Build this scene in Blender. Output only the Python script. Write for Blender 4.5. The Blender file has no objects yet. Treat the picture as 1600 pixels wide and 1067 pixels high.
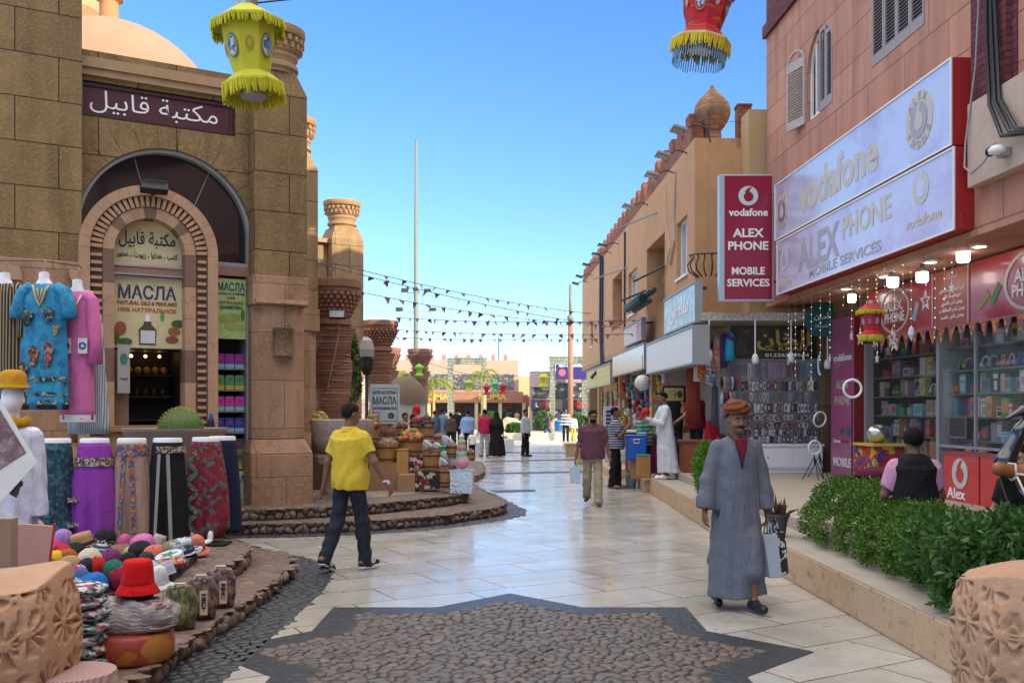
import bpy, math, random
import numpy as np
from mathutils import Vector, Matrix, noise as mnoise
R = math.radians
PI = math.pi
rng = random.Random(7)
nrg = np.random.default_rng(11)
sc = bpy.context.scene
col = sc.collection
# ------------------------------------------------------------------ camera, world, sun, exposure
F, CX, HY, H = 1500.0, 800.0, 640.0, 1.72          # focal length in pixels of the 1600 px photograph, eye height
cam = bpy.data.cameras.new('camera')
cam.lens = 36.0 * F / 1600; cam.sensor_width = 36
cam.shift_y = (HY - 533.5) / 1600
cam.clip_start = .1; cam.clip_end = 2000
camo = bpy.data.objects.new('camera', cam); col.objects.link(camo)
camo.location = (0, 0, H); camo.rotation_euler = (R(90), 0, 0)
sc.camera = camo
SUN_AZ, SUN_EL = R(128), R(19)                      # azimuth from +Y towards +X
w = bpy.data.worlds.new('World'); sc.world = w; w.use_nodes = True
nt = w.node_tree; bg = nt.nodes['Background']
sky = nt.nodes.new('ShaderNodeTexSky'); sky.sky_type = 'NISHITA'; sky.sun_disc = False
sky.sun_elevation = SUN_EL; sky.sun_rotation = SUN_AZ
sky.air_density = 1.0; sky.dust_density = .3; sky.ozone_density = 2.0; sky.altitude = 0
tcw = nt.nodes.new('ShaderNodeTexCoord'); mpw = nt.nodes.new('ShaderNodeVectorMath'); mpw.operation = 'ADD'; mpw.inputs[1].default_value = (0, 0, .05)
nt.links.new(tcw.outputs['Generated'], mpw.inputs[0]); nmw = nt.nodes.new('ShaderNodeVectorMath'); nmw.operation = 'NORMALIZE'; nt.links.new(mpw.outputs[0], nmw.inputs[0]); nt.links.new(nmw.outputs[0], sky.inputs['Vector'])
hs = nt.nodes.new('ShaderNodeHueSaturation'); hs.inputs['Saturation'].default_value = 1.3; hs.inputs['Hue'].default_value = .513
nt.links.new(sky.outputs[0], hs.inputs['Color'])
# bright overhead band added out of view, to lift the street shade
sx = nt.nodes.new('ShaderNodeSeparateXYZ'); nt.links.new(tcw.outputs['Generated'], sx.inputs[0])
mr = nt.nodes.new('ShaderNodeMapRange'); mr.interpolation_type = 'SMOOTHSTEP'; mr.inputs['From Min'].default_value = .42; mr.inputs['From Max'].default_value = .75; nt.links.new(sx.outputs[2], mr.inputs[0])
vl = nt.nodes.new('ShaderNodeMix'); vl.data_type = 'RGBA'; nt.links.new(mr.outputs[0], vl.inputs[0]); nt.links.new(hs.outputs[0], vl.inputs[6]); vl.inputs[7].default_value = (8.6, 8.1, 7.5, 1)
nt.links.new(vl.outputs[2], bg.inputs['Color'])
bg.inputs['Strength'].default_value = .15
sl = bpy.data.lights.new('sun', 'SUN'); sl.energy = 3.2; sl.angle = R(.5); sl.color = (1, .83, .6)
slo = bpy.data.objects.new('sun', sl); col.objects.link(slo)
sd = Vector((math.sin(SUN_AZ)*math.cos(SUN_EL), math.cos(SUN_AZ)*math.cos(SUN_EL), math.sin(SUN_EL)))
slo.rotation_euler = sd.to_track_quat('Z', 'Y').to_euler()
sc.view_settings.view_transform = 'Standard'; sc.view_settings.look = 'None'
sc.view_settings.gamma = 1; sc.view_settings.exposure = 1.15
sc.cycles.max_bounces = 6; sc.cycles.transparent_max_bounces = 12
sc.cycles.use_denoising = True
sc.cycles.sample_clamp_indirect = 6

# ------------------------------------------------------------------ helpers
def tag(o, label=None, cat=None, group=None, kind=None):
    if label: o['label'] = label
    if cat: o['category'] = cat
    if group: o['group'] = group
    if kind: o['kind'] = kind
    return o
def thing(name, label, cat, loc=(0, 0, 0), rotz=0, group=None):
    o = bpy.data.objects.new(name, None); col.objects.link(o)
    o.location = loc; o.rotation_euler = (0, 0, rotz); o.empty_display_size = .2
    return tag(o, label, cat, group)
def link(name, me, parent=None, loc=None, rot=None, scale=None):
    o = bpy.data.objects.new(name, me); col.objects.link(o)
    if parent: o.parent = parent
    if loc is not None: o.location = loc
    if rot is not None: o.rotation_euler = rot
    if scale is not None: o.scale = scale if hasattr(scale, '__len__') else (scale,)*3
    return o
class Fr:
    """a vertical facade frame: x along the wall as seen, y into the wall"""
    def __init__(s, x, y, ang): s.x, s.y, s.a = x, y, ang; s.c, s.s = math.cos(ang), math.sin(ang)
    def hit(s, px, py, yo=0.):
        dx, dz = (px-CX)/F, (HY-py)/F
        # ray t*(dx,1) ; local y = -(X-x)*s + (Y-y)*c = yo
        t = (yo - s.x*s.s + s.y*s.c) / (-dx*s.s + s.c)
        X, Y = t*dx - s.x, t - s.y
        return X*s.c + Y*s.s, H + t*dz
    def w(s, lx, ly, z=0): return (s.x + lx*s.c - ly*s.s, s.y + lx*s.s + ly*s.c, z)
    def thing(s, name, label, cat, group=None): return thing(name, label, cat, (s.x, s.y, 0), s.a, group)
def at(px, py, Y): return Vector(((px-CX)*Y/F, Y, H + (HY-py)*Y/F))
def gnd(px, py, z=0.): 
    Y = F*(H-z)/(py-HY); return Vector(((px-CX)*Y/F, Y, z))
def basis(d):
    d = Vector(d).normalized(); a = Vector((0, 0, 1)) if abs(d.z) < .95 else Vector((1, 0, 0))
    u = d.cross(a).normalized(); return u, d.cross(u).normalized() if False else u.cross(d).normalized()
class MB:
    def __init__(s): s.v, s.f, s.m, s.mi = [], [], [], 0
    def add(s, vs, fs):
        b = len(s.v); s.v += [tuple(p) for p in vs]; s.f += [tuple(i+b for i in f) for f in fs]; s.m += [s.mi]*len(fs); return s
    def hexa(s, p): return s.add(p, [(0,3,2,1),(4,5,6,7),(0,1,5,4),(1,2,6,5),(2,3,7,6),(3,0,4,7)])
    def box(s, x0, x1, y0, y1, z0, z1):
        return s.hexa([(x0,y0,z0),(x1,y0,z0),(x1,y1,z0),(x0,y1,z0),(x0,y0,z1),(x1,y0,z1),(x1,y1,z1),(x0,y1,z1)])
    def cbox(s, c, sz, rz=0, rx=0, ry=0):
        M = Matrix.Rotation(rz,4,'Z') @ Matrix.Rotation(ry,4,'Y') @ Matrix.Rotation(rx,4,'X')
        x, y, z = sz[0]/2, sz[1]/2, sz[2]/2
        P = [(-x,-y,-z),(x,-y,-z),(x,y,-z),(-x,y,-z),(-x,-y,z),(x,-y,z),(x,y,z),(-x,y,z)]
        return s.hexa([M @ Vector(p) + Vector(c) for p in P])
    def prism(s, poly, z0, z1):
        n = len(poly)
        return s.add([(p[0],p[1],z0) for p in poly]+[(p[0],p[1],z1) for p in poly],
            [tuple(range(n-1,-1,-1)), tuple(range(n,2*n))]+[(i,(i+1)%n,n+(i+1)%n,n+i) for i in range(n)])
    def prismy(s, poly, y0, y1):      # polygon in x,z pushed along y
        n = len(poly)
        return s.add([(p[0],y0,p[1]) for p in poly]+[(p[0],y1,p[1]) for p in poly],
            [tuple(range(n)), tuple(range(2*n-1,n-1,-1))]+[(i,n+i,n+(i+1)%n,(i+1)%n) for i in range(n)])
    def sheet(s, poly, z): return s.add([(p[0],p[1],z) for p in poly], [tuple(range(len(poly)))])
    def lathe(s, prof, n=24, c=(0,0,0), cap=True, sx=1, sy=1, a0=0, a1=2*PI):
        full = abs(a1-a0-2*PI) < 1e-6; k = n if full else n+1
        vs = []
        for r, z in prof:
            for i in range(k):
                a = a0+(a1-a0)*i/n; vs.append((c[0]+r*math.cos(a)*sx, c[1]+r*math.sin(a)*sy, c[2]+z))
        fs = []
        for j in range(len(prof)-1):
            for i in range(n):
                i2 = (i+1) % k; fs.append((j*k+i, j*k+i2, (j+1)*k+i2, (j+1)*k+i))
        if cap and full: fs += [tuple(range(k-1,-1,-1)), tuple(range((len(prof)-1)*k, len(prof)*k))]
        return s.add(vs, fs)
    def tube(s, path, r, n=6, cap=True):
        path = [Vector(p) for p in path]; vs, fs = [], []; m = len(path)
        u = None
        for j, p in enumerate(path):
            d = (path[min(j+1,m-1)]-path[max(j-1,0)])
            d = d.normalized() if d.length > 1e-9 else Vector((0,0,1))
            if u is None: u = basis(d)[0]
            u = (u - d*u.dot(d)).normalized(); v = d.cross(u)
            rr = r[j] if hasattr(r,'__len__') else r
            for i in range(n):
                a = 2*PI*i/n; vs.append(p + (u*math.cos(a)+v*math.sin(a))*rr)
        for j in range(m-1):
            for i in range(n): fs.append((j*n+i, j*n+(i+1)%n, (j+1)*n+(i+1)%n, (j+1)*n+i))
        if cap: fs += [tuple(range(n-1,-1,-1)), tuple(range((m-1)*n, m*n))]
        return s.add(vs, fs)
    def ball(s, c, r, n=10, m=7):
        r = r if hasattr(r,'__len__') else (r,r,r)
        prof = [(math.sin(PI*j/m), -math.cos(PI*j/m)) for j in range(m+1)]
        vs = [(c[0],c[1],c[2]-r[2])]; fs = []
        for j in range(1, m):
            for i in range(n):
                a = 2*PI*i/n; vs.append((c[0]+r[0]*prof[j][0]*math.cos(a), c[1]+r[1]*prof[j][0]*math.sin(a), c[2]+r[2]*prof[j][1]))
        vs.append((c[0],c[1],c[2]+r[2])); L = len(vs)-1
        for i in range(n):
            fs.append((0, 1+(i+1)%n, 1+i)); fs.append((L, L-n+i, L-n+(i+1)%n))
            for j in range(m-2): fs.append((1+j*n+i, 1+j*n+(i+1)%n, 1+(j+1)*n+(i+1)%n, 1+(j+1)*n+i))
        return s.add(vs, fs)
    def mesh(s, name, mats, smooth=False, recalc=True):
        me = bpy.data.meshes.new(name); me.from_pydata(s.v, [], s.f)
        for m in (mats if isinstance(mats, (list, tuple)) else [mats]): me.materials.append(m)
        if s.mi or any(s.m): me.polygons.foreach_set('material_index', s.m)
        if recalc:
            import bmesh
            b = bmesh.new(); b.from_mesh(me); bmesh.ops.recalc_face_normals(b, faces=b.faces); b.to_mesh(me); b.free()
        if smooth: me.polygons.foreach_set('use_smooth', [True]*len(me.polygons)); 
        if smooth == 'a':
            try: me.set_sharp_from_angle(angle=R(38))
            except Exception: pass
        me.update(); return me
    def build(s, name, mats, parent=None, smooth=False, loc=None, rot=None, bevel=0):
        o = link(name, s.mesh(name, mats, smooth), parent, loc, rot)
        if bevel:
            b = o.modifiers.new('b', 'BEVEL'); b.width = bevel; b.segments = 2; b.limit_method = 'ANGLE'; b.angle_limit = R(40)
        return o
def copy_tree(o, parent=None):
    c = o.copy(); col.objects.link(c)
    if parent: c.parent = parent
    for ch in list(o.children): copy_tree(ch, c)
    return c
# ---- arabic shaping into presentation forms
_A = {}
for ch, b, n in zip('ءآأإابةتثجحخدذرزسشصضطظعغفقكلمنهوىي',
  (0xFE80,0xFE81,0xFE83,0xFE87,0xFE8D,0xFE8F,0xFE93,0xFE95,0xFE99,0xFE9D,0xFEA1,0xFEA5,0xFEA9,0xFEAB,0xFEAD,0xFEAF,0xFEB1,0xFEB5,0xFEB9,0xFEBD,0xFEC1,0xFEC5,0xFEC9,0xFECD,0xFED1,0xFED5,0xFED9,0xFEDD,0xFEE1,0xFEE5,0xFEE9,0xFEED,0xFEEF,0xFEF1),
  (1,2,2,2,2,4,2,4,4,4,4,4,2,2,2,2,4,4,4,4,4,4,4,4,4,4,4,4,4,4,4,2,2,4)): _A[ch] = (b, n)
def arab(s):
    out = []
    for i, c in enumerate(s):
        if c not in _A: out.append(c); continue
        b, n = _A[c]
        pj = i > 0 and s[i-1] in _A and _A[s[i-1]][1] == 4
        nj = n == 4 and i+1 < len(s) and s[i+1] in _A
        out.append(chr(b + ((3 if nj else 1) if pj and n > 1 else (2 if nj else 0))))
    return ''.join(reversed(out))
def text(name, body, m, parent, loc, width=None, size=None, bold=.0, ext=.004, rot=(PI/2,0,0), align='CENTER', height=None, spacing=1.0):
    """flat lettering; loc is the middle of the line; width/height in metres"""
    cu = bpy.data.curves.new('t', 'FONT'); cu.body = body; cu.offset = bold; cu.extrude = ext; cu.space_character = spacing
    cu.resolution_u = 3; cu.size = 1
    o = bpy.data.objects.new('t', cu); col.objects.link(o)
    dg = bpy.context.evaluated_depsgraph_get()
    me = bpy.data.meshes.new_from_object(o.evaluated_get(dg)); bpy.data.objects.remove(o); bpy.data.curves.remove(cu)
    n = len(me.vertices); co = np.empty(n*3, 'f'); me.vertices.foreach_get('co', co); co = co.reshape(-1, 3)
    if n:
        mn, mx = co.min(0), co.max(0); 
        co[:, 0] -= {'CENTER': (mn[0]+mx[0])/2, 'LEFT': mn[0], 'RIGHT': mx[0]}[align]; co[:, 1] -= (mn[1]+mx[1])/2
        k = size or 1
        kx = width/(mx[0]-mn[0]) if width else None
        ky = height/(mx[1]-mn[1]) if height else None
        kx = kx or ky or k; ky = ky or kx
        co[:, 0] *= kx; co[:, 1] *= ky
        me.vertices.foreach_set('co', co.ravel())
    me.materials.clear(); me.materials.append(m); me.update()
    return link(name, me, parent, loc, rot)

# ------------------------------------------------------------------ materials
def nodes(name):
    m = bpy.data.materials.new(name); m.use_nodes = True
    return m, m.node_tree, m.node_tree.nodes['Principled BSDF']
def N(t, kind, **kw):
    n = t.nodes.new('ShaderNode'+kind)
    for k, v in kw.items():
        if k in n.inputs.keys(): n.inputs[k].default_value = v
        else: setattr(n, k, v)
    return n
def c4(c): return (c[0], c[1], c[2], 1)
def mul(c, k): return tuple(min(1, x*k) for x in c)
def mixc(t, fac, a, b, mode='MIX'):
    n = t.nodes.new('ShaderNodeMix'); n.data_type = 'RGBA'; n.blend_type = mode
    for s, v in ((n.inputs[0], fac), (n.inputs[6], a), (n.inputs[7], b)):
        if hasattr(v, 'is_output') or isinstance(v, bpy.types.NodeSocket): t.links.new(v, s)
        elif isinstance(v, (tuple, list)): s.default_value = c4(v)
        else: s.default_value = v
    return n.outputs[2]
def ramp(t, src, a, b, ca=(0,0,0), cb=(1,1,1)):
    r = t.nodes.new('ShaderNodeValToRGB'); r.color_ramp.elements[0].position = a; r.color_ramp.elements[1].position = b
    r.color_ramp.elements[0].color = c4(ca); r.color_ramp.elements[1].color = c4(cb); t.links.new(src, r.inputs[0]); return r.outputs[0]
def bumpn(t, p, src, strength, dist=.02):
    b = N(t, 'Bump', Strength=strength, Distance=dist); t.links.new(src, b.inputs['Height'])
    if p.inputs['Normal'].is_linked: t.links.new(p.inputs['Normal'].links[0].from_socket, b.inputs['Normal'])
    t.links.new(b.outputs[0], p.inputs['Normal'])
_mc = {}
def mat(name, c, rough=.7, var=.18, scale=5, bump=0, bscale=40, metal=0, spec=.4, c2=None, c2fac=(.52, .68), sheen=0, dist=.01, trans=0, coat=0):
    if name in _mc: return _mc[name]
    m, t, p = nodes(name); tc = N(t, 'TexCoord')
    n = N(t, 'TexNoise', Scale=scale, Detail=6., Roughness=.6); t.links.new(tc.outputs['Object'], n.inputs['Vector'])
    base = mixc(t, n.outputs['Fac'], mul(c, 1-var), mul(c, 1+var))
    if c2:
        n2 = N(t, 'TexNoise', Scale=scale*2.7, Detail=8., Roughness=.7); t.links.new(tc.outputs['Object'], n2.inputs['Vector'])
        base = mixc(t, ramp(t, n2.outputs['Fac'], *c2fac), base, c2)
    t.links.new(base, p.inputs['Base Color'])
    p.inputs['Roughness'].default_value = rough; p.inputs['Metallic'].default_value = metal
    p.inputs['Specular IOR Level'].default_value = spec
    if sheen: p.inputs['Sheen Weight'].default_value = sheen
    if coat: p.inputs['Coat Weight'].default_value = coat; p.inputs['Coat Roughness'].default_value = .1
    if trans: p.inputs['Transmission Weight'].default_value = trans
    if bump:
        nb = N(t, 'TexNoise', Scale=bscale, Detail=5.); t.links.new(tc.outputs['Object'], nb.inputs['Vector'])
        bumpn(t, p, nb.outputs['Fac'], bump, dist)
    _mc[name] = m; return m
def wallvec(t):
    """object coordinates laid on vertical walls: (along, height)"""
    tc = N(t, 'TexCoord'); s = N(t, 'SeparateXYZ'); t.links.new(tc.outputs['Object'], s.inputs[0])
    sn = N(t, 'SeparateXYZ'); t.links.new(tc.outputs['Normal'], sn.inputs[0])
    ab = N(t, 'Math', operation='ABSOLUTE'); t.links.new(sn.outputs[0], ab.inputs[0])
    gt = N(t, 'Math', operation='GREATER_THAN'); t.links.new(ab.outputs[0], gt.inputs[0]); gt.inputs[1].default_value = .7
    mx = t.nodes.new('ShaderNodeMix'); t.links.new(gt.outputs[0], mx.inputs[0]); t.links.new(s.outputs[0], mx.inputs[2]); t.links.new(s.outputs[1], mx.inputs[3])
    cb = N(t, 'CombineXYZ'); t.links.new(mx.outputs[0], cb.inputs[0]); t.links.new(s.outputs[2], cb.inputs[1])
    return tc, cb.outputs[0]
def blockmat(name, c, joint, bw=.8, bh=.45, mortar=.012, var=.2, rough=.85, bump=.5, c2=None, tint=.12, bumpn_scale=30, c2fac=(.5, .66), scale=2.5, off=.5, smooth=.1, jd=.6):
    m, t, p = nodes(name); tc, vec = wallvec(t)
    br = N(t, 'TexBrick', Scale=1.); br.inputs['Mortar Size'].default_value = mortar; br.inputs['Brick Width'].default_value = bw
    br.inputs['Row Height'].default_value = bh; br.inputs['Mortar Smooth'].default_value = smooth; br.offset = off
    br.inputs['Color1'].default_value = c4(mul(c, 1-tint)); br.inputs['Color2'].default_value = c4(mul(c, 1+tint)); br.inputs['Mortar'].default_value = c4(joint)
    t.links.new(vec, br.inputs['Vector'])
    n = N(t, 'TexNoise', Scale=scale, Detail=8., Roughness=.65); t.links.new(tc.outputs['Object'], n.inputs['Vector'])
    base = mixc(t, 1., br.outputs['Color'], ramp(t, n.outputs['Fac'], .3, .7, (1-var,)*3, (1,)*3), 'MULTIPLY')
    ms = N(t, 'Mapping'); ms.inputs['Scale'].default_value = (2.6,2.6,.35); t.links.new(tc.outputs['Object'], ms.inputs[0]); ns = N(t, 'TexNoise', Scale=1., Detail=8., Roughness=.62, Distortion=.4); t.links.new(ms.outputs[0], ns.inputs['Vector'])
    base = mixc(t, 1., base, ramp(t, ns.outputs['Fac'], .36, .6, (.72,.70,.68), (1.04,1.03,1.02)), 'MULTIPLY')
    if c2:
        n2 = N(t, 'TexNoise', Scale=24., Detail=9., Roughness=.8); t.links.new(tc.outputs['Object'], n2.inputs['Vector'])
        mm = N(t, 'Math', operation='SUBTRACT'); mm.inputs[0].default_value = 1; t.links.new(br.outputs['Fac'], mm.inputs[1])
        m2 = N(t, 'Math', operation='MULTIPLY'); t.links.new(mm.outputs[0], m2.inputs[0]); t.links.new(ramp(t, n2.outputs['Fac'], *c2fac), m2.inputs[1])
        base = mixc(t, m2.outputs[0], base, c2)
    t.links.new(base, p.inputs['Base Color']); p.inputs['Roughness'].default_value = rough; p.inputs['Specular IOR Level'].default_value = .3
    nb = N(t, 'TexNoise', Scale=float(bumpn_scale), Detail=6.); t.links.new(tc.outputs['Object'], nb.inputs['Vector'])
    bumpn(t, p, nb.outputs['Fac'], bump, .02)
    iv = N(t, 'Math', operation='SUBTRACT'); iv.inputs[0].default_value = 1; t.links.new(br.outputs['Fac'], iv.inputs[1])
    bumpn(t, p, iv.outputs[0], jd, .012)
    return m
def folds(t, p, tc, k=1.):
    mp = N(t, 'Mapping'); mp.inputs['Scale'].default_value = (13,13,3.2); t.links.new(tc.outputs['Object'], mp.inputs[0])
    n = N(t, 'TexNoise', Scale=1., Detail=3., Roughness=.5, Distortion=1.2); t.links.new(mp.outputs[0], n.inputs['Vector']); bumpn(t, p, n.outputs['Fac'], .8*k, .045)
    n = N(t, 'TexNoise', Scale=11., Detail=4., Distortion=2.); t.links.new(tc.outputs['Object'], n.inputs['Vector']); bumpn(t, p, n.outputs['Fac'], .5*k, .02)
def stripes(name, c1, c2, axis=2, period=.06, duty=.5, rough=.85, c3=None, wob=0.):
    m, t, p = nodes(name); tc = N(t, 'TexCoord'); s = N(t, 'SeparateXYZ'); t.links.new(tc.outputs['Object'], s.inputs[0])
    src = s.outputs[axis]
    if wob:
        n = N(t, 'TexNoise', Scale=6., Detail=2.); t.links.new(tc.outputs['Object'], n.inputs['Vector'])
        q = N(t, 'Math', operation='MULTIPLY_ADD'); t.links.new(n.outputs['Fac'], q.inputs[0]); q.inputs[1].default_value = wob; t.links.new(src, q.inputs[2]); src = q.outputs[0]
    d = N(t, 'Math', operation='DIVIDE'); t.links.new(src, d.inputs[0]); d.inputs[1].default_value = period
    f = N(t, 'Math', operation='FRACT'); t.links.new(d.outputs[0], f.inputs[0])
    g = N(t, 'Math', operation='GREATER_THAN'); t.links.new(f.outputs[0], g.inputs[0]); g.inputs[1].default_value = duty
    base = mixc(t, g.outputs[0], c1, c2)
    if c3:
        g2 = N(t, 'Math', operation='GREATER_THAN'); t.links.new(f.outputs[0], g2.inputs[0]); g2.inputs[1].default_value = duty+(1-duty)*.6
        base = mixc(t, g2.outputs[0], base, c3)
    t.links.new(base, p.inputs['Base Color']); p.inputs['Roughness'].default_value = rough; return m
def pattern(name, cols, scale=30, rough=.85, kind='F1', squash=(1,1,1), fold=0):
    """a printed cloth of coloured cells"""
    m, t, p = nodes(name); tc = N(t, 'TexCoord'); mp = N(t, 'Mapping'); mp.inputs['Scale'].default_value = squash
    t.links.new(tc.outputs['Object'], mp.inputs[0])
    v = N(t, 'TexVoronoi', Scale=float(scale)); t.links.new(mp.outputs[0], v.inputs['Vector'])
    sp = N(t, 'SeparateColor'); t.links.new(v.outputs['Color'], sp.inputs[0])
    r = t.nodes.new('ShaderNodeValToRGB'); r.color_ramp.interpolation = 'CONSTANT'; e = r.color_ramp.elements
    while len(e) < len(cols): e.new(.5)
    for i, c in enumerate(cols): e[i].position = i/len(cols); e[i].color = c4(c)
    t.links.new(sp.outputs[0], r.inputs[0]); t.links.new(r.outputs[0], p.inputs['Base Color'])
    p.inputs['Roughness'].default_value = rough
    if fold: folds(t, p, tc)
    return m
def emit(name, c, s):
    m, t, p = nodes(name); p.inputs['Base Color'].default_value = c4(c); p.inputs['Emission Color'].default_value = c4(c); p.inputs['Emission Strength'].default_value = s; return m
def glassmat(name, tint=(.8,.9,.9), alpha=.12, rough=.03):
    m, t, p = nodes(name); p.inputs['Base Color'].default_value = c4(tint); p.inputs['Roughness'].default_value = rough
    p.inputs['Alpha'].default_value = alpha; p.inputs['Specular IOR Level'].default_value = .8; return m

# ------------------------------------------------------------------ implicit surfaces (bodies, cloth, carved stone)
class SDF:
    def __init__(s, lo, hi, h):
        s.lo = np.array(lo, float); s.h = h; s.n = np.maximum(np.ceil((np.array(hi)-s.lo)/h).astype(int)+1, 3)
        ax = [s.lo[i]+h*np.arange(s.n[i]) for i in range(3)]
        s.X, s.Y, s.Z = np.meshgrid(*ax, indexing='ij', sparse=True)
        s.d = np.full(s.n, 1e3, 'f')
    def sl(s, lo, hi):
        a = np.clip(np.floor((np.array(lo)-s.lo)/s.h).astype(int), 0, s.n-1); b = np.clip(np.ceil((np.array(hi)-s.lo)/s.h).astype(int)+1, 1, s.n)
        return tuple(slice(i, max(j, i+1)) for i, j in zip(a, b))
    def pts(s, q): return s.X[q[0]], s.Y[:, q[1]], s.Z[:, :, q[2]]
    def put(s, q, d, k, op='u'):
        o = s.d[q]
        if op == 'u':
            if k > 0:
                hh = np.clip(.5+.5*(o-d)/k, 0, 1); s.d[q] = o*(1-hh)+d*hh - k*hh*(1-hh)
            else: s.d[q] = np.minimum(o, d)
        else:
            s.d[q] = np.maximum(o, -d)
    def cap(s, a, b, ra, rb, k=.02, op='u', sq=None):
        a, b = np.array(a, float), np.array(b, float); r = max(ra, rb); mg = r+k+3*s.h
        q = s.sl(np.minimum(a, b)-mg, np.maximum(a, b)+mg); X, Y, Z = s.pts(q)
        ab = b-a; L = max(ab@ab, 1e-9)
        px, py, pz = X-a[0], Y-a[1], Z-a[2]
        t = np.clip((px*ab[0]+py*ab[1]+pz*ab[2])/L, 0, 1)
        ex, ey, ez = px-t*ab[0], py-t*ab[1], pz-t*ab[2]
        if sq: ex, ey, ez = ex/sq[0], ey/sq[1], ez/sq[2]
        s.put(q, np.sqrt(ex**2+ey**2+ez**2)-(ra+(rb-ra)*t), k, op); return s
    def ell(s, c, r, k=.02, op='u', rx=0., ry=0., rz=0.):
        r = np.array(r, float); c = np.array(c, float); mg = r.max()+k+3*s.h; q = s.sl(c-mg, c+mg); X, Y, Z = s.pts(q)
        px, py, pz = X-c[0], Y-c[1], Z-c[2]
        if rx or ry or rz:
            M = np.array((Matrix.Rotation(rz,3,'Z') @ Matrix.Rotation(ry,3,'Y') @ Matrix.Rotation(rx,3,'X')).transposed())
            px, py, pz = M[0,0]*px+M[0,1]*py+M[0,2]*pz, M[1,0]*px+M[1,1]*py+M[1,2]*pz, M[2,0]*px+M[2,1]*py+M[2,2]*pz
        k0 = np.sqrt((px/r[0])**2+(py/r[1])**2+(pz/r[2])**2); k1 = np.sqrt((px/r[0]**2)**2+(py/r[1]**2)**2+(pz/r[2]**2)**2)+1e-9
        s.put(q, k0*(k0-1)/k1, k, op); return s
    def fn(s, f, k=0, op='u', lo=None, hi=None):
        q = s.sl(lo if lo is not None else s.lo, hi if hi is not None else s.lo+s.h*s.n); s.put(q, np.asarray(f(*s.pts(q)), 'f'), k, op); return s
    def clip(s, f): s.d = np.maximum(s.d, f(s.X, s.Y, s.Z)).astype('f'); return s
    def disp(s, f): s.d = (s.d+f(s.X, s.Y, s.Z)).astype('f'); return s
    def mesh(s, name, m, smooth=True):
        d = np.pad(s.d, 1, constant_values=1e3); ins = d < 0
        n = np.array(d.shape)
        cnt = np.zeros(n-1, 'i4'); acc = np.zeros(tuple(n-1)+(3,), 'f')
        offs = [(i,j,k) for i in (0,1) for j in (0,1) for k in (0,1)]
        def cs(o): return tuple(slice(o[i], n[i]-1+o[i]) for i in range(3))
        for a in offs:
            for ax in range(3):
                if a[ax]: continue
                b = list(a); b[ax] = 1
                A, B = d[cs(a)], d[cs(b)]; x = (A < 0) != (B < 0)
                idx = np.nonzero(x)
                if not len(idx[0]): continue
                va, vb = np.clip(A[idx],-1,1), np.clip(B[idx],-1,1); t = va/(va-vb)
                cnt[idx] += 1
                for i in range(3): acc[idx+(np.full(len(idx[0]), i),)] += (t if i == ax else a[i])
        cell = cnt > 0; ids = np.full(n-1, -1, 'i8'); idx = np.nonzero(cell); ids[idx] = np.arange(len(idx[0]))
        V = np.stack(idx, 1)+acc[idx]/cnt[idx][:, None]
        V = (V-1)*s.h+s.lo
        quads = []
        for ax in range(3):
            u, v = [(1,2),(2,0),(0,1)][ax]
            A = np.take(ins, range(0, n[ax]-1), ax); B = np.take(ins, range(1, n[ax]), ax); x = A != B
            c = np.nonzero(x); c = [a.copy() for a in c]
            ok = (c[u] > 0) & (c[v] > 0) & (c[u] < n[u]-1) & (c[v] < n[v]-1)
            c = [a[ok] for a in c]
            fl = A[tuple(c)]
            def g(du, dv):
                q = list(c); q[u] = q[u]-du; q[v] = q[v]-dv; return ids[tuple(q)]
            Q = np.stack([g(1,1), g(0,1), g(0,0), g(1,0)], 1); Q[~fl] = Q[~fl][:, ::-1]; quads.append(Q)
        Q = np.concatenate(quads); Q = Q[(Q >= 0).all(1)]
        me = bpy.data.meshes.new(name)
        me.vertices.add(len(V)); me.vertices.foreach_set('co', V.astype('f').ravel())
        me.loops.add(len(Q)*4); me.loops.foreach_set('vertex_index', Q.astype('i4').ravel())
        me.polygons.add(len(Q)); me.polygons.foreach_set('loop_start', np.arange(0, len(Q)*4, 4, dtype='i4'))
        me.update(calc_edges=True); me.validate()
        if smooth: me.polygons.foreach_set('use_smooth', np.ones(len(me.polygons), bool))
        for x in (m if isinstance(m, (list, tuple)) else [m]): me.materials.append(x)
        return me
    def build(s, name, m, parent=None, loc=None, rot=None): return link(name, s.mesh(name, m), parent, loc, rot)
# ------------------------------------------------------------------ shared materials
COB_D = mat('basalt', (.025,.028,.034), .5, .45, 9, .5, 30, c2=(.10,.10,.10))
STONE_R = mat('river_stone', (.20,.135,.105), .75, .35, 4, .5, 35, c2=(.30,.25,.21))
WOOD = mat('pale_wood', (.42,.24,.10), .6, .3, 9)
WHITE = mat('white_paint', (.75,.75,.74), .5, .06)
PLAST_W = mat('white_plastic', (.72,.73,.75), .35, .04)
BLACK = mat('black_plastic', (.015,.015,.017), .45, .2)
STEEL = mat('steel', (.45,.46,.48), .35, .1, metal=.9)
GREYM = mat('grey_metal', (.28,.29,.3), .5, .15)
DARKM = mat('dark_metal', (.04,.042,.045), .5, .2)
REDP = mat('red_panel', (.42,.012,.02), .35, .1)
MAROON = mat('maroon_panel', (.22,.01,.035), .4, .1)
WINEW = mat('wine_wood', (.075,.016,.018), .5, .3, 12)
GOLD = mat('gold_paint', (.5,.33,.08), .45, .2)
LETW = mat('white_letters', (.82,.82,.82), .5, .03)
LETB = mat('black_letters', (.02,.02,.025), .5, .1)
NAVY = mat('navy_letters', (.02,.03,.12), .5, .1)
BRED = mat('brown_red_letters', (.25,.05,.02), .5, .1)
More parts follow.
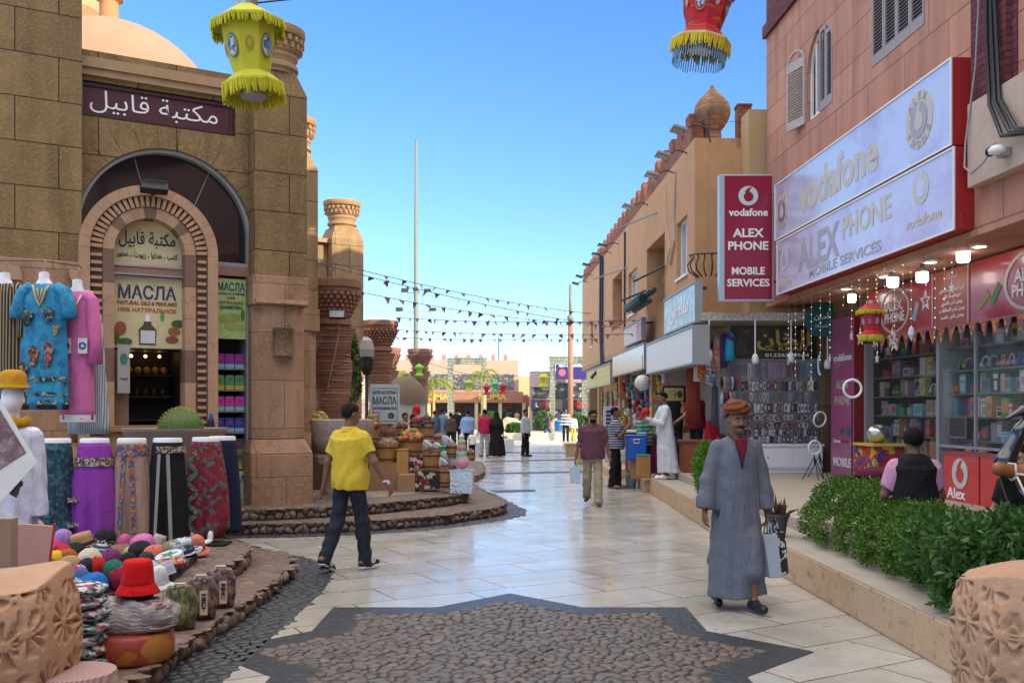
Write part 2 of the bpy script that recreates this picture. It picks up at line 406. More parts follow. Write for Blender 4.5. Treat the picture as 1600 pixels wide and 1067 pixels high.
GREENL = mat('green_letters', (.02,.13,.09), .5, .1)
_cm = {}
def cm(r, g, b, rough=.6, var=.12, **k):
    key = (round(r,3), round(g,3), round(b,3), rough)
    if key not in _cm: _cm[key] = mat('paint_%d_%d_%d_%d' % (r*255, g*255, b*255, rough*100), (r,g,b), rough, var, 9, **k)
    return _cm[key]
# ------------------------------------------------------------------ ground sheets
def floor_mat():
    m, t, p = nodes('marble_floor'); tc = N(t, 'TexCoord'); mp = N(t, 'Mapping'); mp.inputs['Rotation'].default_value = (0,0,R(-30))
    t.links.new(tc.outputs['Object'], mp.inputs[0])
    br = N(t, 'TexBrick', Scale=1.); br.inputs['Mortar Size'].default_value = .008; br.inputs['Mortar Smooth'].default_value = .3
    br.inputs['Brick Width'].default_value = 1.15; br.inputs['Row Height'].default_value = .62; br.offset = .37
    br.inputs['Color1'].default_value = (.38,.37,.345,1); br.inputs['Color2'].default_value = (.45,.44,.415,1); br.inputs['Mortar'].default_value = (.07,.06,.05,1)
    t.links.new(mp.outputs[0], br.inputs['Vector'])
    n = N(t, 'TexNoise', Scale=.9, Detail=10., Roughness=.68, Distortion=1.4); t.links.new(tc.outputs['Object'], n.inputs['Vector'])
    base = mixc(t, 1., br.outputs['Color'], ramp(t, n.outputs['Fac'], .3, .62, (.76,.73,.68), (1,1,1)), 'MULTIPLY')
    n3 = N(t, 'TexNoise', Scale=2.2, Detail=12., Roughness=.75, Distortion=2.5); t.links.new(mp.outputs[0], n3.inputs['Vector'])
    base = mixc(t, ramp(t, n3.outputs['Fac'], .58, .72), base, (.27,.21,.15))
    n4 = N(t, 'TexNoise', Scale=9., Detail=6., Roughness=.7); t.links.new(tc.outputs['Object'], n4.inputs['Vector'])
    base = mixc(t, ramp(t, n4.outputs['Fac'], .63, .68), base, (.12,.10,.085))
    t.links.new(base, p.inputs['Base Color'])
    n2 = N(t, 'TexNoise', Scale=1.6, Detail=7., Roughness=.6); t.links.new(tc.outputs['Object'], n2.inputs['Vector'])
    t.links.new(ramp(t, n2.outputs['Fac'], .3, .75, (.08,)*3, (.34,)*3), p.inputs['Roughness']); p.inputs['Specular IOR Level'].default_value = .75
    nb = N(t, 'TexNoise', Scale=2.5, Detail=4.); t.links.new(tc.outputs['Object'], nb.inputs['Vector']); bumpn(t, p, nb.outputs['Fac'], .12, .02)
    iv = N(t, 'Math', operation='SUBTRACT'); iv.inputs[0].default_value = 1; t.links.new(br.outputs['Fac'], iv.inputs[1]); bumpn(t, p, iv.outputs[0], .5, .006)
    return m
FLOOR = floor_mat()
b = MB(); b.sheet([(-900,-60),(900,-60),(900,1500),(-900,1500)], -.06)
tag(b.build('ground', mat('sandy_ground', (.42,.33,.24), .9, .2, .3, .3)), kind='structure')
b = MB(); b.sheet([(-12,-8),(12,-8),(12,46),(-12,46)], 0)
tag(b.build('street_paving', FLOOR), kind='structure')
b = MB(); b.sheet([(-70,46),(70,46),(70,125),(-70,125)], .001)
tag(b.build('plaza_paving', mat('plaza_stone', (.52,.49,.44), .35, .12, .6)), kind='structure')
# cobble generator --------------------------------------------------
def clip_poly(poly, nx, ny, c):
    out = []
    for i in range(len(poly)):
        a, b2 = poly[i], poly[(i+1) % len(poly)]
        da, db = a[0]*nx+a[1]*ny-c, b2[0]*nx+b2[1]*ny-c
        if da <= 0: out.append(a)
        if (da < 0) != (db < 0) and da != db:
            t = da/(da-db); out.append((a[0]+(b2[0]-a[0])*t, a[1]+(b2[1]-a[1])*t))
    return out
def cobbles(mb, inside, bounds, s, mp, h=.02, jit=.38, gap=.005, asp=1.0, wrap=False, hj=.4):
    x0, x1, y0, y1 = bounds; sx, sy = s*asp, s
    nx, ny = int((x1-x0)/sx)+1, int((y1-y0)/sy)+1; S = {}
    for i in range(-2, nx+3):
        for j in range(-2, ny+3):
            S[i,j] = (x0+(i+.5*(j % 2)+rng.uniform(-jit,jit))*sx, y0+(j+.5+rng.uniform(-jit,jit))*sy)
    for i in range(0, nx+1):
        for j in range(0, ny+1):
            c = S[i,j]
            if not inside(*c): continue
            P = [(c[0]-sx*1.3,c[1]-sy*1.3),(c[0]+sx*1.3,c[1]-sy*1.3),(c[0]+sx*1.3,c[1]+sy*1.3),(c[0]-sx*1.3,c[1]+sy*1.3)]
            for di in (-2,-1,0,1,2):
                for dj in (-2,-1,0,1,2):
                    q = S.get((i+di,j+dj))
                    if q is None or (di == 0 and dj == 0): continue
                    n_ = (q[0]-c[0], q[1]-c[1]); L = math.hypot(*n_)
                    n_ = (n_[0]/L, n_[1]/L); P = clip_poly(P, n_[0], n_[1], (n_[0]*(q[0]+c[0])+n_[1]*(q[1]+c[1]))/2 - gap)
                    if len(P) < 3: break
                if len(P) < 3: break
            if len(P) < 3: continue
            Q = []
            for k in range(len(P)):
                a, e = P[k], P[(k+1) % len(P)]
                Q += [(a[0]*.75+e[0]*.25, a[1]*.75+e[1]*.25), (a[0]*.25+e[0]*.75, a[1]*.25+e[1]*.75)]
            if not wrap: pass
            g = (sum(p[0] for p in Q)/len(Q), sum(p[1] for p in Q)/len(Q)); n = len(Q)
            hh = h*(1+rng.uniform(-hj,hj)); tx, ty = rng.uniform(-.25,.25)*hh/s, rng.uniform(-.25,.25)*hh/s
            rings = []
            for f_, z_ in ((1.,0),(.93,.55),(.72,.88)):
                rings += [mp(g[0]+(p[0]-g[0])*f_, g[1]+(p[1]-g[1])*f_, hh*z_+(tx*(p[0]-g[0])+ty*(p[1]-g[1]))*(z_ > 0)) for p in Q]
            rings.append(mp(g[0], g[1], hh))
            fs = []
            for r_ in range(2):
                for k in range(n): fs.append((r_*n+k, r_*n+(k+1) % n, (r_+1)*n+(k+1) % n, (r_+1)*n+k))
            for k in range(n): fs.append((2*n+k, 2*n+(k+1) % n, 3*n))
            mb.add(rings, fs)
def in_poly(poly):
    def f(x, y):
        c = False; n = len(poly)
        for i in range(n):
            a, e = poly[i], poly[(i+1) % n]
            if (a[1] > y) != (e[1] > y) and x < (e[0]-a[0])*(y-a[1])/(e[1]-a[1])+a[0]: c = not c
        return c
    return f
# eight pointed star ------------------------------------------------
SC = (-.02, 6.82)
def star(r):
    P = []
    ri = r*math.cos(R(45))/math.cos(R(22.5))
    for k in range(8):
        a = R(45*k); P.append((SC[0]+r*math.cos(a), SC[1]+r*math.sin(a))); a += R(22.5); P.append((SC[0]+ri*math.cos(a), SC[1]+ri*math.sin(a)))
    return P
so, si = star(2.17), star(1.80)
b = MB(); b.add([(p[0],p[1],.004) for p in so]+[(p[0],p[1],.004) for p in si], [(i,(i+1)%16,16+(i+1)%16,16+i) for i in range(16)])
tag(b.build('basalt_star_border_road', mat('basalt_slab', (.022,.026,.033), .4, .35, 8, .5, 14, c2=(.05,.05,.052), dist=.03)), kind='structure')
b = MB(); b.sheet(si, .003); tag(b.build('cobble_bed_road', mat('mortar', (.05,.04,.033), .9, .3, 20)), kind='structure')
def stone_attr_mat(name, cols, rough=.6):
    m, t, p = nodes(name); g = N(t, 'NewGeometry'); tc = N(t, 'TexCoord')
    r = t.nodes.new('ShaderNodeValToRGB'); e = r.color_ramp.elements
    while len(e) < len(cols): e.new(.5)
    for i, c in enumerate(cols): e[i].position = i/(len(cols)-1); e[i].color = c4(c)
    t.links.new(g.outputs['Random Per Island'], r.inputs[0])
    n = N(t, 'TexNoise', Scale=18., Detail=6., Roughness=.7); t.links.new(tc.outputs['Object'], n.inputs['Vector'])
    t.links.new(mixc(t, 1., r.outputs[0], ramp(t, n.outputs['Fac'], .3, .7, (.6,.6,.6), (1.15,1.1,1.05)), 'MULTIPLY'), p.inputs['Base Color'])
    p.inputs['Roughness'].default_value = rough
    n = N(t, 'TexNoise', Scale=55., Detail=5.); t.links.new(tc.outputs['Object'], n.inputs['Vector']); bumpn(t, p, n.outputs['Fac'], .4, .01)
    return m
PEB = stone_attr_mat('pebbles', [(.075,.055,.047),(.11,.085,.072),(.08,.076,.078),(.13,.085,.062),(.10,.092,.095),(.055,.042,.037),(.135,.12,.105)], .5)
b = MB(); cobbles(b, in_poly(star(1.79)), (-2.1,2.1,5.6,9.0), .068, lambda x,y,h: (x,y,.002+h), .011, gap=.0035, jit=.45, asp=1.45, hj=.6)
tag(b.build('cobble_paving', PEB, smooth=True), kind='structure')
# steps -------------------------------------------------------------
def smooth_path(P, n=2):
    for _ in range(n):
        Q = [P[0]]
        for a, c in zip(P, P[1:]): Q += [(a[0]*.75+c[0]*.25, a[1]*.75+c[1]*.25), (a[0]*.25+c[0]*.75, a[1]*.25+c[1]*.75)]
        P = Q+[P[-1]]
    return P
def offset_path(P, d):
    out = []
    for i, p in enumerate(P):
        a, c = P[max(i-1,0)], P[min(i+1,len(P)-1)]; t = Vector((c[0]-a[0], c[1]-a[1])).normalized(); out.append((p[0]+t.y*d, p[1]-t.x*d))
    return out
def ribbon(P, w): 
    Q = offset_path(P, w); n = len(P)
    return [(p[0],p[1],.004) for p in P]+[(p[0],p[1],.004) for p in Q], [(i,i+1,n+i+1,n+i) for i in range(n-1)]
STEPM = stone_attr_mat('step_stones', [(.135,.088,.07),(.17,.112,.087),(.115,.085,.074),(.2,.14,.108),(.15,.105,.09)], .7)
TOPM = mat('crazy_top', (.24,.16,.125), .75, .3, 5, .6, 16, c2=(.17,.13,.115), c2fac=(.48,.56), dist=.03)
def step(name, path, back, z0, z1, label):
    P = smooth_path(path); top = P+back
    b = MB(); b.prism(offset_path(P, -.03)+back, z0, z1-.008); o = b.build(name, mat('step_core', (.11,.08,.065), .9, .3, 15)); tag(o, kind='structure')
    if z0 > .14 and z1 < .33: b = MB(); b.sheet(offset_path(P, -.75)+back, z1-.004); tag(b.build('platform_paving', FLOOR), kind='structure')
    # stones on the riser, laid along the edge
    L = [0]
    for a, c in zip(P, P[1:]): L.append(L[-1]+math.hypot(c[0]-a[0], c[1]-a[1]))
    def mp(u, v, h):
        u = min(max(u, 0), L[-1]-1e-4); i = max(k for k in range(len(L)) if L[k] <= u); i = min(i, len(P)-2); f = (u-L[i])/(L[i+1]-L[i])
        p = (P[i][0]+(P[i+1][0]-P[i][0])*f, P[i][1]+(P[i+1][1]-P[i][1])*f)
        t = Vector((P[i+1][0]-P[i][0], P[i+1][1]-P[i][1])).normalized()
        return (p[0]+t.y*(h-.03), p[1]-t.x*(h-.03), z0+min(max(v,0), z1-z0))
    s = MB(); hgt = z1-z0
    cobbles(s, lambda u, v: 0 < u < L[-1] and 0 < v < hgt, (0, L[-1], 0, hgt), .098, mp, .046, jit=.36, gap=.004, asp=1.15)
    # flat stones on the tread
    xs = [p[0] for p in top]; ys = [p[1] for p in top]
    Pi = offset_path(P, -.0)+back
    def near(x, y): return in_p(x, y) and min((x-p[0])**2+(y-p[1])**2 for p in P) < .85**2
    in_p = in_poly(Pi)
    Pd = []
    for a, c in zip(P, P[1:]):
        n = max(1, int(math.hypot(c[0]-a[0], c[1]-a[1])/.2)); Pd += [(a[0]+(c[0]-a[0])*k/n, a[1]+(c[1]-a[1])*k/n) for k in range(n)]
    P2 = Pd
    def near(x, y): return in_p(x, y) and min((x-p[0])**2+(y-p[1])**2 for p in P2) < .75**2
    cobbles(s, near, (min(p[0] for p in P)-.1, max(p[0] for p in P)+.1, min(p[1] for p in P)-.1, max(p[1] for p in P)+.1), .13, lambda x,y,h: (x,y,z1-.012+h), .008, gap=.004, asp=1.1, hj=.3)
    tag(s.build(name+'_stone_path', STEPM, smooth=True), kind='structure')
    return P
L1 = step('lower_step_pavement', [(-2.30,3.0),(-2.24,6.0),(-2.2,8.4),(-2.2,9.4),(-2.33,10.3),(-2.75,11.0),(-3.4,11.45),(-4.3,11.7),(-6.5,11.8)], [(-6.5,3.0)], 0, .14, '')
step('upper_step_pavement', [(-2.78,3.0),(-2.72,6.0),(-2.66,8.4),(-2.62,9.6),(-2.8,10.3),(-3.2,10.75),(-3.9,11.05),(-6.4,11.2)], [(-6.4,3.0)], .132, .30, '')
M1 = step('middle_lower_step_pavement', [(-6,12.95),(-3.9,13.15),(-2.5,13.35),(-1.3,14.0),(-.55,14.95),(-.16,15.6),(-.08,16.3),(-.3,17.3),(-.75,19.8)], [(-6,19.8)], 0, .16, '')
step('middle_upper_step_pavement', [(-6,13.3),(-3.7,13.5),(-2.6,13.95),(-1.75,14.75),(-1.1,15.55),(-.8,16.05),(-.75,16.7),(-1.0,19.5)], [(-6,19.5)], .152, .32, '')
step('far_lower_step_pavement', [(-6,21.0),(-2.0,21.2),(-1.0,22.2),(-.7,24),(-.8,28),(-1.2,30)], [(-6,30)], 0, .15, '')
b = MB()
for P, wd in ((L1,.40),(M1,.34)):
    b.add(*ribbon(P, wd))
tag(b.build('basalt_apron_path', stone_attr_mat('basalt_setts', [(.015,.017,.022),(.02,.022,.03),(.018,.018,.02)], .4)), kind='structure')
b = MB()
for P, wd in ((L1,.40),(M1,.34)):
    Q = offset_path(P, wd); poly = P+Q[::-1]
    xs = [p[0] for p in poly]; ys = [p[1] for p in poly]
    cobbles(b, in_poly(poly), (max(min(xs),-5), max(xs), min(ys), max(ys)), .085, lambda x,y,h: (x,y,.002+h), .009, gap=.004, jit=.25, asp=1.3)
tag(b.build('basalt_sett_path', stone_attr_mat('basalt_sett', [(.014,.017,.022),(.028,.033,.042),(.02,.021,.024),(.038,.042,.05),(.018,.019,.022)], .42), smooth=True), kind='structure')
b = MB()
b.add(*[[(x,y,.004) for x,y in ((-.6,25.6),(2.4,26.4),(2.4,27.0),(-.6,26.2),(-.9,31.5),(2.6,33),(2.6,33.7),(-.9,32.2),(-.3,19.9),(.5,20.2),(.5,20.7),(-.5,20.5),(-1.0,38),(2.6,38),(2.6,38.8),(-1.0,38.8))]], [(0,1,2,3),(4,5,6,7),(8,9,10,11),(12,13,14,15)])
tag(b.build('dark_band_road', COB_D), kind='structure')
# kerb, planter and raised pavement on the sunny side -----------------
PLASTER = mat('kerb_plaster', (.48,.33,.2), .85, .2, 3, .6, 25, c2=(.24,.165,.105), c2fac=(.55,.68))
KTOP = mat('kerb_concrete', (.33,.29,.24), .8, .2, 3, .35, 30)
b = MB(); b.prism([(2.9,2.0),(3.3,2.0),(3.3,11.2),(3.34,20.0),(2.86,20.0),(2.80,14.5),(2.79,9.9),(2.86,6.1)], 0, .318); 
b.prism([(2.78,20.003),(3.4,20.003),(3.4,21.4),(2.78,21.4)], 0, .24)
o = b.build('pavement_kerb', PLASTER, bevel=.012); tag(o, kind='structure')
b = MB(); b.prism([(2.905,2.0),(3.296,2.0),(3.296,11.2),(3.336,19.99),(2.865,19.99),(2.805,14.5),(2.795,9.9),(2.865,6.1)], .3185, .324)
tag(b.build('kerb_top_pavement', KTOP), kind='structure')
b = MB(); b.prism([(3.303,9.0),(3.32,20.0),(3.42,20.0),(3.42,22.0),(3.2,45),(9,45),(9,1.5),(4.3,1.5),(4.3,9.0)], 0, .45)
tag(b.build('raised_pavement', mat('slab_pavement', (.36,.31,.25), .6, .2, 1.5, .3, 12)), kind='structure')
b = MB(); b.prism([(3.303,1.5),(4.297,1.5),(4.297,8.997),(3.303,8.997)], 0, .36)
tag(b.build('planter_soil_ground', mat('soil', (.09,.06,.04), .95, .3, 12, .8, 40)), kind='structure')
b = MB(); b.prism([(2.45,24),(3.1,24),(3.0,44),(2.35,44)], 0, .22)
tag(b.build('far_kerb', PLASTER), kind='structure')
for k, (x, y) in enumerate(((2.3,30.5),(2.25,36))):
    b = MB(); b.cbox((x,y,.2), (.5,.55,.4)); b.cbox((x,y,.43), (.56,.61,.06))
    tag(b.build('stone_bollard', PLASTER, bevel=.02), ['tan stone bollard block on the far kerb, the closer one', 'tan stone bollard block on the far kerb by the striped shirt man'][k], 'bollard')
# carved stone blocks in front ---------------------------------------
def carved(cx, cy, label, seed):
    r_ = random.Random(seed); hw, hh = .375, .86
    s = SDF((cx-.6, cy-.6, -.03), (cx+.6, cy+.6, 1.05), .0095)
    def body(X, Y, Z):
        f = 1-.18*np.clip((Z-.62)/.35, 0, 1)**1.5-.05*np.clip((.55-Z)/.6, 0, 1)
        x, y = np.abs(X-cx)/f, np.abs(Y-cy)/f
        d = np.maximum(np.maximum(x, y)-hw, (x+y)*.7071-hw*1.16)
        d = np.maximum(d, Z-hh-.04*np.sin(7*X)*np.cos(6*Y)); d = np.maximum(d, -Z-.02)
        return d+.010*np.sin(9*X+3*Z)*np.sin(8*Z+2*Y)
    s.fn(body)
    def dent(X, Y, Z):
        ax, ay = np.abs(X-cx), np.abs(Y-cy)
        U = np.where(ax > ay, Y-cy, X-cx)+.0*Z; V = Z+0*U
        best = np.zeros(np.broadcast(U, V).shape, 'f')
        for i in range(-2, 3):
            for j in range(0, 4):
                fx, fz = (i+.5*(j % 2))*.27+r_.uniform(-.03,.03), .1+j*.245+r_.uniform(-.03,.03)
                du, dv = U-fx, V-fz; rr = np.sqrt(du**2+dv**2); th = np.arctan2(dv, du)+r_.uniform(0,1)
                pet = np.clip((np.cos(th*10)+.15)*2.5, 0, 1)*np.clip((rr-.022)/.012, 0, 1)*np.clip((.125-rr)/.02, 0, 1)
                best = np.maximum(best, pet)
        best *= (Z < hh-.05)
        return best*.03
    s.disp(dent)
    o = s.build('carved_stone_block', mat('carved_sandstone', (.42,.25,.155), .9, .22, 4, .5, 45, c2=(.30,.18,.12), c2fac=(.55,.75)))
    o.location = (0, 0, 0); tag(o, label, 'stone block')
carved(2.76, 5.0, 'carved flower stone block at the end of the hedge kerb', 3)
carved(-2.72, 5.0, 'carved flower stone block beside the heap of hats', 5)
# ------------------------------------------------------------------ the bookshop pavilion with the arch
FL = Fr(-3.81, 14.2, R(30))
OLIVE = blockmat('olive_blocks', (.255,.168,.078), (.04,.028,.018), 1.05, .585, .007, .32, c2=(.38,.265,.105), bump=.6, bumpn_scale=28, c2fac=(.5,.7), jd=.8)
PINKB = blockmat('pink_blocks', (.40,.235,.14), (.19,.12,.085), .9, .72, .006, .35, c2=(.42,.28,.19), bump=.4, c2fac=(.48,.7))
PINK = mat('pink_sandstone', (.41,.245,.15), .85, .25, 3, .4, 30, c2=(.29,.18,.125))
BROWN = mat('brown_sandstone', (.17,.10,.07), .8, .25, 4, .4, 30)
CAPM = mat('capital_stone', (.36,.23,.12), .85, .25, 5, .4, 40)
DGLASS = mat('dark_glass', (.012,.012,.016), .06, .3, 1.5, spec=.8)
def archpanel(mb, xc, r, zs, x0, x1, zt, y0, y1, n=28):
    pts = [(xc-r*math.cos(PI*i/n), zs+r*math.sin(PI*i/n)) for i in range(n+1)]
    if x0 < xc-r: mb.box(x0, xc-r, y0, y1, zs, zt)
    if x1 > xc+r: mb.box(xc+r, x1, y0, y1, zs, zt)
    vs = []
    for x, z in pts: vs += [(x,y0,z),(x,y0,zt),(x,y1,zt),(x,y1,z)]
    fs = []
    for i in range(n):
        a, c = 4*i, 4*i+4
        fs += [(a,c,c+1,a+1),(a+1,c+1,c+2,a+2),(a+2,c+2,c+3,a+3),(a+3,c+3,c,a)]
    mb.add(vs, fs)
def ring(mb, xc, zc, r0, r1, y0, y1, n, a0=0, a1=PI, gap=.0, mats=None, sub=3):
    for k in range(n):
        b0 = a0+(a1-a0)*k/n; b1 = a0+(a1-a0)*(k+1)/n; g = gap/r1
        b0 += g/2; b1 -= g/2
        if mats: mb.mi = mats[k % len(mats)]
        pts = [(xc+r1*math.cos(b0+(b1-b0)*i/sub), zc+r1*math.sin(b0+(b1-b0)*i/sub)) for i in range(sub+1)]
        pts += [(xc+r0*math.cos(b1+(b0-b1)*i/sub), zc+r0*math.sin(b1+(b0-b1)*i/sub)) for i in range(sub+1)]
        vs = [(p[0],y0,p[1]) for p in pts]+[(p[0],y1,p[1]) for p in pts]; m = len(pts)
        fs = [tuple(range(m)), tuple(range(2*m-1,m-1,-1))]+[(i,m+i,m+(i+1)%m,(i+1)%m) for i in range(m)]
        mb.add(vs, fs)
    mb.mi = 0
def pillar(mbs, x0, x1, y0, d, ztop=6.85, round_cap=True, cap=None):
    """lower pink part, upper olive part; mbs = (olive, pink)"""
    o, p = mbs
    ch = .09
    def poly(x0, x1, y0, y1, c): return [(x0+c,y0),(x1-c,y0),(x1,y0+c),(x1,y1),(x0,y1),(x0,y0+c)]
    o.prism(poly(x0,x1,y0,y0+d,.004), 3.72, ztop-.38)
    o.hexa([(x0,y0,ztop-.38),(x1,y0,ztop-.38),(x1,y0+d,ztop-.38),(x0,y0+d,ztop-.38),(x0+.14,y0+.14,ztop),(x1-.14,y0+.14,ztop),(x1-.14,y0+d-.14,ztop),(x0+.14,y0+d-.14,ztop)])
    p.prism(poly(x0-.03,x1+.03,y0-.03,y0+d,.02), 3.28, 3.717)
    p.prism(poly(x0-.005,x1+.005,y0-.005,y0+d,.16), 1.28, 3.277)
    a = poly(x0-.01,x1+.01,y0-.01,y0+d,.16); c = poly(x0-.07,x1+.07,y0-.1,y0+d,.02)
    p.add([(q[0],q[1],1.277) for q in a]+[(q[0],q[1],1.06) for q in c], [tuple(range(6)), tuple(range(11,5,-1))]+[(i,6+i,6+(i+1)%6,(i+1)%6) for i in range(6)])
    p.prism(c, .15, 1.057)
def capital(name, parent, x, y, z, s=1.0, m=None, dent=22):
    b = MB(); b.lathe([(.33,0),(.33,.04),(.38,.07),(.38,.12),(.34,.15),(.35,.22),(.37,.24),(.37,.28),(.36,.30),(.40,.33),(.40,.55),(.46,.56),(.485,.60),(.485,.68),(.45,.70)], 40, (0,0,0))
    me = b; d = MB()
    for row, (zz, r0) in enumerate(((.36,.405),(.455,.43))):
        for k in range(dent):
            a = 2*PI*(k+.5*row)/dent; d.cbox((math.cos(a)*(r0+.012), math.sin(a)*(r0+.012), zz+.035), (.06,.055,.075), a)
    o = me.build(name, m or CAPM, parent, 'a', (x,y,z)); o.scale = (s,s,s)
    q = d.build('dentil_course', m or CAPM, o)
    return o
bld = FL.thing('stone_bookshop', 'olive stone bookshop pavilion with a great arch, dome behind and carved portal', 'shop building')
o, p = MB(), MB()
# facade around the great arch (wall plane at y .3)
ac, ar, azs = -1.17, 1.205, 4.27
archpanel(o, ac, ar, azs, -2.36, .02, 5.80, .3, .62)
o.box(-2.36, .02, .3, .62, 6.30, 6.72)                       # parapet band
o.box(-2.36, -2.3, .3, .62, 5.803, 6.297); o.box(-.2, .02, .3, .62, 5.803, 6.297); o.box(-2.3, -.2, .42, .62, 5.803, 6.297)
o.box(-4.2, .78, .63, 5.5, 3.7, 6.71)                        # body behind
p.box(-4.2, .78, 1.35, 5.5, .15, 3.698)
facade = o.build('facade_wall', OLIVE, bld)
p.build('lower_wall', PINKB, bld)
b = MB(); b.box(-2.36, .02, .2, .299, 6.46, 6.60); b.box(-2.36, .02, .24, .299, 6.36, 6.457); b.build('cornice', CAPM, bld)
b = MB(); ring(b, ac, azs, ar+.004, ar+.30, .275, .298, 15, gap=.008); b.build('arch_voussoir_ring', OLIVE, bld)
b = MB(); ring(b, ac, azs, ar-.05, ar+.002, .33, .5, 24); b.box(ac-ar+.0, ac+ar, .36, .5, 3.86, 3.92)
b.box(ac+ar-.05, ac+ar, .34, .5, 3.92, 4.27)
w_ = b.build('arch_window', GREYM, bld)
b = MB(); n = 24
b.prismy([(ac+ar*math.cos(PI*i/n), azs+ar*math.sin(PI*i/n)) for i in range(n+1)]+[(ac-ar,3.9),(ac+ar,3.9)], .46, .47); b.build('pane', DGLASS, w_)
b = MB()
for a in (58, 112): b.tube([(ac+.5*math.cos(R(a)), .452, azs-.3+.5*math.sin(R(a))), (ac+1.18*math.cos(R(a)), .452, azs+1.18*math.sin(R(a)))], .006, 4)
b.build('glazing_bar', GREYM, w_)
# pillars
o, p = MB(), MB(); pillar((o, p), 0, .8, 0, .9); 
pl = o.build('pillar', OLIVE, bld); p.build('pillar_foot', PINKB, pl, bevel=.015)
capital('capital', pl, .4, .42, 6.84)
o, p = MB(), MB(); pillar((o, p), -4.05, -2.34, 0, .9, 8.6)
pl = o.build('pillar', OLIVE, bld); p.build('pillar_foot', PINKB, pl, bevel=.015)
b = MB(); b.prismy([(-2.5,3.6),(-2.3,3.6),(-2.3,3.42),(-2.45,3.42),(-2.5,3.5)], -.09, 0); b.prismy([(-3.6,3.6),(-3.1,3.6),(-3.06,3.42),(-3.6,3.42)], -.09, 0); b.build('bracket_moulding', PINK, bld)
b = MB(); b.box(.0,.78,-.1,-.035,3.30,3.36); b.build('pillar_ledge', PINK, bld)
# signboard on the parapet
b = MB(); b.box(-2.3, -.24, .36, .42, 5.84, 6.27); sg = b.build('signboard', WINEW, bld)
b = MB(); b.box(-2.3,-.24,.335,.36,6.235,6.28); b.box(-2.3,-.24,.335,.36,5.82,5.86); b.box(-.275,-.24,.335,.36,5.86,6.235)
for i in range(14): b.cbox((-2.2+i*.145,.345,6.257), (.02,.03,.05), 0, 0, .5)
b.build('signboard_frame', mat('wine_frame', (.05,.012,.014), .5, .2), sg)
text('signboard_lettering', arab('مكتبة قابيل'), LETW, sg, (-1.33,.352,6.04), width=1.75, height=.33, bold=-.004)
# carved portal
pc, pr, pzs = -1.47, .92, 3.92
b = MB(); ring(b, pc, pzs, pr-.14, pr, -.1, .29, 18, gap=.003)
for sx in (-1, 1): b.box(pc+sx*(pr-.07)-.07, pc+sx*(pr-.07)+.07, -.1, .29, .3, pzs-.002)
por = b.build('portal_arch', PINK, bld)
b = MB(); ring(b, pc, pzs, pr-.3, pr-.142, -.02, .29, 1, sub=30)
for sx in (-1, 1): b.box(pc+sx*(pr-.221)-.079, pc+sx*(pr-.221)+.079, -.02, .29, .3, pzs-.002)
b.build('portal_recess_band', BROWN, por)
b = MB()
for k in range(30):
    a = PI*(k+.5)/30; b.cbox((pc+(pr-.22)*math.cos(a), -.045, pzs+(pr-.22)*math.sin(a)), (.145,.07,.045), 0, 0, -a)
for sx in (-1, 1):
    for k in range(34): b.cbox((pc+sx*(pr-.22), -.045, .4+k*.104), (.145 if sx < 0 else .12,.07,.042))
b.build('portal_dentils', PINK, por)
b = MB(); ring(b, pc, pzs, pr-.45, pr-.302, -.06, .29, 11, gap=.003, mats=[0,0,1])
for sx in (-1, 1):
    for k in range(8): b.mi = 1 if k % 3 == 1 else 0; b.box(pc+sx*(pr-.376)-.074, pc+sx*(pr-.376)+.074, -.06, .29, .3+k*.4525, .3+(k+1)*.4525-.004)
b.mi = 0; b.build('portal_inner_ring', [PINK, BROWN], por)
# floodlight over the portal
fl = FL.thing('floodlight', 'black floodlight bar bolted over the carved portal', 'floodlight')
b = MB(); b.cbox((-1.45,-.24,4.78), (.36,.13,.12), 0, R(-25)); b.build('lamp_housing', BLACK, fl, bevel=.01)
b = MB()
for k in range(13): b.cbox((-1.6+k*.025,-.26,4.845), (.006,.12,.03), 0, R(-25))
b.build('cooling_fins', DARKM, fl)
b = MB(); b.cbox((-1.45,-.15,4.72), (.05,.12,.03)); b.build('bracket', DARKM, fl)
# posters in the portal
PARCH = mat('parchment', (.58,.5,.28), .6, .22, 3, c2=(.36,.25,.1), c2fac=(.56,.74))
d0, d1 = -1.985, -.955
pt = FL.thing('arched_poster', 'parchment arched poster with Arabic shop lettering at the top of the portal', 'poster')
n = 20; ctr = (d0+d1)/2; rr = (d1-d0)/2
b = MB(); b.prismy([(ctr+rr*math.cos(PI*i/n), 3.93+rr*math.sin(PI*i/n)) for i in range(n+1)]+[(d0,3.76),(d1,3.76)], .18, .2); b.build('poster_board', PARCH, pt)
b = MB(); ring(b, ctr, 3.93, rr-.012, rr+.004, .172, .2, 1, sub=24); b.build('poster_rim', STEEL, pt)
text('poster_title', arab('مكتبة قابيل'), LETB, pt, (ctr,.176,4.12), width=.76, height=.24, bold=.012)
text('poster_line', arab('كتب ، هدايا ، زيوت ، عطور'), LETB, pt, (ctr,.176,3.90), width=.82, height=.1, bold=.014)
tr = FL.thing('carved_transom', 'carved copper coloured transom beam between the two portal posters', 'transom')
b = MB(); b.box(d0,d1,.1,.2,3.62,3.74); b.build('beam', mat('copper_carving', (.28,.15,.10), .6, .4, 30, 1., 60, c2=(.14,.07,.05)), tr)
b = MB(); b.box(d0,d1,.085,.1,3.725,3.75); b.box(d0,d1,.085,.1,3.605,3.63); b.build('beam_edge', STEEL, tr)
pt = FL.thing('oil_poster', 'large parchment MASLA oils poster with bottle and argan nuts above the shop door', 'poster')
b = MB(); b.box(d0,d1,.17,.19,2.60,3.58); b.build('poster_board', PARCH, pt)
b = MB()
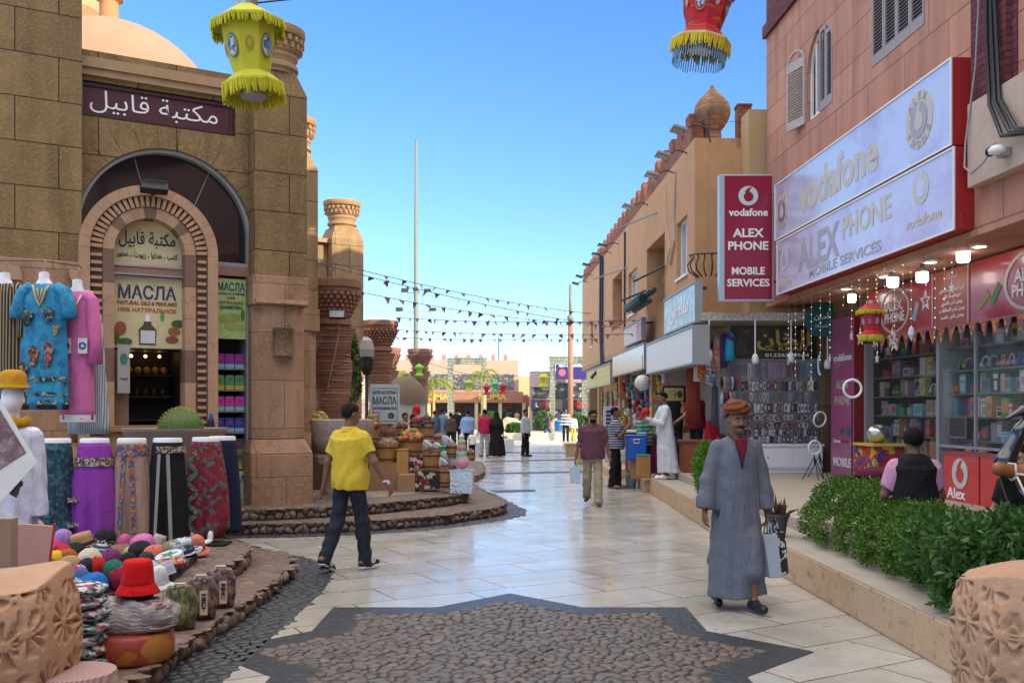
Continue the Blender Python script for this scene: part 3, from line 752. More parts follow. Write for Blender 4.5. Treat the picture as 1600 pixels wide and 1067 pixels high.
for q in ((d0,d0+.02,2.6,3.58),(d1-.02,d1,2.6,3.58),(d0+.02,d1-.02,2.585,2.6),(d0+.02,d1-.02,3.58,3.6)): b.box(q[0],q[1],.155,.19,q[2],q[3])
b.build('poster_rim', STEEL, pt)
text('title', 'МАСЛА', NAVY, pt, (ctr,.166,3.38), width=.78, height=.2, bold=.02)
text('subtitle', 'NATURAL OILS & PERFUMES', BRED, pt, (ctr,.166,3.225), width=.8, height=.055, bold=.02)
text('subtitle', '100% НАТУРАЛЬНОЕ', mat('rust_letters', (.42,.08,.02), .5, .1), pt, (ctr,.166,3.13), width=.78, height=.062, bold=.02)
b = MB(); b.prismy([(ctr-.11,2.64),(ctr+.11,2.64),(ctr+.12,2.85),(ctr+.05,2.93),(ctr+.05,2.97),(ctr-.05,2.97),(ctr-.05,2.93),(ctr-.12,2.85)], .16, .17); bo = b.build('bottle_picture', cm(.10,.055,.02), pt)
b = MB(); b.prismy([(ctr-.095,2.66),(ctr+.1,2.66),(ctr+.1,2.84),(ctr-.095,2.84)], .156, .16); b.build('label_picture', cm(.55,.58,.6), bo)
b = MB(); b.prismy([(ctr-.035,2.97),(ctr+.035,2.97),(ctr+.025,3.07),(ctr-.025,3.07)], .16, .17); b.build('cap_picture', PLAST_W, bo)
for k, (dx, dz, rx, rz, c) in enumerate([(-.36,2.86,.08,.1,(.28,.09,.03)),(.36,2.84,.085,.065,(.3,.1,.03)),(.33,2.72,.09,.055,(.24,.07,.03)),(-.44,2.74,.07,.11,(.05,.11,.03)),(.42,2.95,.1,.06,(.05,.1,.03)),(-.3,2.68,.1,.05,(.06,.12,.04)),(.2,3.04,.03,.07,(.1,.28,.05)),(-.33,2.64,.12,.04,(.35,.16,.08))]):
    b = MB(); b.prismy([(ctr+dx+rx*math.cos(a*PI/6), dz+rz*math.sin(a*PI/6)) for a in range(12)], .161+.001*k, .171); b.build('nut_picture', cm(*c), pt)
# doorway with lit shelves
dr = FL.thing('shop_doorway', 'dark open doorway of the bookshop with lit jars on its shelves', 'doorway')
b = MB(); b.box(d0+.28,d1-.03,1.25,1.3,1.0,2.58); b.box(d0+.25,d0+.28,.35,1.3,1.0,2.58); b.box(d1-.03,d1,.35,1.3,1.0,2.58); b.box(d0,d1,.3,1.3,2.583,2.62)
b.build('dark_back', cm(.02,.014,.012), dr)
b = MB()
for z in (1.55,1.9,2.22): b.box(d0+.29,d1-.04,.95,1.24,z,z+.025)
b.build('shelf', cm(.09,.05,.02), dr)
GLO = emit('warm_bulb', (1,.6,.18), 5.)
for i in range(5):
    b = MB(); b.lathe([(.02,0),(.05,.02),(.055,.08),(.03,.11),(.012,.12)], 10, (0,0,0)); b.build('glass_jar', mat('gold_glass', (.55,.33,.08), .2, .2, 8, metal=.3), dr, True, (d0+.4+i*.125, 1.08, 2.247))
    b = MB(); b.lathe([(.015,0),(.045,.02),(.05,.09),(.02,.12)], 10, (0,0,0)); b.build('glass_jar', mat('dim_glass', (.12,.07,.03), .2, .2, 8), dr, True, (d0+.38+i*.125, 1.08, 1.927))
b = MB()
for i in range(3): b.ball((d0+.42+i*.2,1.0,2.52), .022, 8, 6)
b.build('light_bulb', GLO, dr, True)
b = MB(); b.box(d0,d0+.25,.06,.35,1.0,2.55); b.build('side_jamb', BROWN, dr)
dp = FL.thing('door_card', 'grey printed card hanging inside the doorway of the bookshop', 'poster')
b = MB(); b.box(d0+.09,d0+.25,-.04,-.03,1.95,2.62); b.build('card', cm(.3,.3,.28), dp)
b = MB(); b.prismy([(d0+.17+.05*math.cos(a*PI/8), 2.42+.08*math.sin(a*PI/8)) for a in range(16)], -.044, -.04); b.build('emblem', cm(.05,.16,.09), dp)
text('card_lettering', arab('زيوت'), LETB, dp, (d0+.17,-.042,2.15), width=.1)
b = MB(); b.box(d0-.02,d1+.02,-.25,.5,.3,1.42); b.box(d0-.14,d1+.1,-.3,.5,1.423,1.5)
ct = b.build('shop_counter', mat('counter_wood', (.30,.17,.075), .6, .2, 4, .2), None); ct.location = (FL.x,FL.y,0); ct.rotation_euler = (0,0,FL.a); tag(ct, 'tan counter wall closing the lower half of the bookshop doorway', 'counter')
# window strip beside the portal
x0, x1 = -.5, .0
ws = FL.thing('shop_window_strip', 'tall narrow shop window with shelves beside the carved portal', 'shop window')
b = MB(); b.box(x0,x1,.75,.8,.3,3.86); b.build('back_panel', cm(.015,.012,.012), ws)
b = MB(); b.box(x0,x0+.03,.33,.75,.3,3.7); b.box(x1-.03,x1,.33,.75,.3,3.7); b.box(x0+.03,x1-.03,.33,.75,.3,.36); b.build('window_frame', GREYM, ws)
b = MB(); b.box(x0,x1,.32,.5,3.72,3.86); b.build('carved_transom', _mc['copper_carving'], ws)
ZS = (2.33,1.99,1.65,1.31,.97,.80)
b = MB()
for z in (2.34,2.02,1.70,1.38,1.06): b.box(x0+.03,x1-.03,.4,.74,z-.02,z)
b.build('shelf', cm(.2,.2,.2), ws)
for nm, lab, z0, z1, sub in (('green_poster','green MASLA cosmetics poster at the head of the narrow window',2.78,3.68,True),('lower_poster','MASLA poster with two bowls at the foot of the narrow window',.37,.80,False)):
    q = FL.thing(nm, lab, 'poster')
    b = MB(); b.box(x0+.035,x1-.035,.36,.375,z0,z1); b.build('poster_board', mat('green_print', (.33,.5,.16), .5, .25, 4, c2=(.55,.62,.3)) if sub else mat('blue_print', (.38,.5,.42), .5, .25, 4, c2=(.55,.55,.35)), q)
    text('title', 'МАСЛА', NAVY if sub else GREENL, q, ((x0+x1)/2,.356,z1-.12), width=.4, height=.13, bold=.02)
    if sub:
        text('subtitle', 'NATURAL OILS & PERFUMES', NAVY, q, ((x0+x1)/2,.356,z1-.225), width=.4, height=.03, bold=.01)
        text('subtitle', '100%', BRED, q, ((x0+x1)/2,.356,z1-.29), height=.045, bold=.02)
        text('subtitle', 'НАТУРАЛЬНОЕ', BRED, q, ((x0+x1)/2,.356,z1-.36), width=.36, height=.045, bold=.02)
        text('subtitle', 'КОСМЕТИКА', NAVY, q, ((x0+x1)/2,.356,z1-.43), width=.34, height=.05, bold=.03)
        els = [(-.08,z0+.3,.1,.06,(.3,.33,.08)),(.04,z0+.32,.1,.06,(.24,.3,.07)),(.0,z0+.2,.1,.07,(.33,.36,.12)),(.02,z0+.19,.06,.045,(.5,.55,.25)),(.14,z0+.17,.08,.04,(.3,.38,.1)),(.17,z0+.36,.03,.09,(.05,.2,.04))]
    else: els = [(-.1,z0+.1,.1,.05,(.4,.4,.38)),(-.1,z0+.12,.08,.035,(.02,.03,.02)),(.1,z0+.09,.1,.05,(.42,.42,.4)),(.1,z0+.11,.08,.035,(.03,.04,.02)),(.02,z0+.22,.13,.05,(.6,.48,.12))]
    for k, (dx, z, rx, rz, c) in enumerate(els):
        b = MB(); b.prismy([((x0+x1)/2+dx+rx*math.cos(a*PI/7), z+rz*math.sin(a*PI/7)) for a in range(14)], .350+.001*k-.001, .3595); b.build('fruit_picture', cm(*c), q)
# packets on the shelves of the window
def packet_mesh(c1, c2, c3):
    b = MB(); b.prismy([(-.068,0),(.068,0),(.072,.07),(.068,.2),(.05,.215),(-.05,.215),(-.068,.2),(-.072,.07)], -.03, .03)
    b.mi = 1; b.prismy([(-.069,.002),(.069,.002),(.07,.062),(-.07,.062)], -.034, -.03)
    b.mi = 2; b.prismy([(.03*math.cos(a*PI/5),.145+.026*math.sin(a*PI/5)) for a in range(10)], -.034, -.03); b.mi = 0
    return b.mesh('packet', [cm(*c1,.3), cm(*c2,.3), cm(*c3,.3)])
pk = [('purple',(.22,.03,.3),(.2,.45,.5)),('green and red',(.05,.3,.12),(.5,.4,.08)),('pink',(.5,.06,.38),(.25,.5,.5)),('dark blue',(.03,.06,.35),(.3,.42,.5)),('grey',(.08,.09,.1),(.2,.2,.2)),('bright green',(.1,.4,.15),(.5,.42,.1))]
for j, z in enumerate((2.34,2.02,1.70,1.38,1.06,.82)):
    nm, c1, c2 = pk[j]; mesh = packet_mesh(c1, c2, (.5,.04,.05))
    for i in range(3):
        px, py, _ = FL.w(x0+.1+i*.147, .47, 0)
        o = link('product_packet', mesh, None, (px, py, z+.002), (0,0,FL.a+rng.uniform(-.15,.15))); o.scale = (.95,1,1.02)
        tag(o, f'{nm} product packet on the {["top","second","third","fourth","fifth","lowest"][j]} shelf of the narrow window, {["beside the portal","mid row","by the pillar"][i]}', 'packet', 'packets in the narrow shop window')
# pierced wall lamp on the pillar
wl = FL.thing('wall_lamp', 'pierced brown half round wall lamp on the stone pillar', 'wall lamp')
s = MB(); s.lathe([(.155,0),(.155,.02),(.15,.025),(.15,.395),(.155,.4),(.155,.42)], 22, (.42,-.03,2.52), cap=False, sy=.75, a0=PI, a1=2*PI); s.build('lamp_shade', mat('pierced_brass', (.17,.11,.05), .6, .5, 22, .8, 30, c2=(.05,.03,.015), c2fac=(.5,.54)), wl, True)
b = MB(); b.prism([(.42+.15*math.cos(PI+i*PI/10), -.03+.11*math.sin(PI+i*PI/10)) for i in range(11)], 2.925, 2.94); b.prism([(.42+.15*math.cos(PI+i*PI/10), -.03+.11*math.sin(PI+i*PI/10)) for i in range(11)], 2.52, 2.53); b.build('lamp_cap', cm(.12,.08,.04), wl)
# dome and minaret behind
dm = thing('shop_dome', 'smooth peach dome rising behind the bookshop parapet', 'dome', (-8.9,21.2,0))
b = MB(); b.lathe([(2.47*math.cos(R(a)), 7.75+2.47*math.sin(R(a))) for a in range(0, 91, 6)], 48, (0,0,0), cap=False); b.build('dome_shell', mat('peach_plaster', (.34,.19,.12), .8, .15, 2), dm, True)
b = MB(); b.lathe([(2.55,5.5),(2.55,7.74),(2.48,7.75)], 48); b.build('drum', PINK, dm, 'a')
b = MB(); b.lathe([(.26,0),(.26,.1),(.2,.14),(.2,.5),(.3,.56),(.3,.64),(.38,.7),(.38,.78),(.3,.82),(.3,.9),(.2,1.),(.16,1.4),(.02,1.9)], 24, (0,0,10.2)); b.build('finial', mat('ochre_stone', (.42,.22,.1), .8, .3, 6, .4), dm, 'a')
mn = thing('minaret', 'tan stone minaret with small arched openings behind the dome', 'minaret', (-11.6,24.5,0))
b = MB(); b.lathe([(.95,0),(.95,11.5),(1.15,11.8),(1.15,12.2),(.9,12.3),(.9,16)], 12); b.build('tower', mat('minaret_stone', (.46,.3,.16), .85, .2, 4, .3), mn)
b = MB()
for k in range(12):
    a = 2*PI*(k+.5)/12
    for z in (10.3,11.0): b.cbox((.9*math.cos(a),.9*math.sin(a),z), (.16,.2,.4), a)
b.build('arched_opening', cm(.06,.04,.03), mn)
# ------------------------------------------------------------------ second pavilion: pillars further along
b2 = thing('stone_colonnade', 'sunlit tan stone pavilion with two tall capped pillars behind the bookshop', 'building', (-3.86,19.1,0), R(30))
TANB = blockmat('tan_blocks', (.33,.22,.115), (.1,.065,.04), .85, .585, .008, .25, c2=(.42,.29,.14), bump=.6, jd=.6)
o, p = MB(), MB(); pillar((o, p), -.8, 0, 0, .9)
pl = o.build('pillar', TANB, b2); p.build('pillar_foot', PINKB, pl); capital('capital', pl, -.4, .42, 6.84)
p = MB(); p.box(-4.5,-.82,.6,4.2,.15,3.4); p.build('lower_wall', PINKB, b2); p = MB(); p.box(-4.5,-.82,.6,4.2,3.402,6.4); p.build('upper_wall', TANB, b2)
b3 = thing('stone_pavilion', 'tan stone corner pavilion with a capped octagon pillar behind the spiral column', 'building', (-4.3,27.8,0), R(30))
o, p = MB(), MB(); pillar((o, p), -.95, 0, 0, 1.1, 7.0)
pl = o.build('pillar', TANB, b3); p.build('pillar_foot', PINKB, pl); capital('capital', pl, -.47, .5, 6.99, 1.12)
o = MB(); o.box(-4.5,-.97,.35,4,.15,6.55); o.build('side_wall', TANB, b3)
b = MB(); b.box(-1.42,-1.28,.34,.349,4.9,6.0); b.build('slit_window', cm(.06,.04,.03), b3)
b = MB(); b.box(-1.9,-.98,.2,.348,6.5,6.62); b.build('cornice', CAPM, b3)
# ------------------------------------------------------------------ twisted brick columns
BRK = stone_attr_mat('column_brick', [(.25,.115,.075),(.32,.16,.10),(.2,.09,.06),(.36,.2,.13)], .85)
BRKL = stone_attr_mat('capital_brick', [(.3,.14,.09),(.38,.2,.13),(.25,.11,.075)], .85)
def twisted(x, y, label, s=1.0):
    t = thing('spiral_brick_column', label, 'column', (x,y,0), 0, 'twisted brick columns')
    b = MB(); n = 46; zt = 3.55
    for k in range(n):
        z0 = .3+k*(zt-.3)/n; z1 = z0+(zt-.3)/n-.008; a = k*.085; rr = (.36+.08*math.exp(-((z0-.35)/.45)**2)+.04*math.sin(z0*2.2))
        P = []
        for i in range(24):
            th = 2*PI*i/24; q = max(abs(math.cos(th)), abs(math.sin(th))); r_ = rr*(.62/q+.38)*(1+(.03 if k % 2 else 0))
            P.append((r_*math.cos(th+a)*s, r_*math.sin(th+a)*s))
        b.prism(P, z0*s, z1*s)
    b.build('shaft', BRK, t)
    b = MB(); b.lathe([(.36,.3),(.36,3.55)], 12, (0,0,0)); b.v = [(v[0]*s*.86,v[1]*s*.86,v[2]*s) for v in b.v]; b.build('shaft_core', cm(.14,.075,.05), t)
    b = MB(); prof = [(.36,3.5),(.36,3.6),(.42,3.62),(.42,3.72),(.37,3.74),(.38,3.84),(.42,3.95),(.46,4.05),(.5,4.15),(.54,4.26),(.58,4.36),(.58,4.42),(.62,4.44),(.62,4.6),(.5,4.62)]
    b.lathe([(r*s,z*s) for r, z in prof], 28); cp = b.build('capital', mat('capital_core', (.26,.13,.085), .85, .2, 8, .3), t)
    b = MB()
    for j in range(6):
        for i in range(26):
            a = 2*PI*(i+.5*(j % 2))/26; r_ = (.39+.042*j); b.cbox((r_*math.cos(a)*s, r_*math.sin(a)*s, (3.85+.088*j)*s), (.07*s,.075*s,.06*s), a)
    b.build('brick_courses', BRKL, cp)
    b = MB(); b.lathe([(.62*s,0),(.62*s,.28*s),(.5*s,.31*s)], 24); b.build('column_base', PINK, t, 'a')
    return t
twisted(-4.02, 21.6, 'twisted brick column standing next to the bookshop, largest of the four')
twisted(-4.45, 32.3, 'twisted brick column behind the MASLA banner', 1.02)
twisted(-6.0, 46.5, 'twisted brick column half hidden behind another twisted column', 1.02)
twisted(-4.6, 48, 'twisted brick column with a green lantern under the tall flagpole', 1.03)
b = thing('floodlight', 'black floodlight fixed on the twisted brick column', 'floodlight')
q = MB(); c = at(527,491,20.8); q.cbox(c, (.36,.1,.2), .1, R(-22)); q.build('lamp_housing', BLACK, b, bevel=.01)
q = MB(); q.cbox(c+Vector((0,-.06,.0)), (.30,.01,.15), .1, R(-22)); q.build('lamp_glass', mat('lamp_glass', (.3,.32,.33), .15, .05), b)
q = MB(); q.tube([c+Vector((0,.05,-.05)), c+Vector((0,.25,-.3)), c+Vector((-.1,.2,-.9)), c+Vector((-.25,.22,-1.6))], .012, 5); q.build('cable', cm(.35,.2,.14), b)
# ------------------------------------------------------------------ pink corner building with the phone shop
RF = Fr(5.25, 19.8, math.atan2(-1, .047))
PINKW = blockmat('pink_render_blocks', (.52,.265,.19), (.33,.16,.115), 1.25, .56, .014, .16, bump=.35, bumpn_scale=60, c2=(.43,.205,.145), c2fac=(.46,.66), smooth=.4, jd=.5, off=.43)
PURB = blockmat('purple_brick', (.17,.045,.06), (.07,.022,.03), .26, .085, .008, .25, bump=.3, tint=.25)
BTILE = blockmat('brown_tiles', (.26,.165,.10), (.13,.08,.05), .62, .9, .01, .2, bump=.2)
SHUT = mat('grey_wood', (.30,.26,.27), .75, .3, 10, .2, 40)
pk_ = RF.thing('pink_corner_building', 'tall pink block building above the phone shop', 'building')
def wall_grid(mb, x0, x1, z0, z1, ops, y0, y1):
    xs = sorted({x0,x1}|{v for o in ops for v in o[:2]}); zs = sorted({z0,z1}|{v for o in ops for v in o[2:4]})
    for a, c in zip(xs, xs[1:]):
        run = None
        for e, f in zip(zs, zs[1:]):
            hole = any(o[0] <= a+1e-6 and c <= o[1]+1e-6 and o[2] <= e+1e-6 and f <= o[3]+1e-6 for o in ops)
            if not hole: run = (run[0] if run else e, f)
            if (hole or f == zs[-1]) and run: mb.box(a, c, y0, y1, *run); run = None
b = MB(); wall_grid(b, 0, 22, 3.9, 9.37, [(2.36,3.58,6.92,8.42),(5.15,6.85,6.92,9.3)], 0, .3)
def spandrel(mb, xc, r, zs, zt, y0, y1):  # solid corners above an arch inside a square hole
    n = 12
    for sgn in (-1, 1):
        P = [(xc+sgn*r*math.cos(PI/2*i/n), zs+r*math.sin(PI/2*i/n)) for i in range(n+1)]+[(xc+sgn*r, zt)]
        mb.prismy(P if sgn > 0 else P[::-1], y0, y1)
spandrel(b, 2.97, .61, 7.81, 8.42, 0, .3); spandrel(b, 6.0, .85, 8.45, 9.3, 0, .3)
b.box(0, .3, .303, 5.5, 3.9, 9.37); b.box(.3, 22, 5.2, 5.5, 3.9, 9.37); b.build('upper_wall', PINKW, pk_)
b = MB(); b.box(.3,22,.31,5.19,9.2,9.36); b.box(-.02,22,-.03,5.4,3.82,3.897); b.build('floor_slab', PINKW, pk_)
b = MB(); b.box(-.07,8.15,-.07,.26,9.373,9.62); b.box(-.01,13,0,.25,9.623,10.7); b.box(13.003,22,0,5.4,9.623,13); b.box(-.01,.25,.253,5.4,9.373,10.7); b.build('brick_parapet_shade_storey', PURB, pk_)  # the tall box is an unseen storey added to shade the bookshop
b = MB(); b.box(8.2,8.95,-.09,-.004,5.42,9.37); b.box(8.955,9.05,-.02,-.004,4.4,9.37); b.build('brick_pilaster', PURB, pk_)
b = MB(); b.box(8.25,13,-.16,-.004,4.38,5.38); b.build('plaster_ledge', mat('rough_plaster', (.5,.38,.31), .9, .2, 8, 1., 70), pk_, bevel=.01)
b = MB(); b.box(.05,22,1.02,1.3,3.5,3.818); b.box(9.1,22,1.02,1.3,.45,3.497); b.box(-.0,.25,1.0,5,.45,3.597); b.build('shop_front_wall', BTILE, pk_)
b = MB(); b.box(2.1,22,.97,1.018,3.5,3.597); 
for i in range(60):
    for j in range(2): b.cbox((2.2+i*.13+j*.06,.955,3.525+j*.045), (.11,.02,.03), 0, 0, .35)
b.build('gold_trim', mat('gold_trim', (.30,.2,.06), .5, .3, 15, metal=.3), pk_)
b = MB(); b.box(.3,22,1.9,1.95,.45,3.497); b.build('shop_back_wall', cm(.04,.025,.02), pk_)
# shuttered windows
def louvre(mb, sl, x0, x1, z0, z1, y, arch=None):
    fw = .045
    mb.box(x0,x0+fw,y-.035,y,z0,z1); mb.box(x1-fw,x1,y-.035,y,z0,z1); mb.box(x0+fw,x1-fw,y-.035,y,z0,z0+.16); mb.box(x0+fw,x1-fw,y-.035,y,z1-.08,z1); 
    n = int((z1-z0-.26)/.052)
    for k in range(n): sl.cbox(((x0+x1)/2, y-.016, z0+.19+k*.052), (x1-x0-2*fw, .035, .012), 0, R(35))
wn = RF.thing('arched_window', 'smaller arched window with one shutter leaf swung open', 'window')
b = MB(); b.box(2.37,2.97,.06,.10,6.93,7.0); b.box(2.37,2.43,.06,.10,7.0,8.35); b.box(2.91,2.97,.06,.1,7.0,8.35); b.box(2.63,2.67,.06,.1,7.0,8.3); ring(b, 2.97,7.81,.55,.605,.06,.1,14); b.build('window_frame', WHITE, wn)
b = MB(); b.box(2.37,3.57,.2,.21,6.93,8.41); b.build('pane', mat('window_glass', (.05,.06,.07), .05, .1, spec=.8), wn)
b, s_ = MB(), MB(); louvre(b, s_, 2.98, 3.27, 6.93, 8.38, .03); louvre(b, s_, 3.275, 3.57, 6.93, 8.25, .03)
q = b.build('shutter', SHUT, wn); s_.build('louvre_slats', SHUT, q); 
b = MB(); b.box(2.98,3.57,.05,.06,6.95,8.2); b.build('shutter_back', cm(.03,.025,.025), q)
b, s_ = MB(), MB(); louvre(b, s_, 0, .58, 0, 1.15, 0)
q = b.build('open_shutter', mat('worn_wood', (.42,.38,.36), .8, .3, 10, c2=(.2,.14,.12)), wn, loc=(2.30,-.03,6.93), rot=(0,0,R(194))); s_.build('louvre_slats', _mc['worn_wood'], q)
b = MB(); ring(b, .29, 1.15, .25, .29, -.035, 0, 10); b.cbox((.29,-.017,1.2),(.5,.02,.1)); b.build('arched_head', _mc['worn_wood'], q)
wn = RF.thing('wide_shuttered_window', 'wide arched window with four closed grey louvre shutters', 'window')
b, s_ = MB(), MB()
for k in range(4): louvre(b, s_, 5.16+k*.42, 5.16+k*.42+.412, 6.93, 8.5 if k in (0,3) else 9.0, .03)
q = b.build('shutter', SHUT, wn); s_.build('louvre_slats', SHUT, q)
b = MB(); b.box(5.16,6.84,.05,.06,6.93,8.9); b.build('shutter_back', cm(.03,.025,.025), wn)
# big twin sign
def voda(parent, x, z, r, y, m1, m2, name='speech_mark'):
    b = MB(); b.prismy([(x+r*math.cos(2*PI*i/40), z+r*math.sin(2*PI*i/40)) for i in range(40)], y-.006, y); o = b.build(name, m1, parent)
    b = MB(); P = []
    for i in range(25): 
        a = R(62)-R(300)*i/24; P.append((x+.03*r+.5*r*math.cos(a), z-.1*r+.5*r*math.sin(a)))
    P += [(x-.38*r, z+.36*r), (x-.2*r, z+.62*r), (x+.08*r, z+.84*r), (x+.42*r, z+.93*r), (x+.2*r, z+.66*r), (x+.12*r, z+.5*r), (x+.12*r, z+.42*r)]
    b.prismy(P, y-.009, y-.0062); b.build(name+'_drop', m2, o); return o
SHEEN = mat('sky_sheen_sign', (.50,.52,.70), .22, .08, .14, spec=.7, c2=(.42,.32,.50), c2fac=(.5,.62), coat=.4)  # lilac is sky reflection painted into a faded red face
SHEEN2 = mat('sky_sheen_sign_low', (.52,.48,.67), .22, .08, .17, spec=.7, c2=(.42,.29,.45), c2fac=(.48,.62), coat=.4)  # lower face, same sky reflection put into its colour
PALE = mat('faded_letters', (.52,.47,.38), .4, .12, 3)
TAUPE = mat('taupe_letters', (.36,.32,.36), .4, .12, 3)
REDBOX = mat('worn_red_box', (.36,.02,.02), .45, .25, 3, .3, 12, c2=(.5,.13,.1), c2fac=(.6,.75))
ys = -.24
sA = RF.thing('wide_shop_sign', 'wide faded sign, sky sheen painted lilac, the upper one, with pale lettering and ring badges', 'sign')
xa, xb = 1.3, 8.05
b = MB(); b.box(xa,xb,ys,-.01,4.96,6.03); b.build('sign_box', REDBOX, sA)
b = MB(); b.box(xa+.02,xb-.02,ys-.006,ys-.001,4.98,6.01); b.build('sign_face', SHEEN, sA)
b = MB()
for q in ((xa,xb,4.955,4.98),(xa,xb,6.01,6.035)): b.box(q[0],q[1],ys-.02,ys-.0005,q[2],q[3])
for x in (xa, xb-.025): b.box(x,x+.025,ys-.02,ys-.0005,4.98,6.01)
b.build('sign_rim', WHITE, sA)
text('lettering', 'vodafone', PALE, sA, (4.3,ys-.008,5.50), width=3.3, height=.62, bold=.03)
for x, z, r in ((1.72,5.45,.33),(7.2,5.52,.38)):
    b = MB(); b.prismy([(x+r*math.cos(2*PI*i/40), z+r*math.sin(2*PI*i/40)) for i in range(40)], ys-.012, ys-.007); bd = b.build('badge', PALE, sA)
    for i, ch in enumerate('ALEX'): a = R(140-i*27); text('badge_lettering', ch, TAUPE, bd, (x+.83*r*math.cos(a), ys-.014, z+.83*r*math.sin(a)), height=.1, bold=.02, rot=(PI/2, PI/2-a, 0))
    for i, ch in enumerate('PHONE'): a = R(212+i*29); text('badge_lettering', ch, TAUPE, bd, (x+.83*r*math.cos(a), ys-.014, z+.83*r*math.sin(a)), height=.1, bold=.02, rot=(PI/2, -PI/2-a, 0))
    voda(bd, x, z, r*.62, ys-.013, TAUPE if r > .35 else cm(.25,.12,.22), PALE)
sB = RF.thing('wide_shop_sign', 'wide faded sign, sky sheen painted lilac, the lower one, reading ALEX PHONE MOBILE SERVICES', 'sign')
xa, xb = 1.42, 8.12
b = MB(); b.box(xa,xb,ys,-.01,3.91,4.92); b.build('sign_box', REDBOX, sB)
b = MB(); b.box(xa+.02,xb-.02,ys-.006,ys-.001,3.93,4.90); b.build('sign_face', SHEEN2, sB)
b = MB()
for q in ((xa,xb,3.905,3.93),(xa,xb,4.90,4.925)): b.box(q[0],q[1],ys-.02,ys-.0005,q[2],q[3])
for x in (xa, xb-.025): b.box(x,x+.025,ys-.02,ys-.0005,3.93,4.90)
b.build('sign_rim', WHITE, sB)
text('lettering', 'ALEX', TAUPE, sB, (3.55,ys-.008,4.46), width=1.9, height=.56, bold=.03)
text('lettering', 'PHONE', PALE, sB, (5.5,ys-.008,4.58), width=1.75, height=.36, bold=.02)
text('lettering', 'MOBILE SERVICES', TAUPE, sB, (4.6,ys-.008,4.08), width=2.9, height=.16, bold=.015)
for x, z, r in ((1.85,4.52,.2),(7.25,4.62,.22)):
    voda(sB, x, z, r, ys-.007, cm(.5,.52,.52), SHEEN2); text('lettering', 'vodafone', PALE, sB, (x+.05,ys-.008,z-.42), width=.72 if x < 3 else 1.0, height=.14, bold=.015)
# lamps under the sign
sp = RF.thing('soffit_spot_lamps', 'row of small downlights set in the underside of the wide sign', 'lamps')
LAMP = emit('led_white', (1,.96,.88), 4.)
for k, x in enumerate((3.3,4.8,6.3,7.6)):
    b = MB(); b.lathe([(.11,0),(.11,.03),(.08,.031)], 16); q = b.build('spot_rim', WHITE, sp, True, (x,.35,3.79))
    b = MB(); b.lathe([(.075,-.004),(.075,.006)], 14); b.build('spot_lens', LAMP, q, True)
for k, (px, py, yo) in enumerate(((1395,440,.35),(1441,432,.4),(1505,400,.45),(1331,465,.6))):
    x, z = RF.hit(px, py, yo)
    bl = thing('hanging_bulb', ['lit white LED bulb hung under the sign above the star lights','lit white LED bulb hung by the ALEX PHONE oval','lit white LED bulb, biggest of those hung under the sign end','small lit LED bulb hung over the magenta pilaster'][k], 'light bulb', RF.w(x, yo, z), 0, 'bulbs under the sign')
    r = .085 if k < 3 else .07
    b = MB(); b.lathe([(r*.95,-.03),(r,.0),(r,.08),(r*.9,.1)], 16, (0,0,-.04)); b.lathe([(0.001,-.055),(r*.8,-.045),(r*.95,-.03)], 16, (0,0,-.04), cap=False); b.build('bulb_globe', LAMP, bl, True)
    b = MB(); b.lathe([(r*.9,.061),(r*.75,.11),(.03,.14),(.03,.2)], 14); b.build('bulb_cap', cm(.25,.25,.26), bl, True)
    b = MB(); b.tube([(0,0,.2),(0,0,3.82-z)], .006, 5); b.build('flex', BLACK, bl)
# magenta pilaster
pi_ = RF.thing('shop_pilaster', 'magenta and red square pilaster with phone shop lettering', 'pilaster')
MAG = mat('magenta_board', (.40,.09,.22), .3, .1, 2, coat=.3)
b = MB(); b.box(.92,2.06,1.0,1.4,.45,3.5); b.build('pilaster_core', mat('dark_red_board', (.24,.018,.02), .35, .12, 2, coat=.4), pi_)
b = MB(); b.box(.93,2.05,.992,.9985,.47,3.48); b.build('board_face', MAG, pi_)
for tx, z, wd, m_ in (('vodafone',2.72,.9,LETW),('ALEX',2.2,.62,PALE),('PHONE',1.9,.75,PALE),('MOBILE',.72,.86,LETW)):
    text('lettering', tx, m_, pi_, (1.5,.989,z), width=wd, height=.17 if tx != 'vodafone' else .14, bold=.02)
for k, (tx, x, z) in enumerate((('Lenovo',1.25,1.12),('SAMSUNG',1.62,1.12))): text('lettering', tx, cm(.3,.06,.15) if k else LETW, pi_, (x,.989,z), width=.34)
b = MB(); b.prismy([(1.5+.13*math.cos(i*PI/10), 1.32+.05*math.sin(i*PI/10)) for i in range(20)], .986,.99); b.box(1.72,1.92,.986,.99,1.24,1.38); b.build('emblem', cm(.05,.12,.2), pi_)
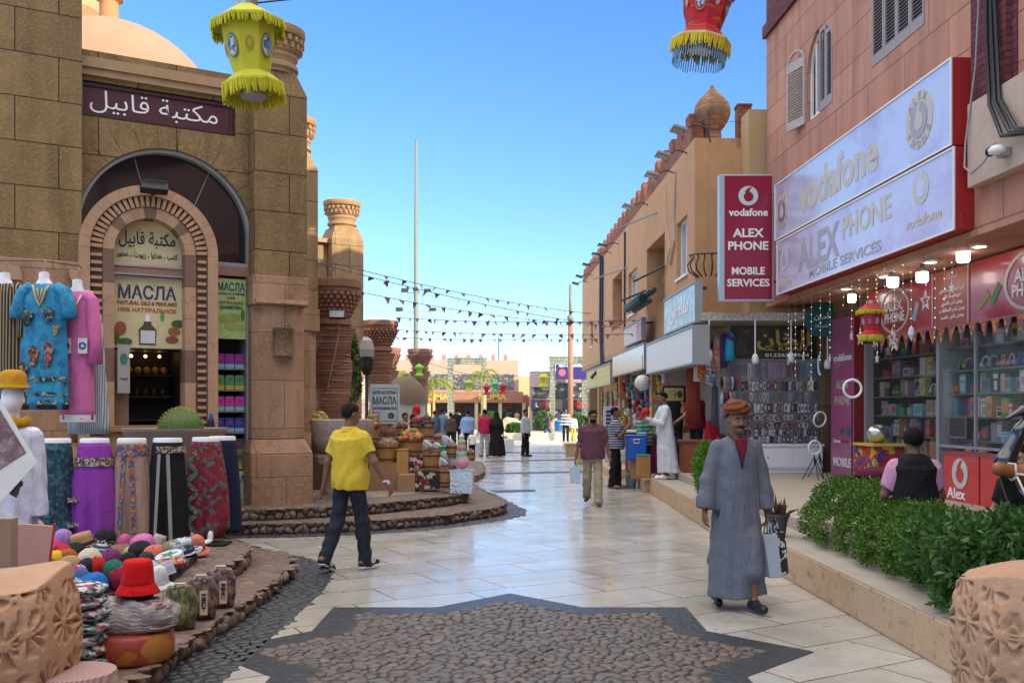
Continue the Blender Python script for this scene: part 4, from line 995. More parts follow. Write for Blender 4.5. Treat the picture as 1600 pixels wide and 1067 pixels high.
# red fascia panels
for k, (x0, x1, lab) in enumerate(((2.9,5.28,'red fascia panel with an oval ALEX PHONE badge behind the star lights'),(5.31,6.32,'brick red fascia panel with white Arabic verses'),(6.35,9.0,'red fascia panel with an oval badge, larger and cut by the picture edge'))):
    f = RF.thing('fascia_panel', lab, 'sign')
    b = MB(); b.box(x0,x1,.90,.96,2.95,3.78); b.build('panel', mat('fascia_red', (.38,.02,.025), .3, .1, 2, coat=.3) if k != 1 else mat('brick_red', (.36,.085,.06), .4, .12, 2), f)
    b = MB(); b.box(x0,x1,.885,.96,2.93,2.948); b.box(x1-.03,x1,.885,.899,2.95,3.78); b.build('panel_rim', mat('pale_rim', (.55,.4,.38), .5, .1), f)
    if k != 1:
        xc = (3.95, 7.75)[k//2]; b = MB(); n = 32; vs = []
        for i in range(n):
            a = 2*PI*i/n
            for s__ in (1, .88): vs += [(xc+.55*s__*math.cos(a), .89, 3.36+.38*s__*math.sin(a)), (xc+.55*s__*math.cos(a), .9, 3.36+.38*s__*math.sin(a))]
        b.add(vs, [f4 for i in range(n) for f4 in ((4*i,4*((i+1)%n),4*((i+1)%n)+2,4*i+2),(4*i,4*i+1,4*((i+1)%n)+1,4*((i+1)%n)),(4*i+2,4*((i+1)%n)+2,4*((i+1)%n)+3,4*i+3))])
        ov = b.build('oval_ring', PALE, f)
        text('lettering', 'ALEX.', LETW, f, (xc,.895,3.44), width=.62, height=.17, bold=.02); text('lettering', 'PHONE', LETW, f, (xc,.895,3.25), width=.72, height=.17, bold=.02)
        for q, (dx, dz, c) in enumerate(((.75,-.05,(.3,.42,.5)),(-.75,-.05,(.1,.2,.1)),(-1.05,-.1,(.3,.25,.1)))):
            if x0 < xc+dx < x1: b = MB(); b.cbox((xc+dx,.896,3.32+dz), (.12,.006,.3), 0, 0, .4+.3*q); b.build('phone_picture', cm(*c), f)
    else:
        for i, tx in enumerate(('قل أعوذ برب الفلق','من شر ما خلق','ومن شر غاسق','ومن شر النفاثات','ومن شر حاسد')): text('lettering', arab(tx), LETW, f, (5.83,.896,3.48-i*.1), width=(.72,.5,.6,.72,.66)[i], height=.075, bold=.01)
        text('emblem_lettering', arab('بسم الله'), PALE, f, (5.83,.896,3.66), width=.34, height=.14, bold=.02)
# shop windows: shelves, glass, counters
gl = RF.thing('shop_window', 'phone shop glass front with frames and long shelves inside', 'shop window')
b = MB()
SHZ = (.95,1.28,1.62,1.96,2.30,2.64)
for z in SHZ: b.box(2.12,5.25,1.3,1.85,z-.025,z); b.box(5.35,9.0,1.1,1.65,z-.025,z)
b.build('shelf', mat('shelf_dark', (.10,.085,.08), .4, .2), gl)
b = MB(); b.box(5.26,5.34,.95,1.85,.45,2.93); b.box(2.1,2.2,1.16,1.3,.45,2.93); b.box(6.31,6.35,.97,1.01,.45,2.93); b.box(2.2,5.25,1.16,1.2,.45,.55); b.box(5.345,9,.96,1.0,1.16,1.2); b.build('window_frame', GREYM, gl)
b = MB(); b.box(2.2,5.25,1.17,1.178,.56,2.93); b.box(5.35,9.0,.98,.988,1.2,2.93); b.build('pane', glassmat('shop_glass', (.25,.3,.3), .06), gl)
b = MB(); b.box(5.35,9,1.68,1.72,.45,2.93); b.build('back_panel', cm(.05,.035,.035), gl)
names = {'white':(.62,.62,.62),'pale blue':(.35,.48,.58),'black':(.02,.02,.024),'turquoise':(.1,.38,.42),'red':(.42,.03,.03),'pink':(.55,.25,.36),'yellow':(.55,.5,.12),'green':(.1,.3,.08),'grey':(.25,.26,.27),'purple':(.2,.1,.32),'brown':(.22,.12,.07),'dark blue':(.03,.06,.2),'orange':(.55,.22,.05),'silver':(.5,.5,.52)}
used = {}
def uniq(lab):
    return lab
def box_mesh(c, sz, style):
    c2 = rng.choice(list(names.values())); b = MB(); x, y, z = sz
    b.box(-x/2,x/2,-y/2,y/2,0,z)
    b.mi = 1
    if style == 0: b.box(-x*.38,x*.38,-y/2-.002,-y/2-.0005,z*.25,z*.8)
    elif style == 1: b.box(-x*.3,x*.3,-y/2-.002,-y/2-.0005,z*.12,z*.55); b.box(-x*.42,x*.42,-y/2-.002,-y/2-.0005,z*.68,z*.88)
    else: b.prismy([(x*.36*math.cos(i*PI/6), z*.5+min(x,z)*.36*math.sin(i*PI/6)) for i in range(12)], -y/2-.002, -y/2-.0005)
    return b.mesh('product_box', [cm(*mul(c,.7),.35), cm(*mul(c2,.7),.35)])
def headphone_mesh(c):
    b = MB(); b.tube([(.075*math.cos(PI*i/10), 0, .09+.09*math.sin(PI*i/10)) for i in range(11)], .01, 6)
    for s in (-1, 1): b.ball((s*.075,0,.065), (.022,.04,.045), 8, 6)
    return b.mesh('headphones', [cm(*c,.3)], True)
order = ['lowest','second','third','fourth','fifth','top']
pos_w = ['by the magenta pilaster','next to the pilaster end','in the first half','before the middle','at the middle','past the middle','in the second half','nearing the glass corner','by the glass corner','at the glass corner post']
for j, z in enumerate(SHZ):
    x = 2.3
    last = None; i = 0
    for x0, x1, y, sec in ((2.32,5.2,1.45,'far'),(5.42,8.7,1.22,'near')):
        x = x0
        while x < x1-.12:
            nm = rng.choice(list(names)); c = names[nm]; 
            while nm == last: nm = rng.choice(list(names)); c = names[nm]
            if sec == 'near' and j == 4: kind = 'hp'
            elif sec == 'far' and j == 3 and rng.random() < .4: kind = 'hp'
            else: kind = 'box'
            where = 'in the far bay' if sec == 'far' else 'by the red counter'
            adj = f' beside a {last} one' if last else ''
            if kind == 'hp':
                o = link('headphones', headphone_mesh(c), None, RF.w(x+.09, y, z), (0,0,RF.a+rng.uniform(-.4,.4))); wd = .2
                tag(o, f'{nm} headphones on the {order[j]} shelf {where}{adj}', 'headphones', 'headphones on the phone shop shelves')
            else:
                wd = rng.choice((.1,.13,.16,.2,.28)); ht = min(.295, rng.choice((.14,.2,.26,.29)))
                form = 'wide' if wd > ht*1.2 else ('tall' if ht > wd*1.3 else 'square')
                o = link('product_box', box_mesh(c, (wd,rng.uniform(.06,.14),ht), rng.randrange(3)), None, RF.w(x+wd/2, y+rng.uniform(-.05,.1), z), (0,0,RF.a+rng.uniform(-.12,.12)))
                tag(o, f'{nm} {form} box, {order[j]} shelf {where}{adj}', 'product box', 'boxes on the phone shop shelves')
            last = nm; x += wd+rng.uniform(.004,.03)
# red counters with the speech mark
for k, (x0, x1, lab) in enumerate(((6.14,7.08,'red counter front with a large silver speech mark ring and Alex script'),(7.12,9.6,'red counter front behind the leather camel, longer and partly hidden'))):
    q = RF.thing('red_counter', lab, 'counter')
    b = MB(); b.box(x0,x1,.62,.94,.45,1.1); b.build('counter_body', mat('bright_red', (.5,.02,.02), .3, .08, 2, coat=.3), q)
    b = MB(); b.box(x0-.02,x1,.6,.96,1.103,1.13); b.build('counter_top', cm(.3,.05,.05), q)
    if k == 0:
        voda(q, 6.6, .84, .21, .617, mat('silver_disc', (.6,.6,.62), .25, .1, metal=.4), mat('bright_red', (.5,.02,.02)))
        text('lettering', 'Alex', LETW, q, (6.5,.615,.56), width=.5, height=.15, bold=.01)
tvo = RF.thing('boxed_screen', 'dark framed screen standing on the lowest shelf behind the red counter', 'screen')
b = MB(); b.box(5.5,5.98,1.03,1.08,1.32,1.6); b.build('screen_panel', BLACK, tvo); b = MB(); b.box(5.48,6.0,1.025,1.028,1.3,1.33); b.box(5.48,6.0,1.025,1.028,1.6,1.63); b.box(5.48,5.51,1.025,1.028,1.33,1.6); b.box(5.97,6.0,1.025,1.028,1.33,1.6); b.build('screen_rim', cm(.2,.12,.14), tvo)
tc_ = RF.thing('draped_side_table', 'small table with red patterned cloth and a foil covered ball by the phone shop', 'table')
b = MB(); b.box(3.4,4.2,.45,.95,.45,1.12); b.build('table_body', pattern('red_tent_cloth', [(.4,.03,.03),(.45,.04,.03),(.03,.05,.2),(.5,.35,.05),(.35,.02,.02)], 14), tc_)
b = MB(); b.box(3.35,4.25,.4,1.0,1.123,1.16); b.build('table_top', cm(.55,.4,.06), tc_)
fb = thing('foil_ball', 'crumpled silver foil ball on the red draped table', 'foil ball', RF.w(3.75,.7,1.16))
s = SDF((-.22,-.22,-.02),(.22,.22,.36),.014); s.ell((0,0,.16),(.18,.18,.16),0); s.disp(lambda X,Y,Z: .012*np.sin(22*X+9*Z)*np.sin(19*Y+12*Z)+.008*np.sin(40*X)*np.sin(37*Z)); s.build('foil', mat('foil', (.6,.6,.62), .25, .15, 20, .8, 25, metal=.9), fb)
# star light curtain
def starpoly(r, r2=None, n=5, a0=PI/2): return [((r if i % 2 == 0 else (r2 or r*.42))*math.cos(a0+PI*i/n), (r if i % 2 == 0 else (r2 or r*.42))*math.sin(a0+PI*i/n)) for i in range(2*n)]
sc_ = RF.thing('star_light_curtain', 'string of white fairy lights with hanging silver stars and moons under the sign', 'string light')
SIL = mat('silver_card', (.6,.58,.52), .35, .15, metal=.3)
b = MB(); pts = []
drops = [(1232,492,505,565,'s'),(1243,490,500,590,'n'),(1256,485,505,558,'s'),(1268,480,520,600,'o'),(1282,470,495,570,'m'),(1297,460,500,560,'s'),(1318,452,480,0,'n'),(1331,435,470,525,'s'),(1343,425,470,0,'n'),(1356,425,490,490,'s'),(1369,424,500,530,'o'),(1383,420,480,482,'s'),(1398,425,500,535,'o'),(1411,400,470,0,'n'),(1424,425,470,520,'d'),(1447,430,470,470,'o'),(1461,420,500,530,'n'),(1476,420,470,475,'n'),(1488,410,440,450,'s'),(1371,430,560,557,'s'),(1395,520,525,528,'o'),(1345,520,520,527,'o')]
beads = MB(); lines = MB(); yo = .05
for px, y0, y1, ys_, kd in drops:
    x, z0 = RF.hit(px, y0, yo); _, z1 = RF.hit(px, max(ys_, y1), yo)
    lines.tube([(x,yo,3.82),(x,yo,z1)], .002, 4)
    z = z0
    while z > z1: beads.cbox((x+rng.uniform(-.012,.012),yo-.004,z), (.009,.009,.013)); z -= .13
    if kd in 'so':
        r = .085 if kd == 's' else .15; P = starpoly(r); m_ = MB()
        if kd == 's': m_.prismy([(x+p[0], z1+p[1]) for p in P], yo-.012, yo-.004)
        else:
            n = len(P); I = [(p[0]*.7, p[1]*.7) for p in P]
            vs = [(x+p[0],yo-.014,z1+p[1]) for p in P]+[(x+p[0],yo-.014,z1+p[1]) for p in I]+[(x+p[0],yo-.002,z1+p[1]) for p in P]+[(x+p[0],yo-.002,z1+p[1]) for p in I]
            m_.add(vs, [f4 for i in range(n) for f4 in ((i,(i+1)%n,n+(i+1)%n,n+i),(2*n+i,3*n+i,3*n+(i+1)%n,2*n+(i+1)%n),(i,2*n+i,2*n+(i+1)%n,(i+1)%n),(n+i,n+(i+1)%n,3*n+(i+1)%n,3*n+i))])
        m_.build('star', SIL, sc_)
    elif kd == 'm':
        m_ = MB(); P = [(.13*math.cos(R(70+i*22)), .19*math.sin(R(70+i*22))) for i in range(11)]+[(.09*math.cos(R(280-i*20))+.03, .15*math.sin(R(280-i*20))) for i in range(10)]
        m_.prismy([(x+p[0], z1+p[1]) for p in P], yo-.012, yo-.004); m_.build('crescent', cm(.3,.45,.5), sc_)
    elif kd == 'd':
        m_ = MB(); m_.lathe([(.002,-.12),(.05,-.02),(.035,.06),(.002,.1)], 8, (x,yo,z1)); m_.build('pendant', cm(.6,.62,.7,.3), sc_)
top = [(RF.hit(px, y0, yo)) for px, y0, *_ in drops[:19]]
lines.tube([(x,yo,3.8) for x, z in sorted(top)], .006, 5)
lines.build('light_wire', cm(.5,.48,.42), sc_); beads.build('light_beads', emit('fairy', (1,.93,.75), .7), sc_)
# pennants under the fascia
for k in range(12):
    pass
pf = RF.thing('pennant_garland', 'garland of small orange patterned pennants hanging under the red fascia', 'garland')
b = MB(); b.tube([(3.0,.86,2.93),(9,.86,2.95)], .006, 4); b.build('garland_cord', cm(.4,.1,.06), pf)
PEN = pattern('pennant_print', [(.5,.14,.04),(.45,.05,.03),(.1,.12,.3),(.6,.3,.08)], 22)
for k in range(20):
    x = 3.2+k*.29; b = MB(); b.prismy([(x,2.925),(x+.2,2.925),(x+.1+rng.uniform(-.05,.05),2.925-rng.uniform(.2,.28))], .85, .858); b.build('pennant', PEN, pf)
# cables on the pilaster
cb = RF.thing('cable_bundle', 'bundle of black cables hanging down the purple brick pilaster', 'cables')
b = MB()
for k, (x, a) in enumerate(((8.62,0),(8.68,.05),(8.74,.08))): b.tube([(x,-.13,9.6),(x+.01,-.14,7.2),(x+.03+a,-.14,6.0),(x+.2+a,-.2,5.2),(x+.55+a*2,-.26,4.75),(x+1.2,-.3,4.6)], .026, 6)
b.build('black_cable', BLACK, cb, True)
gc = RF.thing('grey_cable', 'thin grey cable looping down beside the end of the sign to the camera', 'cables')
b = MB(); b.tube([(8.55,-.12,9.6),(8.5,-.13,7.0),(8.4,-.14,5.8),(8.28,-.2,4.9),(8.3,-.22,4.62),(8.5,-.24,4.5),(8.8,-.26,4.55),(9.05,-.26,4.7)], .012, 6); b.build('cable', GREYM, gc, True)
cv = RF.thing('security_camera', 'white dome security camera on the plaster ledge beside the cables', 'camera')
b = MB(); b.lathe([(.0,0),(.09,.01),(.1,.06),(.06,.1)], 14, (9.12,-.28,4.55)); b.build('camera_body', WHITE, cv, True); b = MB(); b.ball((9.06,-.33,4.6), .055, 10, 8); b.build('camera_lens', BLACK, cv, True)
b = MB(); b.box(9.05,9.2,-.25,-.17,4.53,4.62); b.build('camera_bracket', GREYM, cv)
dc = RF.thing('wire', 'thin black wire sagging between the two shuttered windows', 'cables')
b = MB(); b.tube([(3.6,-.03,9.3),(4.1,-.05,8.9),(4.4,-.06,8.4),(4.8,-.05,8.15),(5.1,-.03,8.4),(5.2,-.03,8.6)], .012, 5); b.build('wire_strand', BLACK, dc)
# vertical red sign
vs_ = thing('vertical_shop_sign', 'tall red box sign with white phone shop lettering and silver ring', 'sign', (4.56,18.7,0), R(-1))
b = MB(); b.box(-.52,.52,0,.2,3.83,6.3); b.build('sign_box', mat('sign_alu', (.42,.5,.55), .35, .1, metal=.3), vs_, bevel=.01)
b = MB(); b.box(-.42,.5,-.008,-.001,3.87,6.27); b.build('sign_face', mat('crimson_face', (.27,.006,.035), .3, .1, 1.5, coat=.3), vs_)
b = MB(); b.box(.505,.53,-.02,.21,3.82,6.31); b.build('sign_rim', GREYM, vs_)
voda(vs_, .04, 5.88, .19, -.009, mat('pale_silver', (.55,.6,.64), .3, .15), _mc['crimson_face'])
for tx, z, wd, h_ in (('vodafone',5.56,.76,.15),('ALEX',5.16,.6,.17),('PHONE',4.91,.78,.17),('MOBILE',4.42,.64,.15),('SERVICES',4.19,.82,.15)): text('lettering', tx, LETW, vs_, (.04,-.012,z), width=wd, height=h_, bold=.025)
b = MB(); b.box(.53,.85,.08,.12,5.9,5.94); b.box(.53,.85,.08,.12,4.2,4.24); b.build('bracket', DARKM, vs_)
# ------------------------------------------------------------------ orange building
OF = Fr(3.9, 20.5, math.atan2(-1, .026))
ORA = mat('orange_render', (.52,.29,.145), .85, .14, 1.2, .25, 60, c2=(.44,.24,.12), c2fac=(.5,.68))
ob = OF.thing('orange_building', 'long two storey orange rendered building over the souvenir shops', 'building')
b = MB(); wall_grid(b, -24.2, 0, 3.66, 7.52, [(-1.95,-.75,4.75,6.05),(-6.15,-3.45,4.45,6.15),(-9.6,-7.9,4.65,5.95),(-13.4,-11.0,4.5,6.3),(-20.5,-19.6,4.4,5.4)], 0, .3)
b.box(-.3,0,.303,6,3.66,7.52); b.box(-24.2,-.3,5.7,6,3.66,7.52); b.box(-24.2,-23.9,.303,5.7,3.66,7.52); b.box(-24.2,0,.9,6,7.3,7.515); b.build('upper_wall', ORA, ob)
for x0, x1, z0, z1 in ((-6.15,-3.45,4.45,6.15),(-13.4,-11,4.5,6.3)):
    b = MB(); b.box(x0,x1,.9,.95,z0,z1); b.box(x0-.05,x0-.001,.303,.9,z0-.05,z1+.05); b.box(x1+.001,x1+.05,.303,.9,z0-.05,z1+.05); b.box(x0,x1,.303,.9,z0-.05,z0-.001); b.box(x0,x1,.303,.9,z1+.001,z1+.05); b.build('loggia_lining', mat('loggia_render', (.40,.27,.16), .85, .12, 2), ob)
b = MB(); b.box(-24.2,.02,-.02,6,3.5,3.657); b.box(-24.2,-.02,2.0,2.1,.2,3.498); b.box(-24.2,-23.9,.3,2,.2,3.498); b.build('lower_floor', mat('dull_render', (.34,.23,.15), .85, .2, 3), ob)
for x in (-7.0,-13.6,-20): MB().box(x-.2,x+.2,.25,.65,.22,3.497).build('shop_pier', ORA, ob)
for x0, x1, z0, z1 in ((-1.95,-.75,4.75,6.05),(-9.6,-7.9,4.65,5.95),(-20.5,-19.6,4.4,5.4)):
    b = MB(); xm = (x0+x1)/2
    for q in ((x0,x1,z0,z0+.06),(x0,x1,z1-.06,z1),(x0,x0+.06,z0+.06,z1-.06),(x1-.06,x1,z0+.06,z1-.06),(xm-.03,xm+.03,z0+.06,z1-.06)): b.box(q[0],q[1],.1,.16,q[2],q[3])
    b.box(x0-.05,x1+.05,-.04,.0,z0-.06,z0-.001)
    f = b.build('window', WHITE, ob); b = MB(); b.box(x0,x1,.14,.145,z0,z1); b.build('pane', mat('bright_pane', (.25,.3,.34), .05, .1, spec=.9), f)
BRW = blockmat('parapet_brick', (.33,.12,.07), (.2,.1,.07), .25, .085, .008, .25, bump=.6, tint=.25, jd=1.)
b = MB()
def stepped(mb, x0, x1, base, y0, y1, n, h):
    wd = (x1-x0)/n
    for k in range(n):
        xa = x0+k*wd
        for i, (f0, f1, hh) in enumerate(((0,1,.30),(.14,.86,.5),(.3,.7,.68))):
            zlo = base if i == 0 else base+h*((.30,.5,.68)[i-1])
            mb.box(xa+wd*f0+.0, xa+wd*f1, y0, y1, zlo, base+h*hh)
stepped(b, -6.3, -.35, 7.523, .02, .27, 6, 1.05); stepped(b, -15.5, -6.6, 7.523, .02, .27, 9, 1.0); stepped(b, -24.1, -15.7, 7.523, .02, .27, 9, .95)
b.build('brick_crenellation', BRW, ob)
b = MB(); b.box(0.003,.6,1.0,6.0,3.66,7.95); b.build('end_wall', mat('tan_render', (.46,.32,.17), .85, .12, 2, .5, 40), ob)
on = thing('onion_finial', 'brick onion dome finial on the roof corner of the orange building', 'finial', (4.42,21.2,7.52))
b = MB(); b.lathe([(.2,0),(.2,.28),(.18,.32),(.26,.42),(.34,.54),(.395,.68),(.4,.8),(.37,.92),(.29,1.04),(.18,1.15),(.08,1.25),(.02,1.36)], 22); b.build('onion_body', blockmat('onion_brick', (.42,.23,.13), (.3,.2,.12), .2, .085, .01, .3, bump=.8, tint=.3, jd=1.), on, 'a')
b = MB(); b.lathe([(.31,0),(.31,.06),(.25,.07)], 22); b.build('finial_base', ORA, on)
ch = thing('brick_chimney', 'short square red brick chimney beside the onion finial', 'chimney', (5.2,21.6,7.5))
b = MB(); b.box(-.15,.15,-.15,.15,0,1.0); b.build('chimney_stack', BRW, ch); b = MB(); b.box(-.17,.17,-.17,.17,1.002,1.05); b.build('chimney_cap', BRW, ch)
# floodlights on arms along the parapet
for k, (px, py) in enumerate(((1060,203),(1035,243),(1018,274),(981,323),(941,384),(931,398),(916,414),(905,432),(899,443))):
    x, z = OF.hit(px, py, -.55)
    f = thing('roof_floodlight', f'floodlight on an arm over the orange parapet, {["largest by the onion finial","second from the onion finial","third from the onion finial","fourth from the onion finial","fifth from the onion finial","sixth from the onion finial","third from the far end","next to last at the far end","last at the far end"][k]}', 'floodlight', OF.w(x,-.55,z), OF.a, 'floodlights along the parapet')
    b = MB(); b.cbox((0,0,0), (.42 if k < 4 else .36,.3,.06), 0, R(-16)); b.build('lamp_housing', GREYM if k < 4 else DARKM, f, bevel=.01)
    b = MB(); b.cbox((0,-.01,-.036), (.32,.22,.008), 0, R(-16)); b.build('lamp_glass', mat('lamp_glass', (.3,.32,.33)), f)
    b = MB(); b.tube([(0,.12,.02),(0,.35,.12),(0,.55,.05),(0,.66,-.25)], .018, 5); 
    if k < 4: b.tube([(.1,.6,-.2),(.1,.6,.35)], .01, 4)
    b.build('arm', DARKM, f)
pp = OF.thing('down_pipe', 'dark blue drain pipes and cables running down the orange wall', 'pipe')
for P_, r_ in (([(-16.2,-.08,7.6),(-16.2,-.1,5),(-15.8,-.1,3.4),(-15.8,-.5,2.9)],.06),([(-15.9,-.06,7.5),(-15.9,-.08,4),(-15.4,-.08,3.2)],.045),([(-10.2,-.03,7.4),(-10.2,-.04,4.2)],.03)): MB().tube(P_, r_, 6).build('pipe_run', mat('navy_pipe', (.02,.025,.06), .4, .2), pp)
b = MB(); b.tube([(-3.2,-.02,7.2),(-3.1,-.03,6.3),(-2.6,-.03,5.6),(-3.5,-.03,4.9)], .014, 5); b.tube([(-2.0,-.02,7.3),(-2.15,-.03,6.2),(-2.05,-.03,5.7),(-2.6,-.03,5.2)], .025, 5); b.build('thin_cable', cm(.5,.4,.33), pp)
for k, (x, z) in enumerate(((-4.5,6.85),(-9.8,6.2),(-12,4.85))):
    a = OF.thing('wall_rod', f'thin metal rod sticking out of the orange wall, {["the topmost","above the drain pipe","the lowest by the window"][k]}', 'rod')
    b = MB(); b.tube([(x,0,z),(x-1.6,-.9,z-.15)], .022, 5); b.build('rod_bar', GREYM, a)
# awning frame, balcony basket, signs
aw = OF.thing('folded_awning', 'folded blue green awning roll under the loggia of the orange building', 'awning')
b = MB()
for i in range(9): b.tube([(-6.1,-.25-.35*math.sin(i*.35),4.62+.09*math.cos(i)-i*.02),(-3.5,-.25-.35*math.sin(i*.35),4.62+.09*math.cos(i)-i*.02)], .07, 6)
b.build('awning_cloth', stripes('awning_cloth', (.03,.06,.07), (.09,.15,.17), 0, .22, .5), aw, True)
b = MB(); b.tube([(-6.3,0,5.05),(-6.3,-.7,4.75)], .03, 5); b.tube([(-3.4,0,5.3),(-3.4,-.8,4.9)], .03, 5); b.build('awning_arm', DARKM, aw)
bk = thing('balcony_basket', 'curved black iron window basket beside the red vertical sign', 'railing', (4.15,20.2,4.5))
b = MB()
for i in range(9):
    a = PI+PI*i/8; c_, s_ = math.cos(a), math.sin(a)*.7
    b.tube([(.25*c_,.25*s_,.0),(.42*c_,.42*s_,.12),(.46*c_,.46*s_,.25),(.36*c_,.36*s_,.4),(.42*c_,.42*s_,.46)], .016, 5)
b.tube([(.42*math.cos(PI+PI*i/12),.3*math.sin(PI+PI*i/12),.46) for i in range(13)], .018, 5); b.build('iron_bars', BLACK, bk)
def osign(name, lab, px0, y0a, y0b, px1, y1a, y1b, m, depth=.12, yo=-.3, rim=True, arms=True):
    s = OF.thing(name, lab, 'sign'); xa, za = OF.hit(px0, y0a, yo); _, zb = OF.hit(px0, y0b, yo); xb, zc = OF.hit(px1, y1a, yo); _, zd = OF.hit(px1, y1b, yo)
    zt, zl = (za+zc)/2, (zb+zd)/2
    b = MB(); b.box(xa,xb,yo,yo+depth,zl,zt); b.build('sign_face', m, s)
    if rim:
        b = MB(); b.box(xa-.03,xb+.03,yo-.02,yo+depth+.01,zt+.002,zt+.04); b.box(xa-.03,xb+.03,yo-.02,yo+depth+.01,zl-.04,zl-.002); b.box(xb+.002,xb+.03,yo-.02,yo+depth+.01,zl,zt); b.build('sign_rim', GREYM, s)
    if arms:
        b = MB(); b.box(xa+.3,xa+.36,yo+depth+.002,.0,zt-.1,zt-.04); b.box(xb-.36,xb-.3,yo+depth+.002,.0,zt-.1,zt-.04); b.build('bracket', DARKM, s)
    return s, xa, xb, zl, zt, yo
s, xa, xb, zl, zt, yo = osign('teal_shop_sign', 'pale teal shop sign with faint Arabic script at the corner of the orange building', 1038,470,515,1087,443,508, mat('pale_teal', (.33,.42,.42), .3, .25, 2, c2=(.55,.6,.58), c2fac=(.5,.62)))
text('lettering', arab('سلطان'), LETW, s, ((xa+xb)/2,yo-.005,(zl+zt)/2), width=2.0, height=.5, bold=.02)
osign('white_shop_sign', 'blank white box sign hanging over the souvenir stalls', 1010,530,578,1083,524,572, mat('sign_white', (.6,.6,.62), .4, .06, 2), .3, -.5)
s, xa, xb, zl, zt, yo = osign('silver_shop_sign', 'weathered silver panel sign with faint markings above the toy stall', 957,556,586,1007,540,576, mat('silver_sheet', (.45,.42,.38), .25, .2, 1.2, metal=.35, c2=(.3,.2,.14), c2fac=(.55,.75)))
s, xa, xb, zl, zt, yo = osign('slatted_sign', 'pale yellow slatted sign at the far end of the orange building', 917,580,606,954,569,600, stripes('yellow_slats', (.55,.47,.2), (.62,.55,.32), 2, .2, .85))
s, xa, xb, zl, zt, yo = osign('small_red_white_sign', 'white and red sign sticking out behind the bunting', 975,515,540,1003,498,530, cm(.6,.55,.52), .1, -.35)
b = MB(); b.box(xb-.9,xb-.1,yo-.008,yo-.001,zl+.05,zt-.05); b.build('red_patch', REDP, s)
# ------------------------------------------------------------------ jewellery kiosk facing the street
EK = Fr(4.42, 19.75, 0)
ek = EK.thing('jewellery_kiosk', 'open fronted jewellery kiosk with black gold banner and white cabinet base', 'kiosk')
b = MB(); b.box(0,1.85,.0,.06,.45,3.5); b.build('back_wall', cm(.36,.33,.36), ek)
b = MB(); b.box(-.7,1.9,-.75,.9,3.5,3.6); b.build('canopy_slab', mat('slab_soffit', (.5,.45,.4), .8, .15), ek)
b = MB(); b.box(-.72,1.9,-.8,-.755,3.48,3.64); b.build('canopy_edge', mat('peeled_edge', (.5,.52,.55), .8, .2, 14, c2=(.36,.26,.2), c2fac=(.45,.5)), ek)
b = MB(); b.box(.02,1.84,-.42,-.003,.52,.98); b.build('cabinet_base', WHITE, ek, bevel=.006)
b = MB(); b.box(0.0,1.86,-.45,-.003,.983,1.03); b.box(.02,1.84,-.4,-.003,.452,.518); b.build('cabinet_top', WHITE, ek)
for k in range(3):
    b = MB(); b.box(.06+k*.6,.63+k*.6,-.438,-.422,.56,.94); d = b.build('cabinet_door', WHITE, ek, bevel=.005)
    b = MB(); b.ball((.57+k*.6 if k % 2 == 0 else .13+k*.6,-.446,.76), .014, 8, 6); b.build('knob', BLACK, d)
b = MB()
for z in (1.18,1.32,1.46,1.62,1.85,2.06,2.3,2.66): b.tube([(.02,-.1,z),(1.83,-.1,z)], .008, 5)
for x in (.02,.63,1.23,1.83): b.tube([(x,-.08,1.03),(x,-.08,2.74)], .012, 5)
b.build('wire_rack', GREYM, ek)
bn = EK.thing('black_gold_banner', 'black banner with gold Arabic calligraphy over the jewellery racks', 'banner')
b = MB(); b.box(.06,1.84,-.06,-.02,2.76,3.44); b.build('banner_cloth', mat('black_silk', (.02,.017,.013), .35, .5, 3, c2=(.10,.075,.04), c2fac=(.5,.66)), bn)
text('lettering', arab('الخان'), GOLD, bn, (1.15,-.065,3.15), width=1.1, height=.42, bold=.02); text('lettering', 'EL KHAN', GOLD, bn, (1.2,-.065,2.98), width=.85, height=.1, bold=.02)
text('lettering', '01226238544', LETW, bn, (1.22,-.065,2.84), width=.9, height=.075, bold=.02)
b = MB(); b.box(.04,1.86,-.07,-.015,2.735,2.758); b.build('banner_batten', GREYM, bn)
ts = EK.thing('round_teal_sign', 'round teal sign with small Arabic lettering above the kiosk corner', 'sign')
b = MB(); b.prismy([(1.66+.33*math.cos(i*PI/20), 3.47+.33*math.sin(i*PI/20)) for i in range(40)], -.9, -.86); b.box(1.72,2.0,-.858,-.83,3.14,3.8); b.build('sign_disc', cm(.01,.10,.14,.35), ts)
text('lettering', arab('أمان'), LETW, ts, (1.66,-.903,3.55), width=.3, height=.16, bold=.015); text('lettering', arab('للصرافة'), LETW, ts, (1.66,-.903,3.36), width=.26)
# accessories on the racks
def strand(c, L):
    b = MB()
    b.tube([(-.018,0,0),(-.024,-.006,-L*.5),(-.012,-.01,-L*.9),(0,-.01,-L),(.012,-.01,-L*.9),(.024,-.006,-L*.5),(.018,0,0)], .0075, 5)
    b.mi = 1; b.ball((0,-.015,-L-.012), (.014,.01,.018), 6, 5); b.mi = 0; b.cbox((0,.002,.008), (.05,.004,.022)); return b
def card(c, w_, h_):
    b = MB(); b.box(-w_/2,w_/2,-.004,.004,-h_,0); b.mi = 1; b.ball((0,-.008,-h_*.5), (w_*.3,.012,h_*.3), 7, 5); b.mi = 0; b.tube([(0,0,0),(0,.0,.02),(0,.03,.024)], .003, 4); return b
def bangle(c, r):
    b = MB(); b.tube([(r*math.cos(i*PI/8), 0, -r+r*math.sin(i*PI/8)) for i in range(17)], .011, 5); b.mi = 1; b.ball((0,-.012,-2*r), (.016,.012,.016), 6, 5); b.mi = 0; b.cbox((0,.01,.0), (.03,.004,.02)); return b
